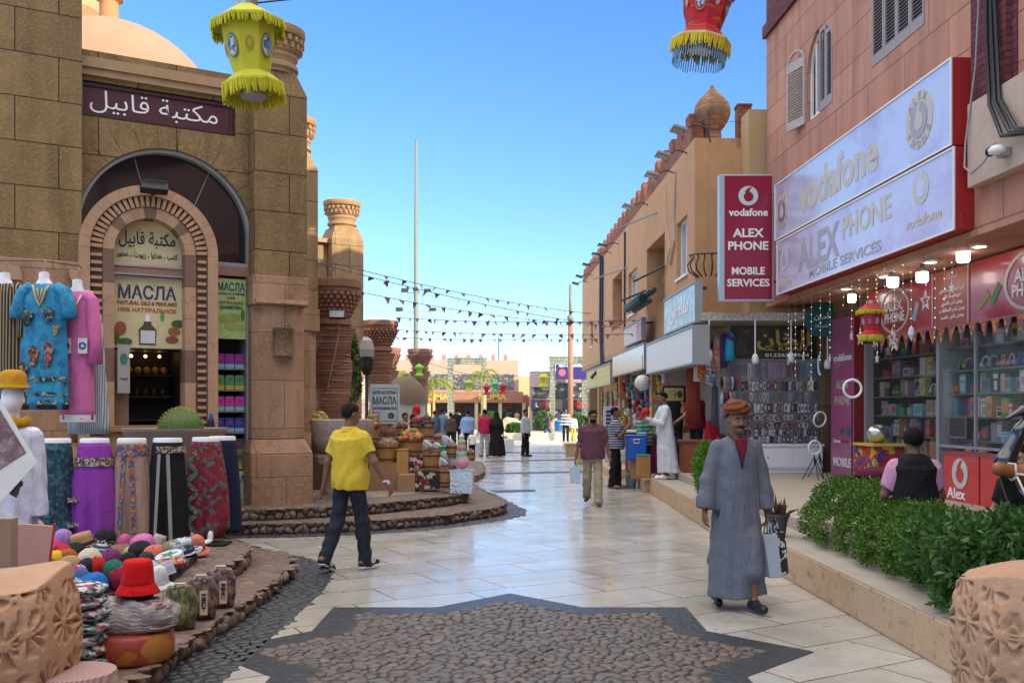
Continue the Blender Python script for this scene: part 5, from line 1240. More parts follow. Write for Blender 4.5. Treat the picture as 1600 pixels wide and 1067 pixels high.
pal = {'white':(.6,.6,.6),'black':(.02,.02,.025),'maroon':(.2,.02,.06),'silver':(.45,.45,.47),'green':(.08,.35,.15),'pink':(.5,.25,.38),'blue':(.05,.12,.35),'brown':(.2,.1,.06),'cream':(.55,.48,.38),'purple':(.18,.07,.25),'grey':(.2,.2,.22),'teal':(.04,.25,.25)}
rows = [(2.66,'s',.30,25,'top row'),(2.30,'c',.17,24,'second row'),(2.06,'s',.17,27,'third row'),(1.85,'c',.17,26,'fourth row'),(1.62,'b',.055,24,'fifth row'),(1.46,'b',.05,25,'sixth row'),(1.32,'c',.11,25,'seventh row'),(1.18,'c',.12,22,'lowest row')]
acc_cache = {}
for z, kd, L, n, rn in rows:
    for i in range(n):
        nm = rng.choice(['white','silver','black','cream','grey','brown','maroon'] if kd != 's' else list(pal)); nm2 = rng.choice(list(pal))
        key = (kd, nm, nm2, L)
        if key not in acc_cache:
            b = {'s': strand, 'b': bangle}.get(kd, None); b = b(None, L) if b else card(None, .055, L)
            acc_cache[key] = b.mesh({'s':'bead_necklace','c':'jewellery_card','b':'bracelet'}[kd], [cm(*pal[nm],.35), cm(*pal[nm2],.35)])
        o = link({'s':'bead_necklace','c':'jewellery_card','b':'bracelet'}[kd], acc_cache[key], None, EK.w(.07+i*(1.72/(n-1)), -.125, z-.012), (0,rng.uniform(-.06,.06),rng.uniform(-.2,.2)), (1,1,rng.uniform(.85,1.1)))
        kn = {'s':'bead necklace','c':'carded trinket','b':'bracelet'}[kd]
        sec = ['beside hanging clothes','before mid rack','past mid rack','by ring lights'][min(3, i*4//n)]
        tag(o, f'{nm} {kn} with {nm2} detail, {rn} of the kiosk {sec}', kn, f'{kn}s hung in the {rn} of the kiosk')
# droplights over the kiosk
for k, (px, y0, y1) in enumerate(((1108,508,556),(1180,505,562),(1236,508,560),(1293,512,570))):
    c = at(px, y1, 18.9); f = thing('drop_lamp', f'white drop lamp on a rod under the kiosk canopy, {["by the hanging clothes","over the banner start","over the phone number","by the magenta pilaster"][k]}', 'lamp', c, 0, 'drop lamps of the kiosk')
    b = MB(); b.lathe([(.055,-.08),(.07,-.03),(.065,.06),(.03,.12)], 12); b.build('lamp_shade', mat('opal', (.7,.72,.75), .25, .05), f, True); b = MB(); b.tube([(0,0,.1),(0,0,3.49-c.z)], .014, 5); b.build('rod', WHITE, f)
# ------------------------------------------------------------------ people
def skinmat(n, c): return mat('skin_'+n, c, .5, .1, 25, .15, 90, spec=.35)
SKD, SKM, SKL = skinmat('tan', (.27,.135,.08)), skinmat('brown', (.20,.095,.055)), skinmat('fair', (.42,.24,.16))
HAIRK = mat('black_hair', (.010,.008,.007), .75, .4, 60, .6, 120, spec=.12)
def cloth(name, c, var=.1, **k):
    new = 'cloth_'+name not in _mc; m = mat('cloth_'+name, c, .85, var, 6, .35, 260, spec=.2, **k)
    if new: t = m.node_tree; folds(t, t.nodes['Principled BSDF'], t.nodes['Texture Coordinate'], .7)
    return m
WH = mat('eye_white', (.36,.33,.3), .3, .02)
def V3(*a): return np.array(a, float)
def person(label, loc, yaw, h=1.75, vox=.014, skin=SKD, top=('tee', None), bottom=None, shoes=None, hair=HAIRK, arms=None, legs=None, head=(0,0), girth=1.0, lean=0., beard=None, group=None, headwear=None, robe=None, sit=False, extras=None, sole=0.0, hairk=1.0):
    t = thing('person', label, 'person', loc, yaw, group); s = h/1.75
    body = bpy.data.objects.new('person_body', None)
    arms = arms or (((.12,.02,-1),(.05,-.12,-1)),)*2
    legs = legs or ((3,3,0),(-2,3,0))
    J = {}
    # legs
    zmin = 9
    for i, sx in ((0,1),(1,-1)):
        p, kb, fp = (R(a) for a in legs[i][:3])
        hip = V3(sx*.087,0,.92); kn = hip+.43*V3(sx*.03,-math.sin(p),-math.cos(p)); an = kn+.425*V3(0,-math.sin(p-kb),-math.cos(p-kb))
        fd = V3(sx*.12,-math.cos(fp),math.sin(fp)); heel = an-.05*fd-V3(0,0,.035); toe = an+.165*fd-V3(0,0,.045)
        J['hip',i], J['kn',i], J['an',i], J['heel',i], J['toe',i] = hip, kn, an, heel, toe; zmin = min(zmin, heel[2]-.035, toe[2]-.03)
    dz = -zmin if not sit else 0
    L = math.sin(R(lean))
    sh = {}
    for i, sx in ((0,1),(1,-1)):
        a = V3(sx*.163*girth**.5, -L*.5, 1.385); u, f = (V3(*v)/np.linalg.norm(v) for v in arms[i])
        u, f = u*V3(sx,1,1), f*V3(sx,1,1)
        e = a+u*.29; w_ = e+f*.255; sh[i] = (a, e, w_, f, sx)
    wx = max(abs(sh[0][1][0]), abs(sh[0][2][0]), abs(sh[1][1][0]), abs(sh[1][2][0]), .25)+.24
    allp = [J[k,i] for k in ('kn','an','toe','heel') for i in (0,1)]+[sh[i][k]+sh[i][3]*(.2 if k == 2 else 0) for i in (0,1) for k in (1,2)]
    y0 = min(min(p[1] for p in allp), -.25)-.12; y1 = max(max(p[1] for p in allp), .22)+.12; z0 = min(p[2] for p in allp)-.1
    lo, hi = V3(-wx,y0,min(z0,-.05)), V3(wx,y1,1.86)
    piv = V3(0,-L*.55,1.465); hy, hpit = R(head[0]), R(head[1])
    RM = np.array((Matrix.Rotation(hy,3,'Z') @ Matrix.Rotation(hpit,3,'X')))
    hoff = V3(0,-L*.62,0)
    def hp(x, y, z): return RM @ (V3(x,y,z)-V3(0,0,1.48))+piv
    def S(h_=None): return SDF(lo, hi, h_ or vox)
    def torso(d, g, k=.05):
        d.ell((0,-L*.35,1.27), (.150*girth+g,.108*girth+g,.21+g), k); d.ell((0,-L*.15-.012*(girth-1)*8,1.06), (.140*girth+g,.112*girth+g,.19+g), k); d.ell((0,0,.93), (.158*girth+g,.118*girth+g,.13+g), k)
        d.cap((-.14*girth**.5,-L*.5,1.385), (.14*girth**.5,-L*.5,1.385), .048+g, .048+g, k); d.cap((-.07,-L*.5,1.415), (.07,-L*.5,1.415), .042+g, .042+g, k)
    S.torso = torso
    def cuff(d, i, f1, r, k=.13):
        a, e, w_, f, sx = sh[i]; c = a+(e-a)*f1 if f1 <= 1 else e+(w_-e)*(f1-1); ax = (e-a) if f1 <= 1 else (w_-e); ax = ax/np.linalg.norm(ax)
        d.fn(lambda X,Y,Z: np.where((X-c[0])**2+(Y-c[1])**2+(Z-c[2])**2 < k*k, -((X-c[0])*ax[0]+(Y-c[1])*ax[1]+(Z-c[2])*ax[2]), 1.), 0, 's'); d.cap(c-ax*.05, c+ax*.05, r, r, 0, 's')
    def arm(d, i, g, f0=0, f1=2., k=.03, flare=0):
        a, e, w_, f, sx = sh[i]
        ue = a+(e-a)*min(f1,1); d.cap(a, ue, .056+g, .056+g-.012*min(f1,1)+flare*.4, k)
        if f1 > 1: d.cap(e, e+(w_-e)*(f1-1), .044+g+flare*.4, .03+g+flare, k)
    def leg(d, i, g, k=.03, bell=0):
        d.cap(J['hip',i]+V3(0,.01,-.03), J['kn',i], .080+g, .056+g, k); d.cap(J['kn',i], J['an',i], .055+g+bell*.5, .037+g+bell, k)
        d.ell((J['kn',i]+(J['an',i]-J['kn',i])*.3)+V3(0,.02,0), (.05+g,.055+g,.11), k)
    # --- skin: one continuous body
    d = S(); torso(d, -.012)
    d.cap((0,-L*.5+.012,1.40), hp(0,.005,1.58), .062, .054, .03)
    rx = dict(rz=hy, rx=hpit)
    d.ell(hp(0,.008,1.655), (.074,.095,.092), .02, **rx); d.ell(hp(0,-.03,1.592), (.056,.064,.066), .03, **rx)
    if vox < .02:
        d.ell(hp(0,-.08,1.552), (.026,.022,.02), .02, **rx)
        d.cap(hp(0,-.088,1.645), hp(0,-.112,1.612), .010, .0155, .012); d.ell(hp(0,-.101,1.608), (.020,.012,.010), .008, **rx)
        d.cap(hp(-.045,-.079,1.668), hp(.045,-.079,1.668), .012, .012, .016)
        for sx in (-1,1):
            d.ell(hp(sx*.076,.012,1.63), (.011,.024,.032), .008, **rx); d.ell(hp(sx*.031,-.096,1.645), (.017,.013,.010), .0, 's', **rx)
            d.ell(hp(sx*.04,-.062,1.605), (.022,.026,.022), .02, **rx)
        d.ell(hp(0,-.093,1.576), (.023,.011,.0055), .004, **rx); d.ell(hp(0,-.09,1.566), (.02,.011,.006), .004, **rx)
    fr = max(.0088, vox*.62)
    for i in (0,1):
        arm(d, i, -.004); a, e, w_, f, sx = sh[i]
        nrm = V3(-sx,0,0); nrm = nrm-f*(nrm@f); nrm /= np.linalg.norm(nrm)+1e-9; ac_ = np.cross(nrm, f)*(1 if sx > 0 else -1); 
        if ac_[1] > 0 and abs(ac_[1]) > .3: ac_ = -ac_
        k0 = w_+f*.025; k1 = w_+f*.085
        for q in (-1.2,-.4,.4,1.2): d.cap(k0+ac_*.014*q, k1+ac_*.02*q, .0155, .0125, .012)
        for q, ln in zip((1.35,.45,-.45,-1.35), (.072,.082,.077,.06)):
            b0 = k1+ac_*.0195*q; cu = .45; b1 = b0+(f*math.cos(cu)+nrm*math.sin(cu))*ln*.5; b2 = b1+(f*math.cos(cu*2.6)+nrm*math.sin(cu*2.6))*ln*.5
            d.cap(b0, b1, fr, fr*.95, .004); d.cap(b1, b2, fr*.95, fr*.85, .004)
        tb = w_+f*.035+ac_*.026; t1 = tb+f*.035+ac_*.022+nrm*.012; d.cap(tb, t1, .0125, fr*1.1, .008); d.cap(t1, t1+f*.032+nrm*.012, fr*1.1, fr, .004)
        J['hand',i] = k1
        leg(d, i, -.012)
        d.cap(J['heel',i]+V3(0,0,.02), J['toe',i]+V3(0,0,.01), .034, .028, .03); d.cap(J['an',i], J['heel',i]+V3(0,0,.02), .034,.034,.02)
    if sit or lean: pass
    o = d.build('body', skin, t, (0,0,dz*s)); o.scale = (s,)*3
    def part(sd, nm, m): 
        q = sd.build(nm, m, t, (0,0,dz*s)); q.scale = (s,)*3; return q
    if vox < .013:
        for sx in (-1,1):
            for nm, r_, yy, m_ in (('eye',.0105,-.0795,WH),('pupil',.0062,-.0858,BLACK)):
                b = MB(); c = hp(sx*.031,yy,1.645); b.ball(tuple(c), r_, 10, 7); q = b.build(nm, m_, t, True, (0,0,dz*s)); q.scale = (s,)*3
            b = MB(); b.tube([hp(sx*.014,-.096,1.664), hp(sx*.032,-.096,1.668), hp(sx*.05,-.083,1.662)], .0052, 5); q = b.build('eyebrow', HAIRK, t, True, (0,0,dz*s)); q.scale = (s,)*3
    # --- trousers
    if bottom:
        m_, bell = bottom if isinstance(bottom, tuple) else (bottom, .012)
        d = S(); d.ell((0,0,.93), (.162*girth+.008,.122*girth+.008,.14), .03)
        for i in (0,1): leg(d, i, .014, .03, bell); ax = J['an',i]-J['kn',i]; d.cap(J['an',i], J['an',i]+ax*.12, .051+bell, .053+bell, .01)
        hem = {i: J['an',i] for i in (0,1)}
        d.clip(lambda X,Y,Z: np.maximum(Z-.985, -1.0+0*X))
        d.disp(lambda X,Y,Z: .0045*np.sin(38*Z+11*X+6*np.sin(9*Y))*np.clip((1.0-Z)*2.5,0,1)+.004*np.sin(23*X+31*Z)*np.sin(17*Y+5*Z))
        for i in (0,1):
            an = J['an',i]; ax = (an-J['kn',i])/np.linalg.norm(an-J['kn',i]); d.fn(lambda X,Y,Z: np.where(((X-an[0])**2+(Y-an[1])**2+(Z-an[2])**2) < .14**2, -((X-an[0])*ax[0]+(Y-an[1])*ax[1]+(Z-an[2])*ax[2])+.034, 1.), 0, 's')
        part(d, 'trousers', m_)
    if shoes:
        d = S()
        for i in (0,1):
            he, to = J['heel',i], J['toe',i]
            d.cap(he+V3(0,0,.012), to+V3(0,0,.004), .041, .036, .01); d.cap(J['an',i]+V3(0,0,-.01), he+(to-he)*.35+V3(0,0,.02), .042, .044, .02)
            d.ell(he+(to-he)*.5-V3(0,0,.015),(.042,.12,.02),.005)
        part(d, 'shoes', shoes)
        if sole:
            d = S()
            for i in (0,1): d.cap(J['heel',i]-V3(0,0,.021), J['toe',i]-V3(0,0,.018), .036, .035, 0, sq=(1.12,1,.4))
            part(d, 'shoe_soles', PLAST_W)
    # --- tops
    kind, tm = top
    if kind:
        d = S()
        if kind == 'robe':
            hemz = robe.get('hem', .1)-dz; fl_ = robe.get('flare', 1.0); cx1, cy1 = robe.get('shift', (0,0))
            def fn(X, Y, Z):
                f = np.clip((1.33-Z)/1.25, 0, 1); rx_ = (.178+.085*f*fl_)*girth; ry_ = (.128+.10*f*fl_)*girth; sl_ = np.clip((Z-1.30)/.14, 0, 1); rx_ = rx_*(1-.45*sl_**2); ry_ = ry_*(1-.35*sl_**2)
                x, y = X-cx1*f, Y-cy1*f+L*.4*np.clip((Z-.9)/.5,0,1); th = np.arctan2(y/ry_, x/rx_)
                fo = (np.sin(5*th+1.6*Z+robe.get('ph',0))+.6*np.sin(9*th-2*Z+.7)+.5*np.sin(16*th+2*Z)*np.sin(3*th+4*Z))*(.0015+.0155*f**1.2)*fl_
                return (np.sqrt((x/rx_)**2+(y/ry_)**2)-1)*np.minimum(rx_, ry_)+fo
            d.fn(lambda X,Y,Z: np.maximum(np.maximum(fn(X,Y,Z), Z-1.44), hemz-Z+.012*np.sin(9*X+5*Y)))
            torso(d, .018, .03)
            for i in (0,1):
                arm(d, i, .010, 0, 1.95, .02, robe.get('sleeve', .02))
                d.cap(J['kn',i]+V3(0,-.01,.1), J['an',i]+V3(0,0,max(.06,hemz+.14)), .085, .075, .06)
            d.clip(lambda X,Y,Z: hemz-Z+.012*np.sin(9*X+5*Y))
            for i in (0,1):
                cuff(d, i, 1.97, .06)
                d.disp(lambda X,Y,Z: .003*np.sin(34*Z+26*X+8*Y)*np.clip((np.abs(X)-.19)*9,0,1))
            d.disp(lambda X,Y,Z: .0025*np.sin(26*X+13*Z)*np.sin(21*Z+7*X))
        else:
            torso(d, .012)
            fl_ = dict(tee=.7, polo=.66, long=1.97, vest=.0, short=.8)[kind]
            for i in (0,1):
                if fl_: arm(d, i, .012 if fl_ > 1 else .014, 0, fl_+.08, .018, .012); cuff(d, i, fl_, .05 if fl_ < 1 else .038, .11)
            hz = .84 if kind != 'long' else .86
            d.fn(lambda X,Y,Z: np.maximum((np.sqrt((X/((.182-.03*np.clip((Z-.95)/.3,0,1))*girth))**2+(Y/((.14-.02*np.clip((Z-.95)/.3,0,1))*girth))**2)-1)*.13, np.maximum(Z-1.32, .8-Z)), .13)
            d.clip(lambda X,Y,Z: hz-Z+.006*np.sin(14*X))
            d.disp(lambda X,Y,Z: .0045*np.sin(26*Z+14*X+7*np.sin(6*X))*np.clip((1.25-Z)*3,.15,1)+.003*np.sin(31*X)*np.sin(19*Z+9*Y))
        nk = .066
        d.cap((0,-L*.5-.012,1.455), (0,-L*.5-.05,1.62), nk, nk+.03, 0, 's')
        o_top = part(d, {'robe':'galabeya','tee':'t_shirt','polo':'polo_shirt','long':'long_sleeved_shirt','vest':'vest','short':'short_sleeved_shirt'}[kind], tm)
        if kind == 'polo' and vox < .02:
            b = MB(); b.lathe([(.07,-.02),(.074,.03),(.082,.022),(.095,-.022)], 20, (0,-L*.5+.004,1.462), cap=False, sy=.92); q = b.build('collar', tm, o_top, True)
    # --- hair and headwear (built straight, then turned with the head)
    def hobj(sd, nm, m):
        me = sd.mesh(nm, m); q = link(nm, me, t); co = np.empty(len(me.vertices)*3, 'f'); me.vertices.foreach_get('co', co); co = co.reshape(-1,3)
        co = (co-np.array([0,0,1.48], 'f')) @ RM.T.astype('f')+piv.astype('f'); me.vertices.foreach_set('co', co.astype('f').ravel()); me.update(); q.location = (0,0,dz*s); q.scale = (s,)*3; return q
    hv = max(min(vox,.009), vox*.75)
    if hair:
        d = SDF((-.13,-.15,1.44), (.13,.18,1.82), hv); d.ell((0,.012,1.662), (.083*hairk,.103*hairk,.098*hairk), 0)
        d.disp(lambda X,Y,Z: .003*np.sin(70*X+20*Z)*np.sin(60*Y+30*Z))
        d.clip(lambda X,Y,Z: -(.62*(Y+.072)+.78*(Z-1.708))+.012*np.sin(40*X)); d.clip(lambda X,Y,Z: 1.555-Z+0*X)
        hobj(d, 'hair', hair)
    if beard:
        d = SDF((-.1,-.15,1.5), (.1,.06,1.64), min(hv,.0065))
        if beard in ('beard', 'both'):
            d.ell((0,-.032,1.585), (.062,.068,.066), 0); d.ell((0,-.08,1.55),(.03,.025,.022),.02); d.clip(lambda X,Y,Z: Z-1.60+.6*(Y+.10)+0*X); d.clip(lambda X,Y,Z: Y-.02-.3*(1.6-Z)+0*X)
        d.cap((-.034,-.085,1.583), (0,-.106,1.5905), .0065, .008, 0); d.cap((.034,-.085,1.583), (0,-.106,1.5905), .0065, .008, .003)
        hobj(d, 'beard' if beard in ('beard','both') else 'moustache', HAIRK)
    if headwear == 'turban':
        d = SDF((-.16,-.17,1.58), (.16,.18,1.88), .006)
        d.ell((0,.008,1.738), (.112,.126,.066), 0); d.ell((0,.015,1.77), (.085,.1,.045), .03)
        d.disp(lambda X,Y,Z: .0055*np.sin(130*(Z-.35*X-.1*Y))*np.clip((np.hypot(X,Y)-.05)*30,0,1)+.003*np.sin(40*X+90*Z))
        d.clip(lambda X,Y,Z: 1.692-Z-.18*(Y+.1)+0*X)
        q = hobj(d, 'turban', cloth('turban', (.16,.055,.022), .25))
        d = SDF((-.14,-.15,1.5), (.14,.16,1.76), .008); d.ell((0,.022,1.66),(.083,.1,.085),0); d.clip(lambda X,Y,Z: -(Y-.0)+0*X+.2*(1.7-Z)); d.clip(lambda X,Y,Z: 1.60-Z+0*X); hobj(d, 'hair', HAIRK)
    if headwear == 'veil':
        d = SDF((-.3,-.3,.9), (.3,.35,1.86), .02); d.ell((0,.01,1.66),(.095,.115,.11),0); d.cap((0,.02,1.5),(0,.04,1.25),.13,.22,.06); d.ell((0,-.12,1.64),(.055,.05,.07),0,'s'); hobj(d, 'headscarf', tm)
    if headwear == 'scarf':
        d = SDF((-.2,-.2,1.35), (.2,.25,1.86), .014); d.ell((0,.015,1.665),(.092,.112,.105),0); d.cap((0,.05,1.6),(0,.08,1.42),.08,.1,.03); d.ell((0,-.12,1.63),(.06,.06,.08),0,'s'); hobj(d, 'headscarf', cloth('red_scarf', (.5,.03,.04)))
    t['dz'] = dz*s
    if extras: extras(t, J, s, dz, sh, part, S)
    del t['dz']
    return t, J, s, dz
DENIM = cloth('dark_denim', (.022,.025,.037), .25); BLK = cloth('black', (.012,.012,.014), .2); KHAKI = cloth('khaki', (.36,.29,.2), .12)
SHOEK = mat('black_leather', (.02,.018,.017), .35, .2)
# man in the yellow polo, walking away
def ex_yellow(t, J, s, dz, sh, part, S):
    b = MB(); 
    for i in (0,1):
        he, to = J['heel',i], J['toe',i]; sx = 1 if i == 0 else -1
        for side in (-1,1):
            for k in range(3):
                c = he+(to-he)*(.42+.13*k)+V3(side*.041,0,.028); b.cbox(tuple(c), (.006,.011,.045), 0, R(22))
    q = b.build('shoe_stripes', WHITE, t, False, (0,0,dz*s)); q.scale = (s,)*3
    b = MB(); b.box(.035,.125,.128,.136,.925,.955); q = b.build('leather_patch', cm(.20,.08,.04), t, False, (0,0,dz*s)); q.scale = (s,)*3
    w_ = sh[1][2]; f = sh[1][3]
    b = MB(); b.lathe([(.034,-.012),(.038,0),(.034,.012)], 14, tuple(w_-f*.02)); b.ball(tuple(w_+f*.0+V3(-.035,.01,0)), (.012,.02,.02), 8, 6); q = b.build('wrist_watch', cm(.5,.5,.5,.3), t, True, (0,0,dz*s)); q.scale = (s,)*3
g = gnd(547, 891)
person('man in yellow polo shirt and dark jeans walking away in black striped trainers', (g.x, g.y, 0), R(150), 1.79, .0085, SKM, ('polo', cloth('yellow', (.62,.44,.045), .08)), (DENIM, .016), SHOEK,
  arms=(((.3,.22,-1),(.22,.02,-1)), ((.5,-.12,-1),(.42,-.4,-1))), legs=((-11,18,-24),(11,5,4)), head=(-16,4), hair=mat('cropped_hair', (.016,.012,.009), .8, .4, 90, .5, 150, spec=.15), extras=ex_yellow, sole=1, girth=1.02)
# man in the grey blue galabeya
def ex_gal(t, J, s, dz, sh, part, S):
    b = MB(); b.hexa([(-.03,-.125,1.45),(.03,-.125,1.45),(.03,-.1,1.46),(-.03,-.1,1.46),(-.055,-.075,1.5),(.055,-.075,1.5),(.055,-.06,1.5),(-.055,-.06,1.5)])
    b = MB(); b.add([(-.046,-.118,1.46),(.046,-.118,1.46),(.034,-.137,1.38),(.006,-.146,1.27),(-.006,-.146,1.27),(-.034,-.137,1.38)], [(0,1,2,3,4,5)])
    q = b.build('inner_shirt', cloth('wine', (.20,.01,.03)), t, False, (0,-.006,dz*s)); q.scale = (s,)*3
    b = MB(); b.tube([(-.068,-.07,1.485),(-.052,-.125,1.45),(-.036,-.142,1.38),(-.008,-.152,1.26),(0,-.155,1.215)], .0055, 5); b.tube([(.068,-.07,1.485),(.052,-.125,1.45),(.036,-.142,1.38),(.008,-.152,1.26),(0,-.155,1.215)], .0055, 5)
    b.tube([(.068,-.07,1.485),(.075,.0,1.5),(.05,.055,1.505),(0,.07,1.505),(-.05,.055,1.505),(-.075,0,1.5),(-.068,-.07,1.485)], .0055, 5)
    q = b.build('neck_trim', cloth('dark_trim', (.02,.022,.035)), t, True, (0,-.004,dz*s)); q.scale = (s,)*3
g = gnd(1150, 950)
GALB = cloth('galabeya_blue', (.138,.148,.182), .07)
_, J, s_, dz_ = person('man in long grey blue galabeya and brown turban with moustache carrying bags', (g.x, g.y, 0), R(6), 1.76, .0085, SKM, ('robe', GALB), None, SHOEK,
  arms=(((.24,.06,-1),(.12,-.10,-1)), ((.27,.0,-1),(.17,-.12,-1))), legs=((14,4,4),(-10,16,-14)), head=(4,6), hair=None, beard='moustache', headwear='turban', robe=dict(hem=.12, flare=.66, sleeve=.045), extras=ex_gal, girth=1.04)
def bagloc(g, yaw, J, s, dz, i):
    h_ = J['hand',i]*s; c, n = math.cos(yaw), math.sin(yaw); return Vector((g.x+h_[0]*c-h_[1]*n, g.y+h_[0]*n+h_[1]*c, h_[2]+dz*s))
def shopping_bag(label, c, rz, w_, hgt, d_, m, m2=None, drop=.16):
    t = thing('shopping_bag', label, 'bag', (c.x,c.y,c.z-drop-hgt), rz)
    b = MB(); x, y = w_/2, d_/2
    b.hexa([(-x*.8,-y,0),(x*.8,-y,0),(x*.8,y,0),(-x*.8,y,0),(-x,-y*.35,hgt),(x,-y*.35,hgt),(x,y*.35,hgt),(-x,y*.35,hgt)])
    b.build('bag_body', m, t, bevel=.01)
    if m2: b = MB(); b.hexa([(x*.8+.002,-y,.0),(x*.8+.012,-y,0),(x*.8+.012,y,0),(x*.8+.002,y,0),(x+.002,-y*.35,hgt),(x+.012,-y*.35,hgt),(x+.012,y*.35,hgt),(x+.002,y*.35,hgt)]); b.build('bag_gusset', m2, t)
    b = MB()
    for sy in (-1,1): b.tube([(-x*.3,sy*y*.3,hgt-.02),(-x*.12,sy*y*.2,hgt+drop*.6),(0,0,hgt+drop+.01),(x*.12,sy*y*.2,hgt+drop*.6),(x*.3,sy*y*.3,hgt-.02)], .007, 5)
    b.build('bag_handle', BLK if m2 else m, t, True); return t
FLORAL = pattern('floral_print', [(.02,.02,.025),(.55,.55,.55),(.03,.03,.035),(.02,.02,.025)], 38)
c = bagloc(g, R(6), J, s_, dz_, 0)
shopping_bag('pale blue paper shopping bag held by the turbaned man', c+Vector((.0,-.01,0)), R(20), .15, .36, .25, cm(.36,.42,.5), None, .13)
shopping_bag('black and white floral shopping bag held by the turbaned man', c+Vector((.07,.04,0)), R(28), .2, .36, .2, FLORAL, None, .12)
# man in maroon polo with a carrier bag
g = gnd(926, 789)
_, J, s_, dz_ = person('man in faded maroon shirt and khaki trousers walking with sandals', (g.x, g.y, 0), R(-4), 1.74, .0105, SKM, ('tee', cloth('maroon', (.125,.052,.075), .12)), (KHAKI, .026), mat('sandal_brown', (.07,.045,.03), .5, .2),
  arms=(((.3,.05,-1),(.2,-.15,-1)), ((.3,.0,-1),(.2,-.1,-1))), legs=((12,4,0),(-8,28,-10)), head=(8,14), beard='both', girth=1.08)
shopping_bag('pale blue carrier bag held by the man in the maroon shirt', bagloc(g, R(-4), J, s_, dz_, 1)+Vector((0,-.02,0)), R(0), .2, .3, .1, cm(.38,.52,.6), None, .07)
# man in the striped polo eating
g = gnd(964, 764)
person('man in navy and white striped polo eating beside the stall, seen from the side', (g.x, g.y+.2, 0), R(78), 1.78, .012, SKM, ('polo', stripes('navy_stripe', (.03,.04,.085), (.42,.45,.5), 2, .052, .66)), (BLK, .02), mat('tan_shoe', (.2,.11,.06), .5, .2),
  arms=(((.1,-.35,-1),(-.1,-.65,.95)), ((.1,-.35,-1),(-.1,-.75,.9))), legs=((4,3,0),(-4,4,0)), head=(5,-4), girth=1.1)
# man in white galabeya on the kerb
g = Vector((3.06, 19.35, .324))
person('man in long white galabeya standing on the kerb and handling goods', tuple(g), R(-82), 1.76, .012, SKM, ('robe', cloth('white_robe', (.60,.62,.66), .04)), None, PLAST_W,
  arms=(((.12,-.35,-1),(-.25,-1,.1)), ((.12,-.45,-1),(-.2,-1,.25))), legs=((2,2,0),(-2,3,0)), head=(0,12), robe=dict(hem=.13, flare=.72, ph=2., shift=(0,.10), sleeve=.03), girth=1.05)
# shopper in black vest seen from behind by the phone shop
PINKT = cloth('pink_tee', (.55,.27,.42))
def ex_vest(t, J, s, dz, sh, part, S):
    d = S(); d.ell((0,0,1.27), (.19,.145,.23), .04); d.ell((0,0,1.06),(.205,.165,.24),.05); d.ell((0,0,.9),(.215,.175,.2),.04); S.torso(d, .034, .04); d.clip(lambda X,Y,Z: np.abs(X)-.185+0*Z+.25*np.clip(Z-1.3,0,.2)); d.ell((0,.085,1.42),(.10,.05,.05),.03); d.fn(lambda X,Y,Z: np.maximum((np.sqrt((X/(.228-.034*np.clip((Z-.95)/.3,0,1)))**2+(Y/(.184-.026*np.clip((Z-.95)/.3,0,1)))**2)-1)*.17, np.maximum(Z-1.36,.8-Z)), .06)
    d.clip(lambda X,Y,Z: .82-Z+0*X); d.cap((0,-.03,1.46),(0,-.07,1.65),.075,.1,0,'s'); d.disp(lambda X,Y,Z: .005*np.sin(25*Z+9*X)*np.sin(12*X))
    part(d, 'black_vest', BLK)
person('person in black hooded vest over pink tee standing by the phone shop, seen from behind', (3.66, 8.75, -.14), R(180-8), 1.69, .012, SKM, ('tee', PINKT), DENIM, SHOEK, arms=(((.3,-.1,-1),(.1,-.5,-.8)),)*2, head=(-14,8), extras=ex_vest, girth=1.1, hairk=1.13)
person('seated young man in black with short dark hair behind the camel', (4.55, 8.55, -.30), R(-62), 1.72, .012, SKL, ('tee', BLK), DENIM, SHOEK, arms=(((.2,-.3,-1),(.0,-1,-.3)),)*2, head=(0,14))
# customers at the clothes stall
person('man in maroon tee leaning at the brown chest by the clothes stall', (3.95, 20.6, .45), R(-60), 1.76, .014, SKL, ('tee', cloth('claret', (.22,.015,.045))), DENIM, SHOEK, arms=(((.15,-.5,-1),(0,-.9,-.5)),)*2, head=(10,8), girth=1.15)
person('man in black vest and peach shirt standing behind the maroon tee man', (3.62, 21.3, .45), R(-30), 1.74, .014, SKM, ('tee', cloth('peach', (.5,.2,.15))), DENIM, SHOEK, arms=(((.3,-.2,-1),(.1,-.4,-.9)),)*2, head=(20,5), extras=ex_vest)
person('shopkeeper in green shirt behind the blue cool box', (2.95, 21.4, .1), R(30), 1.66, .016, SKM, ('long', stripes('green_stripe', (.03,.17,.12), (.3,.35,.33), 2, .09, .7)), DENIM, SHOEK, arms=(((.2,-.4,-1),(-.2,-1,.1)),)*2, head=(0,20), headwear='scarf', hair=None)
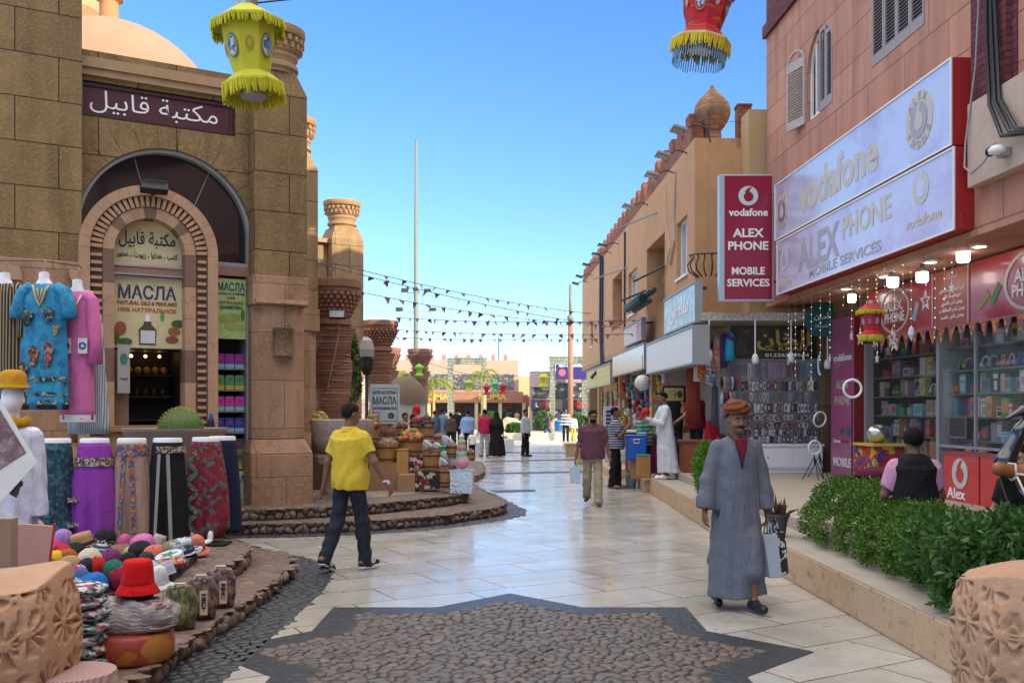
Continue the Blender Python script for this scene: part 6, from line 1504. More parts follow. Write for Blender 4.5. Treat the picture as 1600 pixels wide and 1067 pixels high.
# street crowd in the middle distance
def crowd(label, px, py, yaw, h, top, bottom, **k):
    g = gnd(px, py); return person(label, (g.x, g.y, 0), R(yaw), h, k.pop('vox', .022), k.pop('skin', SKM), top, bottom, k.pop('shoes', SHOEK), **k)
LBL = cloth('light_blue', (.24,.32,.46)); WALK = ((18,6,0),(-14,20,-10)); HANG = (((.2,.02,-1),(.1,-.15,-1)),)*2
crowd('man in pale blue shirt and black trousers standing alone in the street, in profile', 821, 713, 60, 1.74, ('long', cloth('pale_shirt', (.4,.45,.56))), (BLK,.02), arms=HANG, head=(0,5), vox=.018)
crowd('man in light blue shirt with back turned at the gathering by the barrels', 731, 712, 195, 1.72, ('long', cloth('sky_shirt', (.22,.36,.6))), (BLK,.02), arms=(((.2,-.2,-1),(0,-1,-.2)),)*2, girth=1.2, vox=.018)
crowd('man in crimson tee and grey trousers holding white bags', 757, 713, 200, 1.74, ('tee', cloth('crimson', (.42,.02,.08))), (cloth('grey_trousers', (.36,.36,.37)),.02), arms=HANG, vox=.018)
crowd('woman in full black abaya and headscarf beside the crimson tee man', 776, 713, 170, 1.66, ('robe', BLK), None, robe=dict(hem=.03, flare=1.35), hair=None, headwear='veil', arms=HANG, girth=1.1)
crowd('man in brown jacket bending at the gathering by the barrels', 704, 705, 190, 1.6, ('long', cloth('brown_jacket', (.075,.05,.042))), (BLK,.02), arms=(((.2,-.3,-1),(0,-.9,-.5)),)*2, girth=1.15)
crowd('man in grey blue galabeya turned sideways behind the brown jacket', 692, 704, 150, 1.78, ('robe', cloth('steel_robe', (.13,.2,.27))), None, robe=dict(hem=.1, flare=.8), arms=HANG)
crowd('man in black tee standing at the back of the gathering', 714, 700, 185, 1.8, ('tee', BLK), (DENIM,.02), arms=HANG)
crowd('boy in white shirt crouched low between the shoppers', 738, 716, 20, 1.0, ('tee', WHITE), (BLK,.02))
crowd('person in dark robe at the edge of the gathering by the banner', 680, 704, 120, 1.68, ('robe', cloth('indigo', (.05,.08,.13))), None, robe=dict(hem=.1), arms=HANG)
crowd('bald man in grey tee and jeans striding across the street end', 856, 687, -70, 1.72, ('tee', cloth('grey_tee', (.08,.08,.085))), (cloth('jeans', (.05,.09,.16)),.016), hair=None, arms=HANG, legs=((28,6,0),(-24,16,-14)))
crowd('man in black and white striped long sleeves standing at the street end', 884, 690, 5, 1.78, ('long', stripes('bw_stripe', (.03,.03,.04), (.6,.6,.6), 2, .16, .5)), (BLK,.014), arms=HANG)
crowd('girl in white top and yellow shorts beside the striped sleeve man', 896, 689, 160, 1.45, ('long', WHITE), (cloth('yellow_shorts', (.6,.55,.08)),.02), arms=HANG)
for k, (px, py, c, lb) in enumerate(((785,667,(.5,.04,.08),'red shirt'),(800,667,(.1,.25,.55),'blue shirt'),(792,664,(.55,.5,.45),'cream shirt'),(772,663,(.5,.5,.5),'pale grey shirt'),(762,666,(.1,.25,.12),'green shirt'),(748,664,(.55,.55,.5),'white shirt'),(742,668,(.4,.1,.2),'plum shirt'),(766,662,(.03,.03,.04),'black shirt'),(720,664,(.3,.35,.45),'slate shirt'),(734,662,(.5,.4,.1),'mustard shirt'))):
    crowd(f'distant pedestrian in {lb} crossing the plaza before the arcade', px, py, rng.uniform(0,360), 1.72, ('tee', cloth('far_'+lb.split()[0], c)), (rng.choice((DENIM,BLK,KHAKI)),.02), vox=.04, legs=WALK, arms=HANG, group='pedestrians on the far plaza')
for k, (px, py, c, lb) in enumerate(((708,668,(.3,.05,.05),'brick red'),(716,672,(.5,.5,.52),'silver grey'),(728,667,(.05,.12,.3),'royal blue'),(752,671,(.45,.2,.05),'orange'),(779,669,(.05,.2,.2),'teal'),(808,671,(.4,.35,.3),'sand'),(815,666,(.3,.1,.3),'purple'),(842,672,(.5,.45,.1),'yellow'),(868,670,(.4,.4,.42),'light grey'),(874,675,(.1,.1,.3),'navy'),(698,671,(.45,.42,.38),'ivory'),(758,676,(.03,.03,.03),'jet black'))):
    crowd(f'distant walker in {lb} top among the plaza crowd', px, py, rng.uniform(0,360), 1.7, ('tee', cloth('walk%d' % k, c)), (rng.choice((DENIM,BLK,KHAKI)),.02), vox=.045, legs=WALK, arms=HANG, group='pedestrians on the far plaza')
# people seated behind the barrels
for k, (px, py, Y, c, lb) in enumerate(((610,652,20.5,(.2,.1,.08),'man with dark hair sitting low behind the barrels in brown'),(633,650,22.0,(.5,.5,.5),'man in white sitting behind the barrels beneath the banner'),(646,652,23.5,(.1,.08,.1),'dark haired man in black sitting behind the fruit barrel'))):
    p = at(px, py, Y); person(lb, (p.x, Y, p.z-1.62), R(-20+30*k), 1.7, .022, SKM, ('tee', cloth('seat%d' % k, c)), DENIM, None, arms=(((.2,-.3,-1),(0,-1,-.3)),)*2)
p = at(652, 632, 25); person('woman with bright red headscarf beyond the barrels', (p.x, 25, p.z-1.72), R(100), 1.7, .022, SKM, ('long', cloth('red_white', (.45,.1,.1))), BLK, None, hair=None, headwear='scarf', arms=HANG)
# ------------------------------------------------------------------ clothes and hat stall on the corner steps
def rings(mb, rows, n=40, fold=0, nf=9, ph=0., cap=True, notch=0):
    """rows of (z, cx, cy, rx, ry, fold share)"""
    vs, fs = [], []
    for z, cx, cy, rx, ry, fsh in rows:
        for i in range(n):
            a = 2*PI*i/n; f = 1+fsh*fold*(math.sin(nf*a+ph+2*z)+.5*math.sin((nf*2-3)*a-ph+3*z)); f *= 1-notch*min(1,max(0,(.78-z)/.5))*math.exp(-(math.cos(a))**2/.035); vs.append((cx+rx*f*math.cos(a), cy+ry*f*math.sin(a), z))
    for j in range(len(rows)-1):
        for i in range(n): fs.append((j*n+i, j*n+(i+1)%n, (j+1)*n+(i+1)%n, (j+1)*n+i))
    if cap: fs += [tuple(range(n-1,-1,-1)), tuple(range((len(rows)-1)*n, len(rows)*n))]
    mb.add(vs, fs)
TEALP = pattern('teal_batik', [(.012,.035,.05),(.02,.07,.10),(.008,.03,.045),(.03,.11,.14),(.012,.04,.06)], 34, fold=1)
TRIM = pattern('diamond_trim', [(.03,.05,.16),(.35,.08,.04),(.05,.12,.22),(.4,.2,.06)], 46)
REDZ = pattern('red_print', [(.16,.008,.02),(.20,.012,.03),(.14,.008,.02),(.22,.02,.03),(.05,.13,.11)], 26, fold=1)
ZIG = pattern('green_zigzag', [(.06,.17,.14),(.10,.22,.18),(.3,.22,.12),(.03,.06,.05)], 40)
FRINGE = pattern('bead_fringe', [(.25,.2,.15),(.03,.02,.03),(.4,.36,.3),(.1,.06,.05)], 60)
def legs_form(label, px, Y, m, w_=.19, style='wide', z0=.34, hz=1.06, yaw=0):
    X = (px-800)/1500*Y; t = thing('trouser_mannequin', label, 'mannequin', (X,Y,.3), yaw, 'row of leg mannequins')
    b = MB()
    if style == 'skirt': rings(b, [(z, 0,0,(.155+.06*(1-(z-.04)/1.04))*1.0,.12+.05*(1-(z-.04)/1.04),(1.1-z)) for z in np.linspace(.03,1.08,14)], 48, .055, 7)
    else:
        g = dict(wide=.045, harem=.06, flare=.03)[style]
        rows = []
        for z in np.linspace(.05,1.08,22):
            f = (z-.05)/1.03; rx = .152+.035*math.sin(PI*min(1,(1-f)*1.6)*.5)+g*(1-f); ry = .112+.02*(1-f)+g*.4*(1-f)
            if style == 'harem': rx += .02*math.sin(PI*f); ry += .02*math.sin(PI*f)
            if style == 'harem' and z < .12: rx *= .8
            rows.append((z, 0, 0, rx, ry, 1.05-f))
        rings(b, rows, 72, .05 if style == 'harem' else .028, 8 if style == 'harem' else 6, px, notch=.5 if style != 'harem' else .3)
    b.build('trousers', m, t, True)
    b = MB(); rings(b, [(1.05,0,0,.147,.107,0),(1.11,0,0,.15,.11,0),(1.125,0,0,.14,.1,0)], 32); b.build('waist_form', PLAST_W, t, 'a')
    return t
def strip(mb, sx, xt, xb, hw):
    vs = []
    for i in range(15):
        z = .96-.90*i/14; f = (z-.05)/1.03; cx = sx*(xt+(xb-xt)*(1-f)); rx = .187+.03*(1-f); ry = .112+.032*(1-f)
        for s_ in (-1,1):
            x = cx+s_*hw; vs.append((x, -ry*math.sqrt(max(.05,1-(x/rx)**2))*1.03-.008, z))
    mb.add(vs, [(2*i,2*i+1,2*i+3,2*i+2) for i in range(14)])
t = legs_form('mannequin in dark teal batik wrap skirt, first in the row beside the white robe dummy', 88, 9.9, TEALP, style='skirt')
t = legs_form('mannequin in bright purple harem trousers with dark beaded band', 148, 9.95, cloth('purple', (.25,.045,.33)), style='harem')
b = MB(); rings(b, [(.84,0,0,.207,.156,0),(.93,0,0,.198,.15,0)], 36, cap=False); b.build('beaded_band', FRINGE, t, True)
for z in (.5,.24):
    b = MB(); b.cbox((-.13,-.14,z), (.16,.04,.045), .35); b.build('beaded_band', FRINGE, t)
t = legs_form('mannequin in beige trousers with blue diamond trim down the front', 206, 10.0, cloth('beige', (.36,.25,.19)), style='flare')
b = MB(); rings(b, [(.95,0,0,.175,.129,0),(1.06,0,0,.16,.119,0)], 36, cap=False)
for sx in (-1,1): strip(b, sx, .03, .085, .024)
b.build('diamond_trim', TRIM, t)
t = legs_form('mannequin in black trousers with pale lace strips', 262, 10.05, BLK, style='flare')
b = MB(); rings(b, [(.97,.02,0,.17,.13,0),(1.04,.02,0,.162,.124,0)], 36, cap=False); b.build('beaded_band', FRINGE, t)
b = MB()
for sx in (-1,1): strip(b, sx, .04, .085, .018)
b.build('lace_strip', cm(.25,.25,.22), t)
t = legs_form('mannequin in dark red trousers with green zigzag print and bare white feet', 322, 10.35, REDZ, style='harem')
b = MB()
for k in range(8):
    z = .97-k*.11; s_ = 1 if k % 2 else -1
    for d in (0,.035): b.add([(-.10-.05*s_,-.150,z+d),(-.10+.06*s_,-.160,z-.11+d),(-.10+.06*s_,-.162,z-.135+d),(-.10-.05*s_,-.153,z-.025+d)], [(0,1,2,3)])
b.build('zigzag_band', ZIG, t)
b = MB()
for sx, yy in ((-.1,-.15),(.1,-.2)):
    b.ball((sx,yy-.06,.03), (.035,.12,.03), 12, 8); b.ball((sx,yy+.03,.07), (.032,.035,.07), 10, 7)
b.build('foot', PLAST_W, t, True)
legs_form('mannequin in dark navy trousers at the end of the row, half hidden', 347, 10.75, cloth('navy', (.015,.02,.05)), style='flare')
b = MB(); b.prism([(.0,0),(.5,0),(.5,.3),(0,.3)], 0, .012); o = b.build('floor_mat', BLK, None, loc=(-3.5,10.0,.302)); tag(o, 'thin dark mat under the white mannequin feet', 'mat')
# hanging tunics on busts
def tunic(label, px, ztop_py, zbot_py, Y, m, w_, sleeves=True, parts=None, yaw=0, flare=1.1, sleeve_len=.25):
    zt, zb = at(px, ztop_py, Y).z, at(px, zbot_py, Y).z; L = zt-zb; X = (px-800)/1500*Y
    t = thing('hanging_tunic', label, 'tunic', (X,Y,zb), yaw, 'tunics hung on white busts')
    b = MB(); rows = []
    for k in range(14):
        f = k/13; z = f*L*.98; rx = w_*(flare-(flare-1)*f); 
        if f > .9: rx = w_*(1-(f-.9)/.1*.45)
        rows.append((z, 0, 0, rx, .09*(1.15-.3*f)*(1 if f < .93 else .75), (1.05-f)))
    rings(b, rows, 48, .045, 6, px)
    if sleeves:
        for sx in (-1,1): b.tube([(sx*w_*.55,0,L*.955),(sx*(w_*.98),0,L*.91),(sx*(w_*1.16),-.01,L*.91-sleeve_len*.6),(sx*(w_*1.2),-.02,L*.91-sleeve_len)], [.07,.075,.08,.085], 10)
    b.build('tunic_cloth', m, t, True)
    b = MB(); rings(b, [(L*.93,0,0,w_*.5,.06,0),(L*.97,0,0,w_*.46,.06,0),(L*1.0,0,0,.075,.055,0),(L*1.02,0,0,.055,.05,0),(L*1.07,0,0,.052,.05,0),(L*1.075,0,0,.03,.03,0)], 24); b.build('bust_form', PLAST_W, t, 'a')
    b = MB(); b.tube([(0,0,L*1.07),(0,0,L*1.12),(.02,0,L*1.15),(0,0,L*1.17)], .005, 5); b.build('hook', GREYM, t)
    if parts: parts(t, L, w_)
    return t
BLUET = pattern('blue_tunic_print', [(.02,.22,.40),(.02,.24,.43),(.018,.2,.38),(.02,.23,.42),(.02,.15,.30),(.02,.22,.4),(.03,.25,.40)], 16, fold=1)
BAND = pattern('tunic_band', [(.015,.02,.02),(.03,.15,.08),(.02,.14,.25),(.3,.28,.2),(.015,.02,.02)], 40)
def p_blue(t, L, w_):
    for z0, z1, m in ((0,.05,BLK),(.055,.10,BAND),(.15,.19,BAND),(.30,.36,BAND)):
        b = MB(); f0, f1 = z0/L, z1/L; rings(b, [(z0+.003,0,0,w_*(1.1-.1*f0)*1.035,.109,1),(z1,0,0,w_*(1.1-.1*f1)*1.035,.108,1)], 48, .045, 6, 66, cap=False); b.build('printed_band', m, t, True)
    b = MB(); b.tube([(-.09,-.07,L*.965),(-.06,-.1,L*.92),(-.03,-.104,L*.85),(0,-.106,L*.80),(.03,-.104,L*.85),(.06,-.1,L*.92),(.09,-.07,L*.965)], .012, 6); b.tube([(-.03,-.1,L*.94),(0,-.105,L*.84),(.03,-.1,L*.94)], .009, 5); b.build('gold_neckline', GOLD, t, True)
    for x, z, rx, rz, c in ((-.06,L*.42,.05,.11,(.16,.06,.03)),(.10,L*.44,.045,.13,(.13,.03,.03)),(-.17,L*.3,.05,.1,(.10,.03,.02)),(-.13,L*.72,.06,.09,(.02,.05,.05)),(.10,L*.74,.06,.07,(.02,.05,.08)),(.18,L*.62,.03,.06,(.12,.1,.04))):
        P = [(x+rx*(1+.3*math.sin(5*a))*math.cos(a), z+rz*(1+.25*math.sin(3*a+1))*math.sin(a)) for a in np.linspace(0,2*PI,18)[:-1]]
        b = MB(); b.prismy(P, -.122, -.1); b.build('printed_figure', pattern('figure_%d' % int(z*100), [c, mul(c,.4), mul(c,2.2), (.25,.2,.15)], 40), t)
tunic('black tunic with thin gold stripes hung at the end of the wire', 8, 440, 628, 10.55, stripes('gold_stripes', (.014,.012,.012), (.30,.21,.11), 0, .032, .62), .19, sleeve_len=.5)
tunic('bright blue tunic with dark figure prints and gold neckline', 69, 440, 640, 10.5, BLUET, .235, parts=p_blue, sleeve_len=.28)
def p_pink(t, L, w_):
    for sx in (-1,1):
        b = MB(); b.cbox((sx*.09+.02,-.115,L*.56), (.10,.012,.17)); q = b.build('white_patch', cm(.6,.58,.58), t)
        b = MB(); ring(b, sx*.09+.02, L*.56, .02, .042, -.126, -.121, 9, 0, 2*PI, .006); b.build('wheel_print', cm(.03,.05,.3), q)
    b = MB(); rings(b, [(-.03,0,0,w_*1.12,.106,1),(.05,0,0,w_*1.13,.107,1)], 48, .045, 6, 120, cap=False); b.build('hem_lace', cm(.6,.55,.55), t, True)
    b = MB()
    for sx in (-1,1): b.tube([(sx*.08,-.08,L*.95),(sx*.04,-.105,L*.88),(0,-.11,L*.82)], .01, 5)
    b.build('lace_neckline', cm(.65,.5,.52), t, True)
tunic('pink tunic with white patches and lace hem', 121, 452, 655, 10.7, cloth('pink_tunic', (.55,.14,.32)), .165, parts=p_pink, sleeve_len=.7)
tunic('thin pale blue and white striped tunic behind the pink one', 138, 470, 678, 11.0, stripes('fine_blue', (.45,.5,.52), (.12,.2,.26), 0, .02, .6), .15, sleeves=False, flare=1.55)
wr = thing('hanging_wire', 'thin wire stretched along the stone wall with the tunics on it', 'wire', (0,0,0))
b = MB(); b.tube([at(-30,408,10.5), at(30,407,10.5), at(70,408,10.5), at(125,416,11.2), at(127,418,12.9)], .007, 5); b.build('wire_strand', DARKM, wr)
# the dressed white mannequin with a mustard hat
mq = thing('dressed_mannequin', 'white faceless mannequin in white robe, mustard hat and mustard scarf', 'mannequin', (-3.77,7.25,.3), R(10))
d = SDF((-.4,-.25,.0), (.4,.25,1.75), .013); d.ell((0,0,1.52),(.075,.092,.115),.0); d.ell((0,-.03,1.47),(.058,.07,.075),.03); d.cap((0,.01,1.25),(0,0,1.44),.05,.045,.03); d.cap((-.15,0,1.24),(.15,0,1.24),.05,.05,.05); d.ell((0,0,1.1),(.16,.1,.2),.05); d.cap((0,0,1.0),(0,0,.02),.12,.08,.05)
d.ell((.073,.01,1.49),(.012,.02,.03),.01); d.build('body', PLAST_W, mq)
d = SDF((-.45,-.28,.05), (.45,.28,1.32), .014); d.ell((0,0,1.1),(.185,.125,.2),0); d.cap((-.155,0,1.22),(.155,0,1.22),.062,.062,.04); d.fn(lambda X,Y,Z: np.maximum((np.hypot(X/1.25,Y)-(.14+.05*(1.1-Z)))*.9+.01*np.sin(8*np.arctan2(Y,X)+3*Z), np.maximum(Z-1.1,.45-Z)), .03)
for sx in (-1,1): d.cap((sx*.175,0,1.2),(sx*.205,-.03,.56),.05,.062,.015)
d.clip(lambda X,Y,Z: np.where(np.abs(X) > .16, .62-Z, -1.)); d.disp(lambda X,Y,Z: .004*np.sin(30*X+12*Z)*np.sin(22*Z+14*Y))
d.clip(lambda X,Y,Z: np.where(Z > 1.1, -(Y+.19-.32*np.abs(X)) , -1.)*0-1+0*X); d.build('robe', cloth('lilac_white', (.55,.55,.68), .04), mq)
b = MB(); rings(b, [(.05,0,0,.2,.16,1),(.3,0,0,.19,.15,1),(.55,0,0,.17,.13,1)], 36, .05, 7); b.build('printed_skirt', pattern('leaf_print', [(.02,.03,.1),(.55,.55,.55),(.02,.03,.1),(.5,.4,.08),(.02,.02,.03),(.35,.05,.05)], 20), mq, True)
MUST = cloth('mustard', (.46,.24,.02))
b = MB(); b.lathe([(.125,1.575),(.131,1.585),(.104,1.60),(.100,1.61),(.097,1.66),(.085,1.70),(.05,1.72),(.001,1.725)], 26, (0,0,0), cap=False, sy=1.08); b.build('hat', MUST, mq, True)
d = SDF((-.2,-.2,.85), (.2,.2,1.42), .011)
for a in range(10): d.cap((.085*math.cos(a*.63),.07*math.sin(a*.63),1.33-.01*(a % 2)), (.085*math.cos(a*.63+.63),.07*math.sin(a*.63+.63),1.33-.01*((a+1) % 2)), .034, .034, .015)
d.cap((.01,-.1,1.3),(.03,-.135,.92),.05,.055,.02); d.disp(lambda X,Y,Z: .006*np.sin(70*X+12*Z)+.004*np.sin(50*Z+30*Y)); d.build('scarf', MUST, mq)
b = MB(); b.ball((0,.045,1.5), (.085,.075,.1), 12, 8); b.build('wig', mat('dark_brown_hair', (.035,.018,.012), .6, .3, 60), mq, True)
# printed towel in front
tw = thing('printed_towel', 'brown printed towel with white border hanging tilted at the stall front', 'towel', (0,0,0))
P = [at(58,722,5.25), at(-60,520,5.15), at(-260,640,4.9), at(-110,905,5.05)]
def sub(Q, k): c = sum(Q, Vector())/4; return [c+(q-c)*k for q in Q]
b = MB(); n_ = (P[1]-P[0]).cross(P[3]-P[0]).normalized(); n_ = -n_ if n_.y > 0 else n_
b.hexa([tuple(p) for p in P]+[tuple(p-n_*.012) for p in P]); b.build('towel_cloth', cm(.62,.66,.68), tw)
Q = [P[0]+(P[1]-P[0])*.03+(P[3]-P[0])*.05, P[1]*.97+P[0]*.03, P[2], P[3]+(P[2]-P[3])*.12+Vector((0,0,.0))]
Q = [P[0]+(P[1]-P[0])*.10+(P[3]-P[0])*.03, P[1]+(P[2]-P[1])*.05+(P[0]-P[1])*.02, P[2]+(P[3]-P[2])*.05, P[3]+(P[2]-P[3])*.28]
b = MB(); b.add([tuple(p+n_*.004) for p in Q], [(0,1,2,3)]); b.build('print', mat('towel_print', (.16,.10,.12), .85, .5, 5, c2=(.33,.28,.30), c2fac=(.46,.62)), tw)
for dx, dz, r_, c in ((-.17,.02,.07,(.35,.03,.05)),(-.13,-.12,.06,(.05,.04,.06)),(-.3,.12,.09,(.3,.28,.3))):
    c0 = P[0]+Vector((dx,0,dz))+n_*.008; u = (P[1]-P[0]).normalized(); v = n_.cross(u)
    b = MB(); b.add([tuple(c0+u*(r_*(1+.4*math.sin(3*a))*math.cos(a))+v*(r_*.8*math.sin(a))) for a in np.linspace(0,2*PI,15)[:-1]], [tuple(range(14))]); b.build('printed_figure', cm(*c), tw)
text('lettering', arab('القرصان'), LETB, tw, tuple(P[0]+Vector((-.16,-.012,-.02))+n_*.01), width=.16, rot=(PI/2,-.7,0))
pt_ = thing('wooden_post', 'pale wooden stall post at the edge beside the towel', 'post', (-2.9,5.5,0)); b = MB(); b.box(-.05,.05,-.04,.04,.3,1.1); b.build('post_shaft', mat('weathered_wood', (.33,.24,.17), .8, .2, 8), pt_)
bd = thing('folded_board', 'pink board with red edge leaning beside the caps', 'board', (-3.02,5.95,.3), R(20)); b = MB(); b.cbox((0,0,.36), (.24,.03,.7), 0, 0, .12); b.build('board_face', cm(.5,.3,.27), bd); b = MB(); b.cbox((.127,0,.36), (.012,.035,.7), 0, 0, .12); b.build('board_edge', REDP, bd)
# low display and hats
dp_ = thing('display_cloth', 'low cloth covered display board under the heap of hats', 'display', (0,0,0))
b = MB(); b.prism([(-4.6,6.9),(-2.98,6.7),(-2.82,8.0),(-2.95,9.0),(-3.6,9.5),(-5.2,9.6)], .302, .37); b.build('cloth_top', cloth('dark_display', (.05,.04,.05)), dp_)
def hat(kind, label, px, py, Y, c, w_, c2=None, tilt=(0,0), rz=0., logo=None):
    c0 = at(px, py, Y); k = w_*Y/1500*1.16
    t = thing({'cap':'baseball_cap','sun':'sun_hat','fed':'fedora_hat','buck':'bucket_hat','kufi':'kufi_hat','bean':'beanie_hat'}[kind], label, 'hat', c0, 0, 'hats heaped on the stall'); t.rotation_euler = (tilt[0], tilt[1], rz)
    m = c if not isinstance(c, tuple) else cloth('hat_%d_%d_%d' % tuple(int(x*255) for x in c), c); m2 = cm(*c2,.8) if isinstance(c2, tuple) else (c2 or m)
    b = MB(); r = k/2
    if kind == 'cap':
        b.lathe([(r*.80,-.05),(r*.84,-.02),(r*.82,.02),(r*.7,.06),(r*.45,.085),(.001,.095)], 20, (0,0,0), cap=False, sy=1.1); b.build('crown', m, t, True)
        b = MB(); P = []; vs = []
        for j in range(3):
            for i in range(11):
                a = PI+PI*(.12+.76*i/10); rr = r*.82+j*.04+(.05*j*math.sin(PI*i/10)); vs.append((rr*math.cos(a)*(1 if j == 0 else .9), rr*1.1*math.sin(a), -.045-.012*j+.02*abs(math.cos(a))*-1))
        b.add(vs, [(j*11+i,j*11+i+1,(j+1)*11+i+1,(j+1)*11+i) for j in range(2) for i in range(10)]); b.build('visor', m2, t, True)
        b = MB(); b.ball((0,0,.096), (.01,.01,.006), 8, 5); b.build('button', m2, t, True)
        if logo: text('logo', logo, GOLD, t, (.02,-r*.93,.02), height=.045, bold=.02)
    elif kind in ('sun','fed','buck'):
        cr = {'sun':[(r*.62,-.04),(r*.6,.03),(r*.5,.075),(r*.25,.1),(.001,.105)],'fed':[(r*.6,-.04),(r*.56,.05),(r*.52,.085),(r*.3,.075),(.001,.06)],'buck':[(r*.80,-.03),(r*.74,.05),(r*.70,.075),(r*.6,.085),(.001,.085)]}[kind]
        br = {'sun':[(r*.6,-.035),(r*.85,-.05),(r*1.0,-.06),(r*1.0,-.066),(r*.6,-.043)],'fed':[(r*.58,-.035),(r*.85,-.045),(r*1.02,-.03),(r*1.02,-.036),(r*.58,-.043)],'buck':[(r*.78,-.03),(r*1.06,-.078),(r*1.07,-.084),(r*.78,-.04)]}[kind]
        b.lathe(cr, 26, (0,0,0), cap=False, sy=1.1); b.build('crown', m, t, True)
        b = MB(); b.lathe(br, 28, (0,0,0), cap=False, sy=1.06); b.build('brim', m, t, True)
        if kind != 'buck' : b = MB(); b.lathe([(r*.625,-.034),(r*.62,.0)], 26, (0,0,0), cap=False, sy=1.1); b.build('band', m2, t, True)
        else: b = MB(); b.lathe([(r*.79,-.012),(r*.775,.0)], 26, (0,0,0), cap=False, sy=1.1); b.build('stitched_band', m2, t, True)
    elif kind == 'kufi':
        b.lathe([(r,-.05),(r,.05),(r*.96,.062)], 24, (0,0,0), sy=1.05); b.build('crown', m, t, 'a'); b = MB(); b.lathe([(r*1.01,-.03),(r*1.01,.012)], 24, (0,0,0), cap=False, sy=1.05); b.build('band', m2, t, True)
        b = MB(); b.prism([(p[0],p[1]) for p in starpoly(r*.7)], .0625, .066); b.build('star_top', m2, t)
    else:
        b.lathe([(r,-.06),(r*1.02,0),(r*.85,.06),(r*.5,.1),(.001,.115)], 20, (0,0,0), cap=False); b.build('crown', m, t, True); b = MB(); b.lathe([(r*1.04,-.06),(r*1.05,-.02)], 20, (0,0,0), cap=False); b.build('cuff', m2, t, True)
    if kind == 'buck': t.scale = (1.08,1.08,1.25)
    return t
STRAW = mat('straw', (.36,.22,.11), .8, .3, 60, .5, 90); NAVS = stripes('navy_ring', (.02,.025,.05), (.3,.33,.4), 2, .028, .7); MARB = mat('marbled', (.42,.46,.55), .8, .1, 6, c2=(.05,.06,.1), c2fac=(.5,.58))
HATS = [('sun','lilac sun hat at the back of the heap, beside the teal skirt',99,842,9.6,(.36,.2,.46),36,None),('fed','brown straw fedora with dark band in front of the purple trousers',129,846,9.4,STRAW,46,(.03,.02,.02)),
('sun','black felt hat with spotted band at the back of the heap',164,842,9.5,(.018,.018,.022),42,pattern('spots', [(.02,.02,.02),(.6,.6,.6),(.02,.02,.02)], 70)),('sun','small hot pink hat peeking out behind the big pink hat',194,850,9.5,(.5,.1,.25),30,None),
('sun','big pink wide brimmed sun hat',223,851,9.1,(.5,.16,.36),50,(.45,.12,.3)),('fed','pale grey striped hat in front of the black trousers',247,848,9.4,(.4,.36,.33),28,(.2,.2,.2)),('fed','blue and white marbled fedora',284,857,8.9,MARB,52,(.02,.03,.05)),
('sun','salmon sun hat by the mannequin feet',308,851,9.3,(.55,.16,.12),32,(.45,.03,.06)),('kufi','straw coloured crown in the middle of the heap',187,862,9.0,STRAW,28,STRAW),('bean','navy striped beanie in the middle of the heap',157,868,8.8,NAVS,40,(.02,.025,.05)),
('cap','black cap with gold stitched emblem',118,864,8.8,(.015,.017,.017),36,(.02,.02,.02)),('cap','bright red cap beside the white cap',94,868,8.7,(.45,.015,.03),40,(.4,.01,.03)),('cap','white cap at the edge of the heap by the carved block',63,880,8.3,(.55,.58,.64),44,(.5,.52,.6)),
('cap','yellow cap leaning on the white cap',85,877,8.35,(.6,.38,.02),36,(.6,.38,.02)),('cap','dark wine cap with white stripes by the pink board',40,877,8.3,(.16,.01,.04),26,(.5,.5,.5)),('cap','flat black cap standing before the big pink hat',219,862,8.7,(.015,.015,.018),38,(.02,.02,.02)),
('kufi','white and green round cap with a star on top',266,876,8.4,(.5,.55,.6),36,(.03,.2,.08)),('kufi','small white round cap leaning beside the star cap',258,890,7.9,(.5,.52,.6),24,(.35,.38,.5)),('cap','dark green cap with yellow letters',178,892,7.9,(.015,.13,.085),34,(.02,.12,.08)),
('cap','red cap in front of the dark green cap',152,888,7.95,(.38,.015,.02),32,(.3,.01,.02)),('cap','plain black cap behind the dark green cap',200,879,8.3,(.014,.015,.018),28,(.02,.02,.02)),('cap','dark navy cap in the middle of the coloured caps',134,889,7.9,(.02,.025,.05),28,(.02,.03,.05)),
('cap','royal blue cap on the knitted pile',146,914,7.1,(.02,.13,.45),42,(.02,.13,.45)),('cap','sky blue cap on the knitted pile beside the carved block',113,922,7.0,(.13,.34,.6),38,(.12,.3,.55)),('cap','neon green cap by the carved block',87,906,7.3,(.12,.6,.06),24,(.1,.5,.05)),
('cap','deep green cap beside the neon green one',98,904,7.45,(.03,.2,.1),22,(.03,.2,.1)),('cap','magenta cap among the bright caps',114,902,7.5,(.5,.03,.25),24,(.5,.03,.25)),('cap','light pink cap among the bright caps',124,900,7.6,(.6,.25,.4),24,(.6,.25,.4)),
('cap','black cap with small white lettering behind the royal blue cap',168,912,7.3,(.015,.015,.018),30,(.02,.02,.02)),('cap','pink cap with orange lining on the dummy side stack',49,826,8.6,(.5,.24,.22),42,(.55,.12,.02)),('bean','grey striped knit cap under the pink cap stack',58,852,8.6,stripes('grey_knit', (.1,.11,.13), (.4,.42,.45), 2, .03, .5),44,(.12,.13,.15)),
('buck','red bucket hat on top of the wrapped shawls',215,900,6.12,(.5,.006,.008),50,(.4,.005,.006)),('buck','black bucket hat stacked under the red one',214,922,6.12,(.016,.015,.018),48,(.2,.01,.03))]
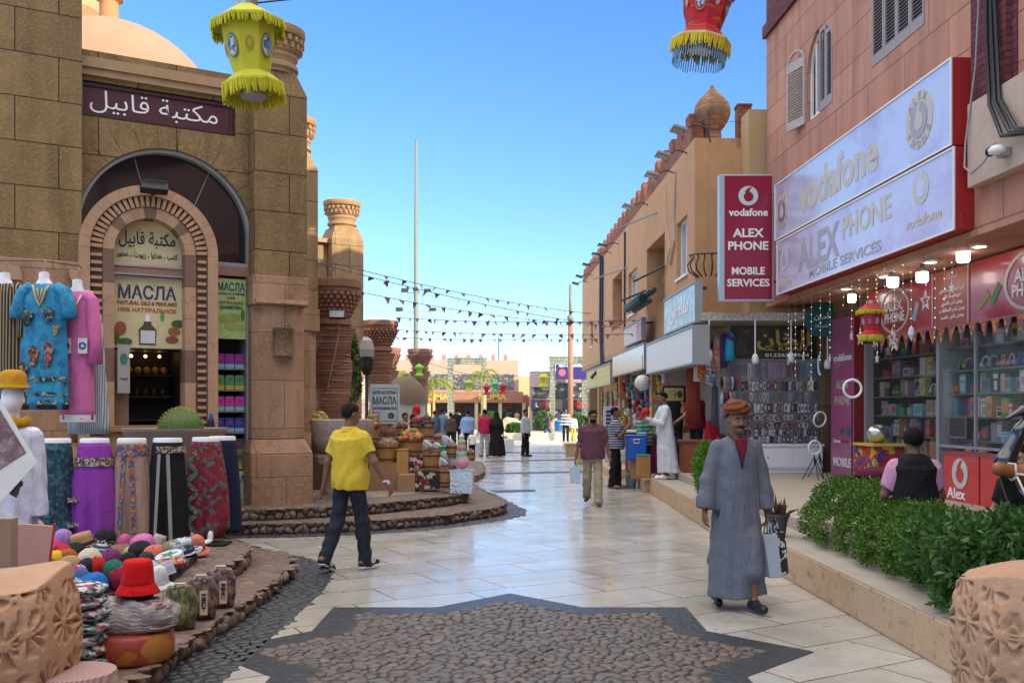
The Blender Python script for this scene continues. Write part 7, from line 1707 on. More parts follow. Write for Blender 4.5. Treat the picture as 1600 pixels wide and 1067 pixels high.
for k, (nm, c, px, py, Y) in enumerate((('olive',(.09,.1,.03),75,890,7.9),('tan',(.36,.24,.13),110,888,8.0),('teal',(.02,.2,.2),205,893,7.7),('charcoal',(.04,.04,.045),228,880,8.2),('coral',(.5,.14,.1),240,868,8.6),('cream',(.52,.46,.36),140,876,8.3),('plum',(.14,.03,.12),172,874,8.5),('denim blue',(.07,.13,.28),130,906,7.3),('burgundy',(.2,.01,.03),188,906,7.2),('mint',(.25,.5,.38),70,898,7.6),('rust',(.3,.09,.03),104,874,8.4),('sand',(.42,.34,.24),205,870,8.7),('ice blue',(.36,.48,.6),232,893,7.7),('khaki',(.2,.19,.1),270,862,8.9),('fuchsia',(.5,.03,.22),80,858,9.0),('snow white',(.58,.6,.62),250,904,7.2))):
    HATS.append((('cap','bean','cap','sun')[k % 4], f'{nm} {("cap","beanie","visor cap","small brimmed hat")[k % 4]} tucked among the bigger hats of the heap', px, py, Y, c, 34, None))
for q in HATS:
    if q[1].startswith('dark green cap'): lg = 'NY'
    elif q[1].startswith('black cap with small'): lg = 'NEXT'
    elif q[1].startswith('black cap with gold'): lg = 'XI'
    else: lg = None
    hat(*q[:8], tilt=(rng.uniform(.15,.5) if q[0] == 'cap' else rng.uniform(.1,.25), rng.uniform(-.3,.3)), rz=rng.uniform(-1.7,1.7) if not lg else rng.uniform(-.2,.4), logo=lg) if q[0] != 'buck' else hat(*q[:8], rz=.3)
# wrapped shawls, pouf, knitted pile, bags, stool
pl_ = thing('leather_pouf', 'red and orange patchwork leather pouf under the wrapped shawls', 'pouf', (-2.43,6.12,.14))
b = MB(); b.lathe([(.25,0),(.262,.015),(.268,.09),(.26,.16),(.245,.178),(.001,.182)], 32); b.build('pouf_body', pattern('pouf_leather', [(.30,.05,.02),(.36,.12,.02),(.27,.03,.02),(.34,.15,.03)], 8, .45), pl_, True)
ss = thing('wrapped_shawls', 'heap of folded striped shawls wrapped in clear plastic on the pouf', 'shawls', (-2.43,6.12,.315))
d = SDF((-.34,-.34,-.02), (.34,.34,.36), .0095)
for k in range(6): d.cap((-.15+.02*math.sin(k*2),.0,.03+k*.030), (.15+.02*math.cos(k*3),.0,.036+k*.030), .115-.004*k, .115-.006*k, .012, sq=(1.05,1.5,.28))
d.disp(lambda X,Y,Z: .010*np.sin(28*Z+7*X+9*Y)+.006*np.sin(31*X-22*Z)*np.sin(24*Y+8*Z)); d.build('shawl_folds', stripes('shawl_stripes', (.09,.055,.05), (.30,.26,.25), 2, .022, .5, c3=(.2,.04,.05), wob=.12), ss)
d = SDF((-.36,-.36,-.02), (.36,.36,.38), .011); d.ell((0,0,.10),(.30,.25,.125),0); d.disp(lambda X,Y,Z: .016*np.sin(19*X+13*Z)*np.sin(17*Y+23*Z)+.010*np.sin(43*X+31*Y)*np.sin(37*Z)); d.build('plastic_wrap', glassmat('clear_wrap', (.75,.8,.84), .2, .12), ss)
kp = thing('knitted_pile', 'tall pile of black, white and teal knitted woollens beside the carved block', 'knitwear', (-2.66,5.85,.14))
d = SDF((-.27,-.27,-.02), (.27,.27,.62), .0095)
for k in range(7): d.cap((-.08+.02*math.sin(k*2.2),0,.04+.075*k), (.08+.02*math.cos(k*1.7),0,.04+.075*k), .10, .10, .012, sq=(1.1,1.4,.42))
d.disp(lambda X,Y,Z: .008*np.sin(60*X+20*Z)*np.sin(55*Z+30*Y)+.006*np.sin(24*Z)); d.build('wool_folds', pattern('knit_wool', [(.5,.52,.55),(.03,.03,.05),(.45,.46,.5),(.12,.3,.3),(.04,.04,.06),(.3,.06,.1),(.5,.5,.55)], 30, squash=(1,1,2.4)), kp)
for k, (x, y, lb) in enumerate(((-2.40,6.95,'olive patterned woven backpack, first of those on the lower step'),(-2.36,7.3,'brown woven backpack with white handle loop on the lower step'),(-2.34,7.72,'brown woven backpack with pale lettering strap, last on the lower step'))):
    t = thing('woven_backpack', lb, 'bag', (x,y,.142), R(15), 'woven bags on the step')
    d = SDF((-.16,-.14,-.01), (.16,.14,.34), .009); d.fn(lambda X,Y,Z: (((X/.115)**4+(Y/.075)**4+((Z-.15)/.16)**4)**.25-1)*.08); d.ell((0,-.075,.10),(.08,.03,.075),.02); d.disp(lambda X,Y,Z: .004*np.sin(60*Z+12*X)*np.sin(50*X)); d.build('bag_body', pattern('woven_%d' % k, [[(.10,.10,.04),(.16,.15,.06),(.05,.05,.03)],[(.13,.07,.055),(.2,.13,.1),(.05,.03,.04),(.09,.05,.05)],[(.11,.06,.05),(.17,.1,.08),(.04,.03,.05),(.2,.15,.12)]][k], 55, squash=(1,1,.5)), t)
    b = MB(); b.tube([(-.05,-.03,.27),(-.03,-.06,.33),(.03,-.06,.33),(.05,-.03,.27)], .012, 6); b.build('handle', cm(.5,.48,.45), t, True)
    if k: b = MB(); b.cbox((.02,-.105,.13), (.055,.012,.18), 0, -.1); q = b.build('strap', cm(.45,.38,.27), t); text('lettering', ['','HIGH','KINGS'][k], LETB, q, (.02,-.113,.13), width=.14, height=.035, bold=.015, rot=(PI/2,PI/2,0))
for k, (x, y, z, c, lb) in enumerate(((-2.95,7.9,.40,(.35,.16,.05),'orange fringed scarf folded at the heap edge'),(-2.92,8.25,.40,(.3,.06,.06),'red patterned scarf folded near the marbled fedora'),(-3.0,7.6,.40,(.1,.12,.25),'blue and white printed scarf folded behind the backpacks'))):
    t = thing('folded_scarf', lb, 'scarf', (x,y,z-.03), R(20*k)); d = SDF((-.16,-.14,-.01),(.16,.14,.12),.01); d.ell((0,0,.03),(.14,.11,.055),0); d.disp(lambda X,Y,Z: .008*np.sin(50*X+20*Y)*np.sin(40*Z+22*Y)); d.build('scarf_folds', pattern('scarf_%d' % k, [c, mul(c,.4), (.4,.33,.2), mul(c,1.5)], 45), t)
st = thing('round_stool', 'pale pink woven round stool at the foot of the carved block', 'stool', (-2.30,5.05,0))
b = MB(); b.lathe([(.2,.0),(.215,.05),(.215,.3),(.205,.345),(.19,.35),(.001,.345)], 36); b.build('stool_seat', stripes('pink_weave', (.30,.17,.15), (.40,.27,.25), 0, .022, .5), st, 'a')
# cactus bowl before the shop
cb_ = thing('cactus_bowl', 'wide grey stone bowl standing behind the trouser mannequins', 'planter', FL.w(-1.32,-1.05,.44))
b = MB(); b.lathe([(.25,0),(.3,.05),(.3,.55),(.42,.62),(.58,.86),(.66,1.0),(.68,1.04),(.6,1.04),(.5,.95)], 32, cap=False); b.lathe([(.001,.96),(.52,.96)], 32, cap=False); b.build('bowl', mat('bowl_stone', (.26,.2,.16), .85, .25, 6, .5, 30), cb_, True)
cc = thing('barrel_cactus', 'round golden barrel cactus growing in the grey stone bowl', 'cactus', FL.w(-1.25,-1.05,1.43)); cc.scale = (.8,.8,.85)
b = MB(); n = 66; vs, fs = [], []
for j in range(13):
    th = PI*.5*j/12*1.1-.15
    for i in range(n):
        a = 2*PI*i/n; r = .34*math.cos(th)*(1+.07*math.cos(22*a)); vs.append((r*math.cos(a), r*math.sin(a), .30*math.sin(th)+.05))
fs = [(j*n+i,j*n+(i+1)%n,(j+1)*n+(i+1)%n,(j+1)*n+i) for j in range(12) for i in range(n)]; b.add(vs, fs); b.build('cactus_body', mat('cactus_green', (.07,.13,.03), .6, .2, 8), cc, True)
b = MB()
for i in range(22):
    for j in range(10):
        a = 2*PI*i/22; th = PI*.5*(j+.5)/10; p = Vector((.36*math.cos(th)*math.cos(a), .36*math.cos(th)*math.sin(a), .31*math.sin(th)+.05))
        for k in range(4):
            q = p+Vector((math.cos(a)*math.cos(th)+rng.uniform(-.7,.7), math.sin(a)*math.cos(th)+rng.uniform(-.7,.7), math.sin(th)+rng.uniform(-.4,.6))).normalized()*.045; u = Vector((rng.uniform(-1,1),rng.uniform(-1,1),rng.uniform(-1,1)))*.0035; b.add([tuple(p+u), tuple(p-u), tuple(q)], [(0,1,2)])
b.build('spines', cm(.5,.42,.16), cc)
bt = thing('dark_bottle', 'dark blue water bottle on the ledge beside the cactus', 'bottle', FL.w(-.70,-.33,1.3)); b = MB(); b.lathe([(.045,0),(.05,.03),(.05,.24),(.03,.3),(.025,.31)], 16); b.build('bottle_body', cm(.015,.02,.05,.2), bt, True); b = MB(); b.lathe([(.028,.31),(.028,.36),(.02,.37)], 14); b.build('bottle_cap', cm(.03,.12,.4), bt)
b = MB(); b.cbox((0,0,.65), (.2,.2,1.3)); o = b.build('portal_plinth', PINK, None, loc=FL.w(-.70,-.33,0), rot=(0,0,FL.a), bevel=.01); tag(o, 'narrow pink stone plinth at the portal foot under the dark bottle', 'plinth')
# ------------------------------------------------------------------ spice barrels
BARW = None
def barrel_mat():
    m, t, p = nodes('barrel_wood'); tc = N(t, 'TexCoord'); sp_ = N(t, 'SeparateXYZ'); t.links.new(tc.outputs['Object'], sp_.inputs[0])
    at_ = N(t, 'Math', operation='ARCTAN2'); t.links.new(sp_.outputs[1], at_.inputs[0]); t.links.new(sp_.outputs[0], at_.inputs[1])
    f = N(t, 'Math', operation='MULTIPLY'); t.links.new(at_.outputs[0], f.inputs[0]); f.inputs[1].default_value = 3.2
    fl = N(t, 'Math', operation='FLOOR'); t.links.new(f.outputs[0], fl.inputs[0]); wn_ = N(t, 'TexWhiteNoise'); wn_.noise_dimensions = '1D'; t.links.new(fl.outputs[0], wn_.inputs['W'])
    mp = N(t, 'Mapping'); mp.inputs['Scale'].default_value = (9,9,2); t.links.new(tc.outputs['Object'], mp.inputs[0]); n = N(t, 'TexNoise', Scale=4., Detail=6., Distortion=1.); t.links.new(mp.outputs[0], n.inputs['Vector'])
    base = mixc(t, wn_.outputs[0], (.38,.19,.06), (.52,.31,.12)); base = mixc(t, 1., base, ramp(t, n.outputs['Fac'], .3, .7, (.6,.5,.4), (1.1,1.05,1)), 'MULTIPLY')
    fr = N(t, 'Math', operation='FRACT'); t.links.new(f.outputs[0], fr.inputs[0]); g = N(t, 'Math', operation='LESS_THAN'); t.links.new(fr.outputs[0], g.inputs[0]); g.inputs[1].default_value = .06
    t.links.new(mixc(t, g.outputs[0], base, (.06,.03,.015)), p.inputs['Base Color']); p.inputs['Roughness'].default_value = .55; return m
BARW = barrel_mat()
def heap(mb, r, n, h, sz, seed, mats):
    q = random.Random(seed)
    for i in range(n):
        a, d = q.uniform(0,2*PI), r*math.sqrt(q.random()); z = h*(1-(d/r)**2); mb.mi = q.randrange(mats); s_ = sz*q.uniform(.7,1.3); mb.ball((d*math.cos(a),d*math.sin(a),z), (s_,s_,s_*.9), 7, 5)
    mb.mi = 0
FLOWM = [cm(.42,.04,.05),cm(.5,.28,.04),cm(.12,.22,.04),cm(.3,.02,.1),cm(.45,.12,.03),cm(.22,.3,.06)]
DRY = [cm(.10,.02,.03),cm(.16,.03,.03),cm(.06,.02,.02)]; SPICE = [cm(.25,.17,.13),cm(.3,.21,.16),cm(.2,.14,.11)]; PURP = [cm(.06,.03,.05),cm(.1,.04,.05),cm(.04,.02,.03)]; HERB = [cm(.15,.17,.06),cm(.1,.12,.04),cm(.2,.2,.09)]
def barrel(label, px, y0, y1, Y, w_, fill, nf=70, hh=.12, sz=.035):
    X = (px-800)/1500*Y; z0 = at(px,y1,Y).z; hgt = (y1-y0)*Y/1500; r = w_*Y/3000
    t = thing('wooden_tub', label, 'tub', (X,Y,z0), 0, 'wooden tubs of spices and dried flowers')
    b = MB(); b.lathe([(r*.84,0),(r*.93,hgt*.5),(r,hgt),(r*.93,hgt),(r*.92,hgt*.93)], 26, cap=False); b.lathe([(.001,hgt*.93),(r*.92,hgt*.93)], 26, cap=False); b.build('staves', BARW, t, 'a')
    b = MB()
    for f in (.14,.74): rr = r*(.85+.15*f)+.004; b.lathe([(rr,hgt*f),(rr+.006,hgt*f),(rr+.008,hgt*f+.022),(rr,hgt*f+.022)], 26, cap=False)
    b.build('hoop', cm(.05,.035,.03), t)
    b = MB(); b.lathe([(r*.9,0),(r*.8,hh*.45),(r*.45,hh*.85),(.001,hh)], 18, cap=False); b.v = [(v[0],v[1],v[2]+hgt*.95) for v in b.v]; heapb = MB(); heap(heapb, r*.93, nf, hh, sz, px, len(fill)); 
    o = b.build('contents', fill[0], t, True); q = heapb.build('dried_pieces', fill, o, True); q.location = (0,0,hgt*.97)
    return t
BS = [('tub of brown spice powder beside the yellow polo man',606,692,722,16.9,35,SPICE,90,.10,.016),('wide tub of red and green dried flowers on the woven chest',643,684,709,17.1,36,FLOWM,80,.14,.05),('tall tub heaped with dark hibiscus',666,662,686,18.4,24,PURP,80,.14,.035),
('small tub of seeds before the pale lid fan',687,681,697,17.9,20,SPICE,60,.05,.015),('tub of hibiscus petals with a big knot in the wood',674,705,733,16.6,28,DRY,80,.07,.02),('little tub beside the green box',706,695,712,17.2,18,SPICE,50,.05,.015),('low tub standing on the platform edge',698,731,758,16.3,24,DRY,60,.06,.02),
('tub of mixed dried flowers beside the stone pillar',500,659,677,16.6,28,FLOWM,80,.15,.05),('tub of red peppers and flowers behind the yellow polo man',582,663,690,16.9,20,FLOWM,70,.16,.05),('tub of green herbs behind the stone basin',530,668,684,16.9,26,HERB,80,.08,.03),('tub of black tea leaves behind the herbs',548,655,676,17.6,22,PURP,70,.1,.03),
('tub of pale roots at the back under the banner',628,664,682,18.6,18,SPICE,60,.09,.03),('tub of dark peppers beside the hibiscus tub',648,662,680,18.8,16,DRY,50,.1,.03),('small tub low behind the jar tower',735,706,720,17.0,14,SPICE,40,.05,.02)]
for q in BS: barrel(*q)
def crate(name, label, cat, px0, px1, y0, y1, Y, m, d_=.3, rz=0, top=None):
    x0, x1 = (px0-800)/1500*Y, (px1-800)/1500*Y; z0, z1 = at(0,y1,Y).z, at(0,y0,Y).z
    t = thing(name, label, cat, ((x0+x1)/2,Y,z0), rz); b = MB(); b.box((x0-x1)/2,(x1-x0)/2,-d_*.2,d_,0,z1-z0); b.build('box_body', m, t, bevel=.008)
    if top: b = MB(); b.box((x0-x1)/2-.01,(x1-x0)/2+.01,-d_*.2-.01,d_+.01,z1-z0+.001,z1-z0+.02); b.build('box_lid', top, t)
    return t
TANP = mat('tan_plinth', (.33,.19,.10), .8, .15, 3, .2)
crate('tan_plinth', 'taller tan plinth block under the tub of brown spice', 'plinth', 578,621,723,771,16.8,TANP,.5); crate('tan_plinth', 'lower tan plinth block in front of the square wooden bucket', 'plinth', 621,649,741,770,16.5,TANP,.4)
crate('square_bucket', 'plain square wooden bucket between two tubs', 'bucket', 620,638,703,740,16.75,mat('honey_wood', (.45,.25,.08), .6, .2, 6),.25,0,mat('honey_wood', (.45,.25,.08)))
KIL = pattern('kilim', [(.22,.02,.03),(.55,.48,.38),(.03,.02,.03),(.35,.2,.06),(.18,.02,.03)], 17); KIL2 = pattern('kilim_two', [(.03,.02,.025),(.5,.45,.36),(.2,.03,.03),(.04,.03,.03)], 19)
crate('woven_chest', 'red woven kilim chest under the wide flower tub', 'chest', 640,664,710,742,16.9,KIL,.3); crate('woven_chest', 'low kilim chest with diamond weave at the platform edge', 'chest', 649,687,734,763,16.5,KIL2,.3)
crate('woven_chest', 'dark kilim chest behind the knotty tub', 'chest', 664,690,688,706,18.0,KIL2,.3); crate('woven_chest', 'dark kilim chest under the tall hibiscus tub', 'chest', 652,684,687,712,18.6,KIL,.3)
crate('green_box', 'plain green box among the spice tubs', 'box', 685,700,697,720,17.3,cm(.01,.25,.09),.2); crate('display_stand', 'brown stepped wooden stand behind the spice tubs', 'stand', 560,700,684,765,19.0,mat('dark_stand', (.10,.06,.04), .8, .3, 6),.5)
crate('display_stand', 'brown wooden stand under the tubs beside the pillar', 'stand', 488,566,678,785,17.0,mat('dark_stand', (.10,.06,.04)),.5)
crate('display_stand', 'low brown block under the little tub', 'stand', 690,716,712,760,17.5,mat('dark_stand', (.10,.06,.04)),.3)
crate('foil_pedestal', 'silver foil wrapped pedestal on the platform corner', 'pedestal', 703,739,736,771,16.05,mat('foil', (.6,.6,.62)),.32,0,mat('foil', (.6,.6,.62)))
for k, (px, py, r_, c, lb) in enumerate(((722,722,13,(.5,.08,.2),'big clear globe jar with pink filling, lowest of the tower'),(721,710,9,(.03,.35,.1),'green globe jar, second in the tower'),(721,699,8,(.5,.05,.02),'red globe jar, third in the tower'),(721,690,7,(.2,.35,.03),'lime globe jar, fourth in the tower'),(721,682,5,(.5,.45,.35),'small clear globe jar on top of the tower'))):
    p = at(px,py,16.15); t = thing('globe_jar', lb, 'jar', p, 0, 'tower of globe jars'); r = r_*16.15/1500
    b = MB(); b.ball((0,0,0), (r,r,r*.92), 20, 14); b.build('jar_glass', glassmat('jar_glass', (.85,.88,.9), .22, .05), t, True); b = MB(); b.ball((0,0,-r*.12), (r*.86,r*.86,r*.72), 16, 10); b.build('jar_filling', cm(*c,.4), t, True)
for k, (px, py, Y, a) in enumerate(((669,700,17.6,.6),(686,703,17.5,.7),(700,716,17.2,.75),(700,692,17.8,.7),(655,694,17.7,.55),(690,725,16.6,.8))):
    p = at(px,py,Y); t = thing('fan_packet', f'clear bag of pale seeds leaning between the tubs, {["beside the wide flower tub","in front of the small seed tub","next to the green box","by the gathering","behind the wide flower tub","above the low edge tub"][k]}', 'bag', p, 0, 'clear bags between the tubs')
    d = SDF((-.16,-.08,-.2),(.16,.08,.2),.014); d.ell((0,0,0),(.10,.045,.17),0,ry=-a); d.disp(lambda X,Y,Z: .006*np.sin(50*X+30*Z)*np.sin(45*Z)); d.build('bag_body', mat('seed_bag', (.45,.45,.47), .3, .4, 60), t); b = MB(); b.ball((.02,-.03,-.02),(.05,.02,.09),8,6); b.build('bag_label', cm(.25,.25,.27), t)
bs_ = thing('stone_basin', 'carved stone basin on a stepped pedestal beside the pillar', 'basin', at(535,0,15.3).xy.to_3d()+Vector((0,0,.32)))
b = MB(); b.lathe([(.36,0),(.36,.14),(.3,.16),(.28,.42),(.34,.5),(.44,.55),(.46,.66),(.42,.7)], 8); b.build('basin_pedestal', mat('basin_stone', (.25,.19,.15), .85, .2, 4, .4), bs_, 'a'); b = MB(); b.lathe([(.3,.7),(.42,.82),(.47,.95),(.48,1.03),(.5,1.06),(.5,1.24),(.44,1.25),(.42,1.15)], 24); b.build('basin_bowl', mat('basin_carved', (.36,.28,.23), .85, .3, 22, .9, 24, c2=(.13,.10,.085), c2fac=(.56,.62)), bs_, 'a')
# oil banner
bn = thing('oil_banner', 'white MASLA banner with green letters behind the spice tubs', 'banner', at(602,0,19.6).xy.to_3d()+Vector((0,0,.32)), R(-3))
z0, z1 = at(0,662,19.6).z-.32, at(0,600,19.6).z-.32
b = MB(); b.box(-.31,.29,0,.02,z0,z1); b.build('banner_sheet', cm(.5,.56,.6), bn); b = MB()
for q in ((-.27,.25,z1-.09,z1-.08),(-.27,.25,z0+.05,z0+.06),(-.27,-.262,z0+.06,z1-.09),(.242,.25,z0+.06,z1-.09)): b.box(q[0],q[1],-.004,-.0005,q[2],q[3])
b.build('banner_border', GREENL, bn)
for tx, z, wd, h_, m in (('ЗЕЛЁНАЯ АПТЕКА',z1-.16,.48,.075,GREENL),('МАСЛА',z1-.33,.48,.16,GREENL),('НАТУРАЛЬНЫЕ 100 %',z1-.49,.48,.05,LETB)): text('lettering', tx, m, bn, (-.01,-.006,z), width=wd, height=h_, bold=.02)
b = MB()
for i in range(3): b.box(-.26,-.10,-.004,-.0005,z0+.1+i*.06,z0+.115+i*.06)
b.build('small_print', LETB, bn); b = MB()
for a in range(5): b.ball((.12+.04*math.cos(a*1.3),-.004,z0+.17+.04*math.sin(a*1.3)), (.035,.008,.03), 8, 5)
b.build('leaf_picture', GREENL, bn); b = MB(); b.box(-.31,-.29,.021,.05,-.0,z1); b.box(.27,.29,.021,.05,0,z1); b.build('banner_pole', GREYM, bn)
# ------------------------------------------------------------------ greenery
def leafmat(name, cols):
    m, t, p = nodes(name); g = N(t, 'NewGeometry'); r = t.nodes.new('ShaderNodeValToRGB'); e = r.color_ramp.elements
    while len(e) < len(cols): e.new(.5)
    for i, c in enumerate(cols): e[i].position = i/(len(cols)-1); e[i].color = c4(c)
    t.links.new(g.outputs['Random Per Island'], r.inputs[0]); t.links.new(r.outputs[0], p.inputs['Base Color']); p.inputs['Roughness'].default_value = .45; p.inputs['Specular IOR Level'].default_value = .35
    tr = N(t, 'BsdfTranslucent'); t.links.new(r.outputs[0], tr.inputs['Color']); mx = N(t, 'MixShader'); mx.inputs[0].default_value = .25
    t.links.new(p.outputs[0], mx.inputs[1]); t.links.new(tr.outputs[0], mx.inputs[2]); t.links.new(mx.outputs[0], t.nodes['Material Output'].inputs[0]); return m
LEAF = leafmat('hedge_leaf', [(.05,.13,.012),(.085,.2,.02),(.03,.08,.01),(.115,.25,.03),(.065,.16,.015),(.14,.27,.05),(.12,.11,.03)])
LEAF2 = leafmat('broad_leaf', [(.045,.12,.022),(.07,.17,.035),(.03,.08,.018),(.1,.21,.05),(.055,.14,.028)])
LEAF3 = leafmat('bright_leaf', [(.07,.19,.012),(.1,.25,.02),(.045,.13,.01),(.12,.28,.03)])
PALM = leafmat('palm_leaf', [(.16,.2,.02),(.24,.27,.03),(.1,.15,.02),(.3,.3,.05)])
def leaves(P, Nn, sz, asp=.5, droop=.3, g=nrg, jit=.8):
    """many small folded leaves at points P with outward normals Nn"""
    n = len(P); d = Nn+g.normal(0,jit,(n,3)); d[:,2] += .25; d /= np.linalg.norm(d,axis=1)[:,None]+1e-9
    u = np.cross(d, g.normal(0,1,(n,3))); u /= np.linalg.norm(u,axis=1)[:,None]+1e-9; w_ = np.cross(d, u)
    s = sz*g.uniform(.65,1.3,(n,1)); a = P; b = P+d*s*.5+u*s*asp*.5+w_*s*.08; c = P+d*s-w_*s*droop*.4; e = P+d*s*.5-u*s*asp*.5+w_*s*.08
    V = np.stack([a,b,c,e],1).reshape(-1,3); Fc = np.arange(n*4).reshape(-1,4); return V, Fc
def leafobj(name, V, Fc, m, parent):
    me = bpy.data.meshes.new(name); me.vertices.add(len(V)); me.vertices.foreach_set('co', V.astype('f').ravel()); k = Fc.shape[1]
    me.loops.add(Fc.size); me.loops.foreach_set('vertex_index', Fc.astype('i4').ravel()); me.polygons.add(len(Fc)); me.polygons.foreach_set('loop_start', np.arange(0,Fc.size,k,dtype='i4')); me.update(calc_edges=True); me.materials.append(m); return link(name, me, parent)
def blobs_points(bl, n, shell=.28):
    """points near the skin of a union of ellipsoids (cx,cy,cz,rx,ry,rz)"""
    bl = np.array(bl, float); ar = bl[:,3]*bl[:,4]+bl[:,4]*bl[:,5]+bl[:,3]*bl[:,5]; idx = nrg.choice(len(bl), n, p=ar/ar.sum()); B = bl[idx]
    d = nrg.normal(0,1,(n,3)); d /= np.linalg.norm(d,axis=1)[:,None]; r = 1-shell*nrg.random((n,1))**1.5+nrg.normal(0,.03,(n,1)); P = B[:,:3]+d*r*B[:,3:]
    keep = np.ones(n, bool)
    for q in bl: 
        k = (((P-q[:3])/q[3:])**2).sum(1); keep &= (k > (1-shell)**2*.9)
    Nn = d/B[:,3:]; Nn /= np.linalg.norm(Nn,axis=1)[:,None]; return P[keep], Nn[keep]
def bush(name, label, cat, bl, n, sz, m, asp=.5, stems=None, core=True, ymin=None):
    c = np.array(bl)[:,:3].mean(0); t = thing(name, label, cat, (c[0],c[1],0)); off = np.array([c[0],c[1],0])
    P, Nn = blobs_points(bl, n)
    if ymin is not None: k = P[:,2] > ymin; P, Nn = P[k], Nn[k]
    V, Fc = leaves(P-off, Nn, sz, asp); leafobj('foliage', V, Fc, m, t)
    b = MB()
    q = random.Random(int(n))
    for s in (stems or []): 
        for k in range(5): 
            x, y = s[0]-c[0], s[1]-c[1]; b.tube([(x,y,s[2]),(x+q.uniform(-.12,.12),y+q.uniform(-.12,.12),s[2]+s[3]*.5),(x+q.uniform(-.3,.3),y+q.uniform(-.3,.3),s[2]+s[3])], [.014,.009,.004], 5)
    if stems: b.build('stem', mat('twig', (.09,.06,.035), .8, .3, 20), t)
    return t
bl = []
q = random.Random(4)
for k in range(30):
    y = 10.35-k*.105; x = 3.60-.002*k; bl += [(x+q.uniform(-.10,.10), y+q.uniform(-.05,.05), .72-.004*k+q.uniform(-.04,.04), .34, .24, .30-.001*k)]
for k in range(14): bl += [(3.36+q.uniform(-.06,.1), 10.35-k*.24, .54+q.uniform(-.04,.06), .27, .25, .26), (3.75, 10.35-k*.24, .5, .27, .25, .25)]
bush('clipped_hedge', 'long clipped green hedge in the planter between the kerb and the phone shop', 'hedge', bl, 120000, .035, LEAF, .5, [(3.5,10.2-k*.45,.34,.5) for k in range(7)], ymin=.36)
bl = [(3.30+q.uniform(-.22,.35), 6.95+q.uniform(-.45,.4), .66+q.uniform(-.22,.10), .25, .25, .25) for k in range(16)]+[(3.05,6.5,.5,.18,.2,.22),(3.6,6.6,.72,.25,.3,.22)]
bush('broad_leaf_bush', 'broad leaved green bush at the end of the hedge beside the carved block', 'bush', bl, 11000, .075, LEAF2, .48, [(3.25,6.8,.34,.5),(3.4,7.1,.34,.5)], ymin=.36)
bl = [(3.02,12.6,.72,.19,.25,.34),(3.05,12.9,.8,.2,.26,.3),(2.98,12.4,.62,.17,.2,.26),(3.1,13.1,.62,.2,.24,.28),(3.03,12.7,.5,.17,.24,.17)]
bl = [(b_[0]+.0, b_[1]+2.0, b_[2]+.08, b_[3]*1.1, b_[4]*1.2, b_[5]*1.15) for b_ in bl]
bush('round_shrub', 'bright green rounded shrub on the kerb behind the turbaned man', 'shrub', bl, 9000, .06, LEAF3, .42, [(3.05,14.8,.32,.4)], ymin=.33)
# potted plant
pt_ = thing('potted_plant', 'dark grey pot with dry reddish leaves on the kerb beside the turbaned man', 'potted plant', (2.93,10.6,.324))
b = MB(); b.lathe([(.085,0),(.105,.15),(.125,.22),(.135,.225),(.135,.25),(.12,.25),(.115,.2)], 22); b.build('pot', cm(.06,.065,.07), pt_, 'a')
P = np.zeros((26,3)); P[:,2] = .2; P[:,:2] = nrg.normal(0,.05,(26,2)); Nn = nrg.normal(0,.25,(26,3)); Nn[:,2] = 1.2; V, Fc = leaves(P, Nn, .24, .22, .2); leafobj('foliage', V, Fc, leafmat('dry_leaf', [(.07,.03,.02),(.12,.05,.03),(.05,.045,.02),(.16,.07,.05)]), pt_)
# ring lights
def ringlight(label, loc, tilt, r, hgt, tripod=True):
    t = thing('ring_light', label, 'ring light', loc); b = MB(); n = 28
    ps = [(r*math.cos(2*PI*i/n), 0, r*math.sin(2*PI*i/n)) for i in range(n+1)]; b.tube(ps, .028 if r > .15 else .018, 8, False); o = b.build('lamp_ring', mat('ring_opal', (.75,.77,.8), .3, .05), t, True, (0,0,hgt), tilt)
    b = MB()
    if tripod:
        b.tube([(0,.02,.25),(0,.02,hgt-r)], .011, 6)
        for a in (30,150,270): b.tube([(0,.02,.42),(.22*math.cos(R(a)),.22*math.sin(R(a)),0)], .009, 5)
    else: b.tube([(0,.02,0),(0,.02,hgt-r)], .011, 6); b.lathe([(.12,0),(.12,.015),(.02,.02)], 14)
    b.build('stand', BLACK, t)
p = at(1332,607,13.5); ringlight('white ring light on a tall black pole in front of the magenta pilaster', (p.x,13.5,.45), (0,0,0), .125, p.z-.45, False)
p = at(1281,655,18.0); ringlight('white ring light tilted on a stand before the jewellery racks', (p.x,18.0,.45), (.2,.5,.5), .14, p.z-.45)
p = at(1273,699,17.4); ringlight('lower white ring light on a tripod before the white cabinet', (p.x,17.4,.45), (0,0,.2), .12, p.z-.45)
t = thing('maroon_cloth', 'crumpled maroon cloth lying on top of the hedge', 'cloth', (3.86,10.1,1.03)); d = SDF((-.3,-.2,-.06),(.3,.2,.16),.012); d.ell((0,0,0),(.24,.14,.09),0); d.disp(lambda X,Y,Z: .02*np.sin(23*X+9*Y)*np.sin(25*Y+16*X)); d.build('cloth_folds', cloth('maroon_cloth', (.09,.01,.03)), t)
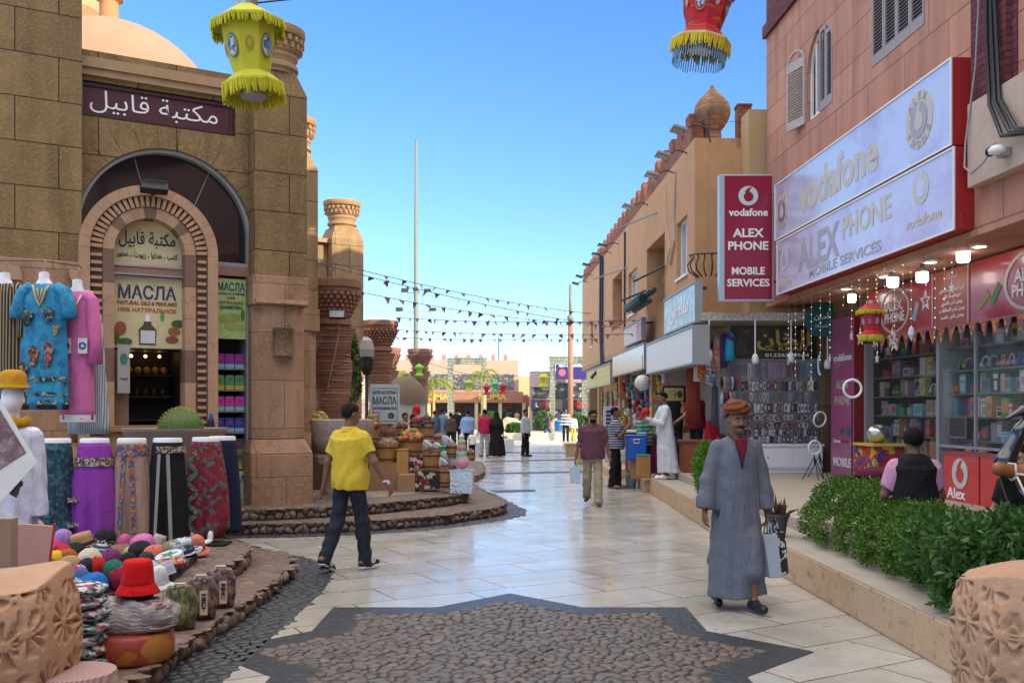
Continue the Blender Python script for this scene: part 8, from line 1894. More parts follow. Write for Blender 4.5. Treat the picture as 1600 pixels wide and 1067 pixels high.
# leather camel and glossy black chair
cmx = thing('leather_camel', 'brown leather camel figure with white rope bridle behind the bush', 'camel figure', (4.42,6.95,.38), R(0))
LEA = mat('camel_leather', (.26,.09,.03), .38, .25, 6, .3, 30)
d = SDF((-1.05,-.35,-.02),(.75,.35,1.25),.0125)
d.ell((.2,0,.62),(.42,.2,.22),0); d.ell((.25,0,.80),(.2,.14,.17),.08); d.cap((-.15,0,.6),(-.38,0,.52),.13,.09,.06); d.cap((-.38,0,.52),(-.56,0,.66),.085,.07,.05); d.cap((-.56,0,.66),(-.63,0,.83),.07,.062,.05)
d.ell((-.68,0,.88),(.11,.068,.075),.04); d.cap((-.72,0,.87),(-.90,0,.92),.058,.042,.03); d.ell((-.89,0,.90),(.05,.042,.04),.02)
for sy in (-1,1):
    d.cap((-.60,sy*.05,.93),(-.55,sy*.085,.985),.02,.01,.01); d.ell((-.70,sy*.058,.92),(.03,.016,.018),.01)
    for x in (-.1,.5): d.cap((x,sy*.11,.55),(x+.02,sy*.11,.28),.07,.04,.03); d.cap((x+.02,sy*.11,.28),(x-.01,sy*.11,.03),.038,.03,.02); d.ell((x-.02,sy*.11,.03),(.06,.045,.03),.02)
d.build('body', LEA, cmx)
b = MB()
for sy in (-1,1): b.ball((-.715,sy*.062,.915), .014, 8, 6)
b.build('eye', BLACK, cmx, True)
b = MB(); b.tube([(-.80,-.062,.86),(-.80,-.05,.95),(-.80,.05,.95),(-.80,.062,.86),(-.80,0,.83),(-.80,-.062,.86)], .009, 5); b.tube([(-.80,-.064,.88),(-.66,-.082,.86),(-.62,-.08,.93),(-.62,0,.97),(-.62,.08,.93)], .009, 5); b.tube([(-.80,-.07,.86),(-.72,-.14,.62),(-.5,-.16,.45),(-.2,-.19,.46),(.1,-.21,.6)], .009, 5); b.build('rope_bridle', cm(.6,.55,.48), cmx, True)
d = SDF((-.25,-.3,.4),(.6,.3,1.12),.015); d.ell((.2,0,.68),(.3,.225,.24),0); d.ell((.25,0,.84),(.2,.16,.17),.06); d.clip(lambda X,Y,Z: .5-Z+0*X); d.build('saddle_blanket', pattern('saddle', [(.02,.02,.025),(.3,.05,.12),(.5,.48,.45),(.02,.02,.03),(.02,.02,.025)], 18), cmx)
gc_ = thing('swan_neck_chair', 'glossy black curved swan neck figure behind the leather camel', 'figure', (4.08,7.75,.45))
d = SDF((-.4,-.25,-.02),(.75,.25,1.35),.013); d.ell((.3,0,.5),(.35,.18,.3),0); d.cap((.0,0,.6),(-.1,0,.85),.09,.075,.05); d.cap((-.1,0,.85),(.02,0,1.1),.075,.055,.04); d.cap((.02,0,1.1),(.12,0,1.22),.055,.05,.03); d.cap((.12,0,1.22),(.05,0,1.27),.05,.035,.03); d.cap((.05,0,1.27),(-.08,0,1.2),.035,.015,.02); d.build('body', mat('gloss_black', (.012,.012,.014), .12, .2, 3, spec=.7, coat=.6), gc_)
b = MB(); b.lathe([(.3,0),(.32,.05),(.3,.3)], 20, (.3,0,0)); b.build('base', BLACK, gc_)
# things on the kerb by the toy stall
co = thing('cool_box', 'bright blue cool box with white handle standing on the kerb', 'cool box', (2.70,20.9,.62), R(-4)); b = MB(); b.box(-.22,.22,-.17,.17,0,.5); b.build('box_body', cm(.01,.09,.42,.35), co, bevel=.03); b = MB(); b.box(-.23,.23,-.18,.18,.503,.56); b.build('box_lid', cm(.012,.1,.45,.35), co, bevel=.02); b = MB(); b.tube([(-.05,-.185,.38),(-.06,-.2,.46),(.06,-.2,.46),(.05,-.185,.38),(-.05,-.185,.38)], .012, 5); b.build('handle', WHITE, co)
crate('wooden_crate', 'orange brown wooden crate under the blue cool box', 'crate', 985,1010,712,748,20.9,mat('orange_wood', (.36,.17,.06), .6, .2, 6),.36)
crate('wooden_crate', 'honey wooden crate with a green lid beside the white robe man', 'crate', 997,1016,712,745,19.9,mat('orange_wood', (.36,.17,.06)),.3,0,cm(.03,.18,.12))
t = thing('white_bucket', 'pale blue plastic bucket at the kerb foot with cloths inside', 'bucket', gnd(986,762)); b = MB(); b.lathe([(.1,0),(.13,.22),(.135,.22)], 18); b.build('bucket_wall', cm(.25,.42,.5), t, True); b = MB(); b.ball((0,0,.25),(.13,.13,.1),10,7); b.ball((.05,0,.36),(.16,.12,.08),10,7); b.build('cloth_heap', FLORAL, t, True)
t = thing('maroon_counter', 'maroon covered counter with pale top beside the striped polo man', 'counter', (2.75,22.6,.24)); b = MB(); b.box(-.05,.75,-.3,.3,0,.95); b.build('counter_body', cloth('counter_maroon', (.14,.01,.05)), t); b = MB(); b.box(-.1,.8,-.34,.34,.953,1.0); b.build('counter_top', WHITE, t)
t = thing('brown_chest', 'carved dark orange wooden chest beside the maroon tee man', 'chest', (3.75,19.6,.45)); b = MB(); b.box(-.3,.3,-.2,.2,0,.6); b.build('chest_body', mat('carved_chest', (.25,.07,.03), .5, .3, 14, .8, 30), t, bevel=.015); b = MB(); b.box(-.33,.33,-.23,.23,.602,.66); b.build('chest_lid', mat('carved_chest', (.25,.07,.03)), t, bevel=.01)
# garments on rails beside the kiosk
def garment(label, px, y0, y1, Y, w_, m, rz=0., n=6):
    p = at(px,y0,Y); L = (y1-y0)*Y/1500; t = thing('hanging_garment', label, 'garment', (p.x,Y,p.z-L), rz, 'garments hung by the kiosk'); W = w_*Y/1500/2
    b = MB(); rings(b, [(0,0,0,W*1.15,.06,1),(L*.35,0,0,W*1.05,.06,.9),(L*.7,0,0,W*.95,.05,.6),(L*.9,0,0,W*.9,.045,.3),(L*.97,0,0,W*.5,.035,0),(L,0,0,W*.2,.03,0)], 28, .10, n, px); b.build('garment_cloth', m, t, True)
    b = MB(); b.tube([(0,0,L),(0,0,L+.06),(.03,0,L+.09),(0,0,L+.11)], .006, 4); b.build('hanger', GREYM, t)
GARM = [('long rust coloured robe hung by the carved text frame',1083,540,662,20.0,20,cloth('rust', (.26,.05,.03))),('white scarf hung in front of the rust robe',1089,545,596,19.8,9,cm(.6,.6,.6)),('orange red tunic with gold print',1099,540,590,19.7,16,pattern('gold_print', [(.5,.06,.03),(.52,.07,.03),(.55,.35,.05),(.45,.05,.03)], 25)),('blue and white floral tunic',1110,545,602,19.5,15,pattern('floral_blue', [(.2,.24,.32),(.5,.52,.55),(.1,.12,.2)], 25)),('beige and red layered scarf',1120,523,580,19.4,12,pattern('layered', [(.4,.3,.25),(.45,.1,.05),(.3,.2,.2)], 18)),('violet dress hung beside the sky blue top',1130,520,575,19.4,11,cloth('violet', (.07,.04,.14))),('sky blue two tone top at the end of the rail',1140,518,566,19.3,13,pattern('two_blue', [(.02,.28,.5),(.02,.3,.52),(.03,.06,.15)], 7)),('red tee shirt hung low behind the turbaned man',1113,655,700,19.9,22,cloth('red_tee', (.4,.015,.03))),('teal blue cloth hung lowest behind the turbaned man',1120,690,720,19.6,20,cloth('teal_low', (.03,.16,.25))),('dark blue grey scarf hung before the sandals',1117,600,665,19.7,11,cloth('slate_scarf', (.09,.1,.14)))]
for q in GARM: garment(*q)
for k in range(24):
    r_, c_ = divmod(k, 8); p = at(1128+c_*3.2, 588+r_*24, 19.2+.03*c_); nm = ['black','white','striped','red','green','cream','navy','grey'][(k*5+r_) % 8]; c = [(.02,.02,.02),(.55,.55,.55),(.3,.2,.3),(.35,.03,.05),(.03,.2,.1),(.5,.42,.35),(.03,.04,.12),(.2,.2,.22)][(k*5+r_) % 8]
    t = link('hanging_sandal', None if False else (lambda b: (b.ball((0,0,-.13),(.035,.02,.13),8,6), b.tube([(-.03,-.015,-.1),(0,-.05,-.16),(.03,-.015,-.1)], .012, 5), b.mesh('hanging_sandal', cm(*c), True))[-1])(MB()), None, p); tag(t, f'{nm} sandal hung in the {["top","middle","bottom"][r_]} row at the kiosk side, {["first","second","third","fourth","fifth","sixth","seventh","eighth"][c_]} along', 'sandal', 'sandals hung at the kiosk side')
# toy and souvenir stall under the orange building
tb = OF.thing('souvenir_stall', 'souvenir stall backing board under the silver and white signs', 'stall'); b = MB(); b.box(-9.5,-.6,1.2,1.26,.45,3.2); b.build('back_board', cm(.22,.17,.16), tb); b = MB(); b.box(-9.5,-.6,.7,1.19,.46,1.15); b.build('counter_base', mat('stall_wood', (.2,.12,.07), .7, .2, 6), tb)
TOYS = ['red','pink','blue','teal','white','orange','purple','black','yellow','green']; TC = [(.4,.03,.04),(.5,.15,.3),(.04,.1,.35),(.05,.3,.32),(.6,.6,.6),(.55,.2,.04),(.2,.06,.25),(.02,.02,.025),(.55,.4,.06),(.06,.25,.08)]
for r_ in range(6):
    for c_ in range(9):
        k = (r_*7+c_*3) % 10; px = 962+c_*9.5+(r_ % 2)*3; py = 592+r_*13; 
        if px > 1045: continue
        x, z = OF.hit(px, py, .35); f = (r_+c_) % 3; b = MB()
        if f == 0: b.ball((0,0,0), .14, 12, 8); b.mi = 1; b.ball((.07,-.08,.05), .06, 8, 6); nm = 'toy ball'
        elif f == 1: b.cbox((0,0,0), (.3,.05,.26)); b.mi = 1; b.cbox((0,-.028,.02), (.2,.01,.15)); nm = 'toy packet'
        else: b.ball((0,0,-.04), (.1,.08,.13), 10, 7); b.ball((0,-.02,.13), .085, 10, 7); b.mi = 1; b.ball((-.07,0,.2), .035, 7, 5); b.ball((.07,0,.2), .035, 7, 5); nm = 'plush toy'
        b.mi = 0; o = link(nm.replace(' ','_'), b.mesh(nm.replace(' ','_'), [cm(*TC[k]), cm(*TC[(k+4) % 10])], True), None, OF.w(x,.35,z), (0,0,OF.a)); tag(o, f'{TOYS[k]} and {TOYS[(k+4)%10]} {nm} hung in the {["top","second","third","fourth","fifth","lowest"][r_]} row of the souvenir stall', nm, 'toys hung at the souvenir stall')
fb_ = thing('white_football', 'large white and black football hung over the toy stall', 'ball', at(1004,598,24)); b = MB(); b.ball((0,0,0), .2, 20, 14); b.build('ball_skin', mat('football', (.6,.6,.6), .4, .05, 3, c2=(.03,.03,.04), c2fac=(.6,.62)), fb_, True); b = MB(); b.tube([(0,0,.2),(0,0,.7)], .006, 4); b.build('string', BLACK, fb_)
fr_ = thing('framed_text_picture', 'framed gold Arabic text picture on the souvenir stall', 'picture', at(1053,616,21.2)); b = MB(); b.box(-.26,.26,0,.04,-.19,.19); b.build('picture_frame', BLACK, fr_); b = MB(); b.box(-.21,.21,-.004,-.0005,-.14,.14); b.build('picture_sheet', cm(.5,.42,.12), fr_); b = MB(); b.prismy([(.13+.06*math.cos(a),.0+.08*math.sin(a)) for a in np.linspace(0,2*PI,14)[:-1]], -.008, -.0045); b.build('picture_emblem', cm(.06,.04,.03), fr_)
for i in range(3): text('lettering', arab('السلام عليكم'), LETB, fr_, (-.07,-.006,.07-i*.07), width=.2, height=.04)
t = thing('dark_rug', 'yellow brown printed rug hung below the framed text picture', 'rug', at(1053,655,21.2)); b = MB(); b.box(-.33,.33,0,.02,-.3,.22); b.build('rug_cloth', pattern('rug_print', [(.3,.18,.03),(.36,.22,.04),(.08,.05,.02),(.25,.13,.03)], 16), t); b = MB(); b.box(-.34,.34,-.012,.032,.2,.225); b.build('rug_rail', GREYM, t)
t = thing('sunglasses_rack', 'white rack of sunglasses standing by the yellow stall front', 'rack', (2.85,27.5,.22)); b = MB(); b.box(-.22,.22,-.12,.12,0,1.6); b.build('rack_panel', cm(.5,.5,.6), t); b = MB()
for i in range(11):
    for j in range(2): b.cbox((-.1+.2*j,-.135,.35+i*.11), (.14,.02,.05))
b.build('sunglasses_row', BLACK, t)
t = thing('yellow_stall', 'bright yellow stall front under the slatted sign', 'stall', (0,0,0)); b = MB(); c = [OF.w(x,.45,0) for x in (-21,-14)]; b.hexa([(c[0][0],c[0][1],.22),(c[1][0],c[1][1],.22),(c[1][0]+.3,c[1][1],.22),(c[0][0]+.3,c[0][1],.22),(c[0][0],c[0][1],2.9),(c[1][0],c[1][1],2.9),(c[1][0]+.3,c[1][1],2.9),(c[0][0]+.3,c[0][1],2.9)]); b.build('stall_front', mat('stall_yellow', (.5,.3,.03), .6, .25, 1.2, c2=(.35,.17,.04)), t); b = MB()
for k in range(4): x = OF.w(-20+k*1.6,.4,0); b.cbox((x[0]-.02,x[1],1.7), (.06,.9,1.5), OF.a+PI/2)
b.build('display_board', pattern('postcards', [(.4,.2,.1),(.1,.2,.3),(.5,.4,.1),(.3,.1,.1),(.1,.25,.12)], 9), t)
# ------------------------------------------------------------------ lanterns and bunting
def lantern(label, loc, s, m, mf, mm, rz=0, tilt=(0,0), detail=True, cat='lantern', fill=None):
    t = thing('fabric_lantern', label, cat, loc, rz, 'festival lanterns'); t.rotation_euler = (tilt[0],tilt[1],rz); t.scale = (s,)*3
    n = 8; a0 = PI/8
    b = MB(); b.lathe([(.12,.86),(.36,.68)], n, cap=False, a0=a0, a1=a0+2*PI); b.lathe([(.27,.66),(.25,.5),(.20,.3),(.175,.2)], n, cap=False, a0=a0, a1=a0+2*PI); b.lathe([(.175,.2),(.30,.08)], n, cap=False, a0=a0, a1=a0+2*PI); b.build('lantern_cloth', m, t)
    b = MB(); b.lathe([(.11,.86),(.12,.93),(.06,.94)], 16); b.lathe([(.13,.05),(.12,-.02),(.1,-.02)], 16); b.build('lantern_cap', STEEL, t)
    if detail:
        ra = random.Random(3)
        for r_, z, L in ((.36,.68,.09),(.30,.08,.13)):
            b = MB()
            for i in range(8*11):
                f = i/11; k = int(f); u = f-k; a, c = a0+2*PI*k/8, a0+2*PI*(k+1)/8; x = r_*(math.cos(a)*(1-u)+math.cos(c)*u); y = r_*(math.sin(a)*(1-u)+math.sin(c)*u); l = L*ra.uniform(.85,1.15); dx, dy = ra.uniform(-.02,.02), ra.uniform(-.02,.02)
                b.tube([(x,y,z),(x+dx*.5,y+dy*.5,z-l*.6),(x+dx,y+dy,z-l)], [.011,.012,.006], 4)
            b.build('tassel_fringe', mf, t)
        b = MB(); b.lathe([(.363,.69),(.367,.665),(.355,.66)], n, cap=False, a0=a0, a1=a0+2*PI); b.lathe([(.305,.09),(.31,.065),(.295,.06)], n, cap=False, a0=a0, a1=a0+2*PI); b.build('piping', fill or mf, t)
        for k in range(8):
            a = a0+2*PI*(k+.5)/8; z, r_ = .43, .222
            b = MB(); o_ = mm[k % 2]; u = Vector((-math.sin(a), math.cos(a), 0)); v = Vector((.15*math.cos(a),.15*math.sin(a),1)).normalized(); c = Vector((r_*math.cos(a), r_*math.sin(a), z)); nn = Vector((math.cos(a), math.sin(a), -.15)).normalized()
            for q_, (rr, m_) in enumerate(o_['rings']):
                b = MB(); P = [c+nn*(.004+.003*q_)+u*(rr*.6*math.cos(th))+v*(rr*1.05*math.sin(th)) for th in np.linspace(0,2*PI,25)[:-1]]; P2 = [p-nn*.003 for p in P]; b.add([tuple(p) for p in P]+[tuple(p) for p in P2], [tuple(range(24))]+[(i,(i+1)%24,24+(i+1)%24,24+i) for i in range(24)]); b.build('medallion', m_, t)
    else:
        b = MB(); b.lathe([(.36,.68),(.37,.58)], n, cap=False); b.lathe([(.30,.08),(.33,-.05)], n, cap=False); b.build('tassel_fringe', mf, t)
    return t
YEL = mat('lantern_yellow', (.47,.47,.03), .7, .12, 8); YELF = mat('fringe_yellow', (.45,.43,.02), .8, .3, 30); SILB = pattern('badge_print', [(.05,.12,.3),(.5,.55,.6),(.15,.25,.4)], 30)
lantern('large yellow fabric lantern with fringes and a round blue badge hanging beside the bookshop', tuple(at(397,150,7.4)), .80, YEL, YELF, ({'rings':((.11,cm(.05,.12,.3)),(.095,YEL),(.08,SILB))},{'rings':((.06,cm(.3,.24,.02)),(.035,cm(.4,.3,.03)))}), R(14), (R(-3),R(-5)))
REDL = pattern('lantern_red_print', [(.5,.015,.03),(.52,.02,.04),(.48,.015,.03),(.5,.1,.03),(.3,.03,.06)], 22, squash=(.25,.25,2)); BLUEM = pattern('rosette', [(.5,.5,.6),(.06,.08,.25),(.45,.42,.5)], 50)
lantern('large red patterned lantern with yellow and blue fringes hanging high in the street', tuple(at(1094,78,8.3)), .84, REDL, mat('fringe_gold', (.55,.42,.02), .8, .25, 30), ({'rings':((.105,cm(.5,.15,.02)),(.085,cm(.1,.03,.15)),(.075,BLUEM))},{'rings':((.05,cm(.5,.1,.08)),(.03,cm(.5,.4,.5)))}), R(20), (R(4),R(7)), fill=cm(.5,.42,.3))
b = MB(); o = bpy.data.objects[-1] if False else None
t = thing('blue_fringe', 'pale blue inner fringe strands under the red lantern', 'fringe', tuple(at(1094,78,8.3)), R(20)); t.scale = (.82,.82,.95); t.rotation_euler = (R(4),R(7),R(20)); b = MB()
for i in range(60):
    a = 2*PI*i/60; b.tube([(.27*math.cos(a),.27*math.sin(a),.04),(.275*math.cos(a),.275*math.sin(a),-.12-rng.uniform(0,.03))], .006, 4)
b.build('fringe_strands', cm(.16,.3,.42), t); b = MB(); b.lathe([(.275,.045),(.275,.035)], 24, cap=False); b.build('fringe_band', REDL, t)
lantern('yellow fringed lantern at the top edge over the pink building', tuple(at(1490,-32,8.6)), .5, YEL, YELF, ({'rings':((.1,SILB),)},)*2, 0)
p = RF.w(2.75,-.12,0); x_, z_ = RF.hit(1361,530,-.1); lantern('small red lantern with yellow fringes hanging among the star lights', RF.w(x_,-.1,z_), .62, REDL, YELF, ({'rings':((.09,cm(.1,.05,.25)),(.07,cm(.45,.1,.1)))},{'rings':((.08,cm(.3,.3,.5)),)}), .3)
def cable(label, P, sag, r=.008):
    P = [Vector(p) for p in P]; t = thing('overhead_cable', label, 'cable'); b = MB(); Q = []
    for a, c in zip(P, P[1:]): Q += [a.lerp(c, i/10)-Vector((0,0,sag*4*(i/10)*(1-i/10))) for i in range(11)]
    b.tube(Q, r, 5); b.build('cable_strand', BLACK, t)
cable('black overhead cable carrying the yellow lantern', [at(250,-30,7.2), at(392,6,7.4), at(560,-12,8)], .0); cable('black overhead cable carrying the red lantern', [at(980,-95,8.1), at(1094,-75,8.3), at(1400,-90,8.4)], .02); cable('thin cable from the chimney to the pink wall', [at(1140,190,21), at(1198,183,20.5)], .05, .006)
BUNT = pattern('bunting_print', [(.2,.10,.15),(.12,.08,.15),(.3,.09,.11),(.14,.12,.22)], 5)
pen_m = MB().prismy([(-.11,0),(.11,0),(.02,-.22)], -.003, .003).mesh('pennant', BUNT); pen_n = MB().prismy([(-.09,0),(.13,0),(-.04,-.2)], -.004, .002).mesh('pennant', BUNT)
def bunting(label, a, c, n, sag, s=1.):
    a, c = Vector(a), Vector(c); t = thing('bunting_string', label, 'bunting', tuple(a), 0, 'strings of bunting over the street'); q = [((c-a)*(i/24))-Vector((0,0,sag*4*(i/24)*(1-i/24))) for i in range(25)]
    b = MB(); b.tube(q, .009, 4); b.build('bunting_cord', cm(.06,.05,.06), t)
    for i in range(n):
        f = (i+.5+rng.uniform(-.25,.25))/n; p = (c-a)*f-Vector((0,0,sag*4*f*(1-f))); o = link('pennant', rng.choice((pen_m,pen_n)), t, p, (rng.uniform(-.9,.9),rng.uniform(-.5,.5),rng.uniform(-.6,.6)+math.atan2((c-a).y,(c-a).x))); o.scale = (s*rng.uniform(.8,1.2),)*3
BN = [((497,405,20),(925,490,34),22,.15),((497,411,20.2),(1035,520,30),24,.2),((556,455,22),(920,505,36),20,.15),((618,496,31),(1040,498,27),26,.12),((615,515,33),(1060,520,26),26,.1),((610,527,33),(1000,528,40),26,.08)]
for k, (a, c, n, sg) in enumerate(BN): bunting(f'string of dark pennants over the street, {["topmost from the bookshop pillar","second from the bookshop pillar","from the large twisted column","from the second twisted column","next to lowest","lowest of all"][k]}', at(*a), at(*c), n, sg, .72)
# ------------------------------------------------------------------ flagpole, mast
fp = thing('flagpole', 'very tall grey green steel pole with clusters of lamps', 'pole', (-6.3,63,0)); b = MB(); b.tube([(0,0,0),(0,0,8),(0,0,19.3)], [.19,.16,.09], 12); b.lathe([(.02,19.3),(.1,19.35),(.05,19.45)], 10); b.build('pole_shaft', mat('pole_paint', (.17,.2,.17), .5, .1), fp, True)
for z, n, r_ in ((9.35,4,.75),(8.1,2,1.1)):
    b = MB()
    for k in range(n):
        a = 2*PI*k/n; b.tube([(0,0,z),(r_*.7*math.cos(a),r_*.5*math.sin(a),z+.02),(r_*math.cos(a),r_*.6*math.sin(a),z+.15)], .03, 5)
    q = b.build('lamp_arm', GREYM, fp); b = MB()
    for k in range(n): a = 2*PI*k/n; b.cbox((r_*math.cos(a),r_*.6*math.sin(a),z+.2), (.45,.3,.18), a, .3)
    b.build('lamp_head', DARKM, q)
ms = thing('rusty_mast', 'rusty slim mast with a steel top beside the orange building', 'mast', (4.45,73,0)); b = MB(); b.tube([(0,0,0),(0,0,8.6)], .2, 8); b.build('mast_shaft', mat('rust', (.3,.15,.1), .7, .3, 3), ms, True); b = MB(); b.tube([(0,0,8.6),(0,0,11.2)], .13, 8); b.lathe([(.2,8.5),(.28,8.7),(.2,8.9)], 10); b.build('mast_top', mat('pole_paint', (.17,.2,.17)), ms, True)
# ------------------------------------------------------------------ far plaza
PB = Fr(-14, 84, 0); SAL = mat('salmon_render', (.50,.33,.25), .85, .12, .5); SAL2 = mat('pink_band', (.42,.2,.15), .8, .1, .5); DKW = mat('dark_teal_window', (.02,.06,.07), .15, .3)
rm = thing('arcade_building', 'pink two storey arcade building with orange fascia lettering across the plaza', 'building', (-14,86,0))
b = MB(); b.box(-12,14.6,0,10,3.3,6.15); b.box(-12,3.5,-.35,0-.002,6.0,6.15); b.box(-12,14.6,3,10,0,3.298); b.build('wall', SAL, rm)
b = MB(); b.box(-12,14.6,-.45,-.003,3.05,3.35); b.build('string_band', SAL2, rm)
for k in range(7): b = MB(); x = -8.5+k*1.75; b.box(x,x+1.0,-.02,.3,3.6,5.2); f = b.build('window', DKW, rm); b = MB(); b.box(x-.08,x,-.06,-.021,3.5,5.3); b.build('frame', WHITE, f)
b = MB(); b.box(5.6,14.2,-.04,.3,3.5,4.9); b.build('window', mat('cluttered_glass', (.08,.09,.1), .2, .9, 1.5, c2=(.35,.33,.3), c2fac=(.52,.6)), rm)
b = MB()
for k in range(9): b.cbox((4.6+k*1.1,.2,6.4), (.35,.3,.5))
b.build('crenellation', SAL2, rm)
b = MB(); b.box(0.2,15,-1.2,-.46,2.35,3.3); fs_ = b.build('fascia', mat('orange_fascia', (.34,.17,.11), .6, .25, .8), rm)
for x in (2.0,7.2,12.3): text('lettering', 'ROMA', cm(.6,.42,.07), fs_, (x,-1.23,2.85), width=2.5, height=.55, bold=.04, ext=.02)
b = MB()
for k in range(7): x = .8+k*2.2; b.box(x,x+1.3,.5,.9,0,2.3)
b.build('shop_opening', cm(.05,.05,.06), rm); b = MB()
for k in range(8): x = .2+k*2.1; b.box(x,x+.3,-1.1,-.8,0,2.34)
b.build('arcade_post', cm(.5,.45,.25), rm)
for k, (x, z) in enumerate(((-3,0),)):
    pass
def gate(label, px0, px1, py, Y, inner=None):
    x0, x1 = (px0-800)/1500*Y, (px1-800)/1500*Y; z = at(0,py,Y).z; t = thing('mosaic_gate', label, 'gate frame', (x0,Y,0)); w_ = x1-x0; m = blockmat('grey_green_mosaic_%d' % px0, (.28,.31,.26), (.16,.18,.15), .3, .3, .03, .1)
    b = MB(); b.box(0,.45,0,.6,0,z); b.box(w_-.45,w_,0,.6,0,z); b.box(.45,w_-.45,0,.6,z-.42,z); b.build('frame_beam', m, t); b = MB(); b.box(-.05,w_+.05,-.05,.65,z+.002,z+.1); b.build('frame_cap', m, t); return t, w_, z
gate('tall grey green mosaic gate frame behind the palms', 699, 760, 561, 80)
t, w_, z = gate('grey green mosaic gate frame over the eyewear shop', 859, 918, 559, 78)
b = MB(); b.box(.5,w_-.1,-.1,.1,z-1.75,z-.5); sg = b.build('banner_sign', cm(.025,.02,.16), t); text('lettering', 'NEW CLEOPATRA', LETW, sg, (w_/2+.2,-.12,z-.66), width=2.0, height=.2, bold=.04); b = MB(); b.prismy([(1.0+.3*math.cos(a),z-1.2+.3*math.sin(a)) for a in np.linspace(0,2*PI,16)[:-1]], -.13, -.11); b.build('sign_emblem', cm(.45,.1,.15), sg)
lk = thing('eyewear_shop', 'two storey eyewear shop with dark fascia reading LOOK', 'shop building', (1.55,79.5,0))
b = MB(); b.box(0,6.5,.4,6,0,4.9); b.box(0,1.5,0,.39,3.6,4.9); b.build('wall', mat('mauve_render', (.42,.32,.30), .8, .1, .6), lk); b = MB(); b.box(0,6.5,-.3,.38,1.75,2.55); f = b.build('fascia', cm(.06,.07,.075), lk)
for x, s_ in ((1.1,.45),(4.2,.7)):
    text('lettering', 'L', LETW, f, (x-s_*1.3,-.32,2.12), height=s_*.8, bold=.04); text('lettering', 'OO', cm(.6,.03,.04), f, (x,-.33,2.17), height=s_*.8, width=s_*1.7, bold=.08); text('lettering', 'K', LETW, f, (x+s_*1.3,-.32,2.12), height=s_*.8, bold=.04)
SHELFD = pattern('shop_display', [(.03,.035,.04),(.06,.07,.08),(.4,.42,.42),(.1,.1,.11),(.04,.05,.05)], 3.2, .3, squash=(1,1,1.6))
b = MB(); b.box(.15,1.5,.2,.39,2.7,3.55); b.box(2.0,6.3,.2,.39,2.7,3.95); b.box(.2,1.4,.0,.39,.2,1.7); b.box(1.9,6.3,.0,.39,.2,1.7); b.build('shop_window', SHELFD, lk); b = MB()
for x in (0,1.5,1.75,6.3): b.box(x,x+.12,-.05,.19,0,1.74)
b.build('post', cm(.4,.42,.4), lk)
sm = thing('small_shop_block', 'low terracotta shop block between the arcade and the eyewear shop', 'building', (-3.1,88,0)); b = MB(); b.box(0,4.6,0,5,0,3.1); b.box(.0,2.6,1,5,3.102,4.1); b.build('wall', mat('terracotta', (.46,.25,.16), .85, .1, .6), sm); b = MB(); b.box(-.1,4.7,-.3,-.003,2.0,2.9); b.build('fascia', cm(.35,.12,.12), sm); b = MB(); b.box(.5,4.2,-.02,.2,.2,1.8); b.build('shop_window', SHELFD, sm)
yb = thing('sunlit_block', 'bright sunlit cream block with a stepped roof beyond the gate frame', 'building', (-5.0,92,0)); b = MB(); b.box(0,.9,0,5,0,6.9); b.box(.902,5.5,.5,5,0,6.4); b.box(5.502,7.5,2,5,0,5.0); b.build('wall', mat('cream_render', (.52,.38,.22), .85, .1, .6), yb); b = MB(); b.box(1.4,4.6,.45,.498,4.0,5.4); b.build('window', DKW, yb)
tk = thing('roof_tank', 'dark water tanks and frames on the far roofs', 'water tank', (-1.8,95,4.9)); b = MB(); b.box(0,1.2,0,1,0,1.2); b.build('tank_body', cm(.1,.1,.1), tk); b = MB(); b.tube([(.5,0,1.2),(.5,0,4)], .06, 5); b.build('antenna', DARKM, tk)
lf = thing('pink_side_block', 'pale pink block with tall dark windows behind the twisted columns', 'building', (-19,70,0)); b = MB(); b.box(0,8.6,0,8,0,5.2); b.build('wall', mat('pale_pink', (.55,.40,.32), .85, .1, .5), lf); b = MB(); b.box(-.1,8.7,-.2,-.003,4.1,4.35); b.build('string_band', SAL2, lf)
for k in range(4): b = MB(); b.box(1+k*1.9,1.9+k*1.9,-.02,.2,2.2,3.9); b.build('window', DKW, lf)
# domed kiosk behind the banner
dk = thing('domed_kiosk', 'small kiosk with tan dome behind the white banner', 'kiosk', at(633,0,45).xy.to_3d()); b = MB(); b.lathe([(1.05*math.cos(R(a)), 2.0+1.3*math.sin(R(a))) for a in range(0,91,9)], 20, cap=False); b.build('roof', mat('tan_dome', (.12,.085,.05), .8, .2, 2), dk, True); b = MB(); b.lathe([(.95,0),(.95,2.0)], 20); b.build('wall', cm(.3,.28,.27), dk); 
# awning building part left: dark pot plant vine
bush('climbing_vine', 'dark green climbing vine hanging between the pillar and the twisted column', 'vine', [(-4.42+rng.uniform(-.12,.12),26.5,2.2+.16*k,.2,.2,.25) for k in range(10)], 3500, .1, LEAF2, .45)
t = thing('street_lamp', 'white globe street lamp with black base behind the capped pillar', 'street lamp', at(573,0,25.5).xy.to_3d()); t.scale = (.75,.75,.96); b = MB(); b.tube([(0,0,0),(0,0,3.0)], .06, 8); b.build('post', DARKM, t); z = at(568,550,25.5).z; b = MB(); b.lathe([(.12,z-.5),(.24,z-.3),(.26,z-.05),(.12,z)], 16); b.build('lamp_base', BLACK, t); b = MB(); b.lathe([(.24,z+.0),(.27,z+.2),(.2,z+.45),(.05,z+.55)], 16); b.build('lamp_shade', cm(.3,.28,.25), t)
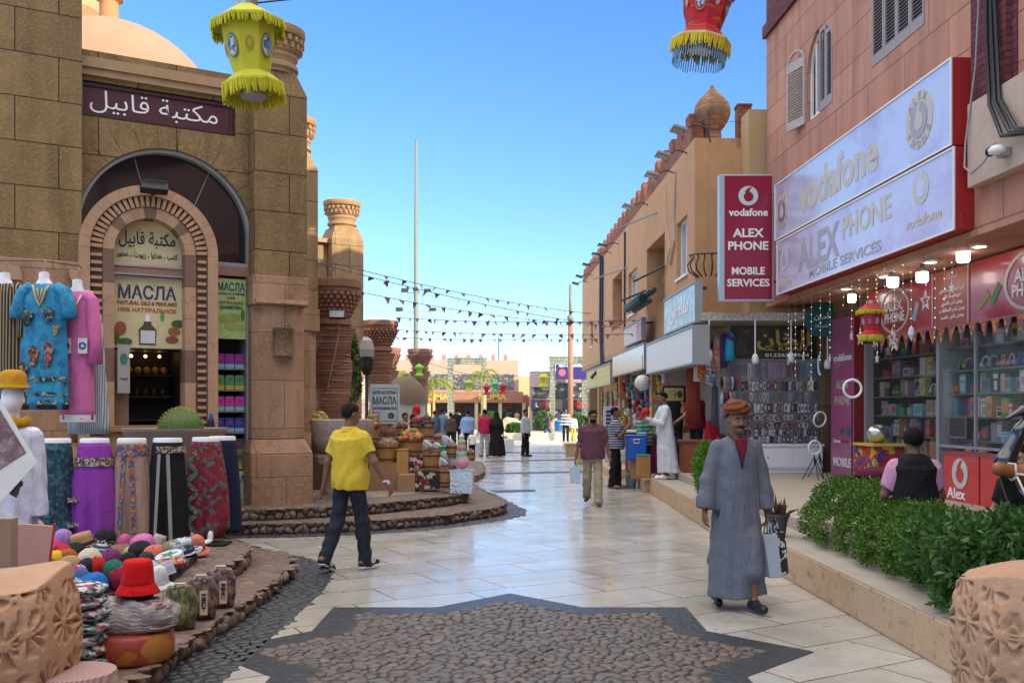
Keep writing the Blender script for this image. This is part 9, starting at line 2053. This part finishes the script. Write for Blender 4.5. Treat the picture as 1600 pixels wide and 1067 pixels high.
# palms
def palm(label, x, y, h, L, n=16):
    t = thing('palm_tree', label, 'palm tree', (x,y,0), 0, 'palms on the plaza'); b = MB(); b.tube([(0,0,0),(.05,0,h*.5),(0,0,h)], [.16,.11,.1], 8); b.build('trunk', mat('palm_trunk', (.42,.3,.12), .8, .3, 8), t, True)
    V, Fs = [], []
    for k in range(n):
        a = 2*PI*k/n+rng.uniform(-.2,.2); up = rng.uniform(.3,1.1); pts = [Vector((math.cos(a)*L*f, math.sin(a)*L*f, h+L*(up*f-1.15*f*f))) for f in np.linspace(0,1,9)]
        for i in range(1,9):
            d = (pts[i]-pts[i-1]).normalized(); sd_ = Vector((-math.sin(a),math.cos(a),0))
            for j in range(3):
                p = pts[i-1].lerp(pts[i], j/3)
                for s_ in (-1,1):
                    e = p+(sd_*s_*.75+d*.6-Vector((0,0,.5))).normalized()*L*.34*(1-.5*abs(i/8-.4)); w_ = d*.035; V += [p-w_,p+w_,e]; m_ = len(V); Fs.append((m_-3,m_-2,m_-1))
    leafobj('crown', np.array([tuple(v) for v in V]), np.array(Fs), PALM, t)
palm('bushy yellow green palm before the arcade lettering, tallest', -7.2, 66, 4.0, 1.9, 22); palm('leaning yellow palm beside the tallest one', -5.6, 68, 3.6, 1.8, 18); palm('small palm top by the gate frame', -2.2, 74, 4.6, 1.2, 12)
for k, (px, py, s_, c, lb) in enumerate(((655,578,.55,(.2,.5,.03),'bright green lantern hanging on the twisted column'),(733,602,.55,(.35,.5,.03),'lime lantern hanging over the plaza crowd'),(760,608,.5,(.4,.02,.05),'red lantern hanging before the arcade, the lower one'),(773,603,.5,(.08,.45,.12),'emerald lantern hanging between two red ones'),(786,606,.5,(.4,.015,.04),'red lantern hanging at the end of the row'),(849,595,.62,(.5,.55,.02),'yellow green lantern hanging before the eyewear shop'))):
    lantern(lb, tuple(at(px,py+8,46.5)), s_*1.1, cm(*c), cm(*mul(c,1.15),.75), None, detail=False)
cable('dark cable carrying the small plaza lanterns', [at(645,558,46.5), at(733,585,46.5), at(790,590,46.5), at(849,576,46.5), at(925,560,46.5)], .05, .012)
# plaza planter walls and shrubs
t = thing('plaza_planter', 'low pale planter wall ring in the middle of the plaza', 'planter', (1.2,56,0)); b = MB(); b.lathe([(4.2,0),(4.2,.4),(3.9,.42),(3.9,.2)], 40, sy=.6, cap=False); b.build('planter_wall', mat('pale_stone', (.5,.46,.4), .7, .1, 1), t); b = MB(); b.lathe([(.01,.3),(3.9,.3)], 32, sy=.6, cap=False); b.build('planter_soil', mat('soil', (.09,.06,.04)), t)
for k, (x, y, r_, lb) in enumerate(((.2,55,.5,'low green plant in the plaza planter'),(2.7,78,.85,'round clipped green shrub before the eyewear shop'),(4.6,77.5,.8,'dark green shrub by the gate frame post'),(7.0,76,1.0,'wide green shrub beside the orange building end'),(-1.8,80,.8,'grey green shrub by the low terracotta block'),(5.6,76.5,.7,'leafy shrub between the clipped ones'))):
    bush('plaza_shrub', lb, 'shrub', [(x+rng.uniform(-.3,.3)*r_, y+rng.uniform(-.3,.3)*r_, r_*(.7+.5*rng.random()), r_*.7, r_*.6, r_*.7) for _ in range(5)], 1500, .2, LEAF2, .5)
for k, (x, y, s_, lb) in enumerate(((-.2,75,.9,'tan boulder on the plaza behind the red shirt'),(3.6,76,.8,'pale boulder beside the clipped shrub'),(.8,77,.6,'small tan boulder by the blue bin'))):
    t = thing('boulder', lb, 'boulder', (x,y,0)); d = SDF((-1.4,-1.2,-.1),(1.4,1.2,1.5),.08); d.ell((0,0,.3),(s_,s_*.7,s_*.9),0); d.disp(lambda X,Y,Z: .08*np.sin(4*X+2*Z)*np.sin(5*Y+3*X)); d.build('rock', mat('tan_rock', (.45,.35,.22), .9, .2, 2, .4), t)
t = thing('blue_bin', 'blue plastic bin on the plaza beside the striped sleeve man', 'bin', (3.0,60,0)); b = MB(); b.lathe([(.3,0),(.36,.9),(.3,.95)], 14); b.build('bin_body', cm(.02,.15,.4), t); b = MB(); b.lathe([(.38,.952),(.3,1.05),(.05,1.1)], 14); b.build('bin_lid', cm(.03,.18,.45), t)
for k, (px, py, lb) in enumerate(((748,712,'white carrier bag on the ground by the crimson tee man'),(795,706,'pale plastic sack by the black abaya woman'))):
    g = gnd(px,py); shopping_bag(lb, Vector((g.x,g.y,.6)), 0, .42, .46, .25, cm(.55,.57,.6), None, .12)
for k, (px, py, lb) in enumerate(((778,690,'brown step block behind the abaya woman'),(786,697,'tan step block beside the pale sack'))):
    g = gnd(px,py); t = thing('step_block', lb, 'block', g); b = MB(); b.box(-.5,.5,-.6,.6,0,.3); b.build('block_body', TANP, t, bevel=.02); b = MB(); b.box(-.52,.52,-.62,.62,.302,.34); b.build('block_top', mat('pale_stone', (.5,.46,.4)), t)
# unseen block added behind the camera to shade the street
t = thing('shade_block', 'plain pink unseen block, added past the shop row to shade the street', 'building', (0,0,0)); b = MB(); b.box(6.6,14,-45,-3.2,0,11.2); b.build('wall', mat('plain_pink', (.45,.27,.2), .85, .1, .4), t)
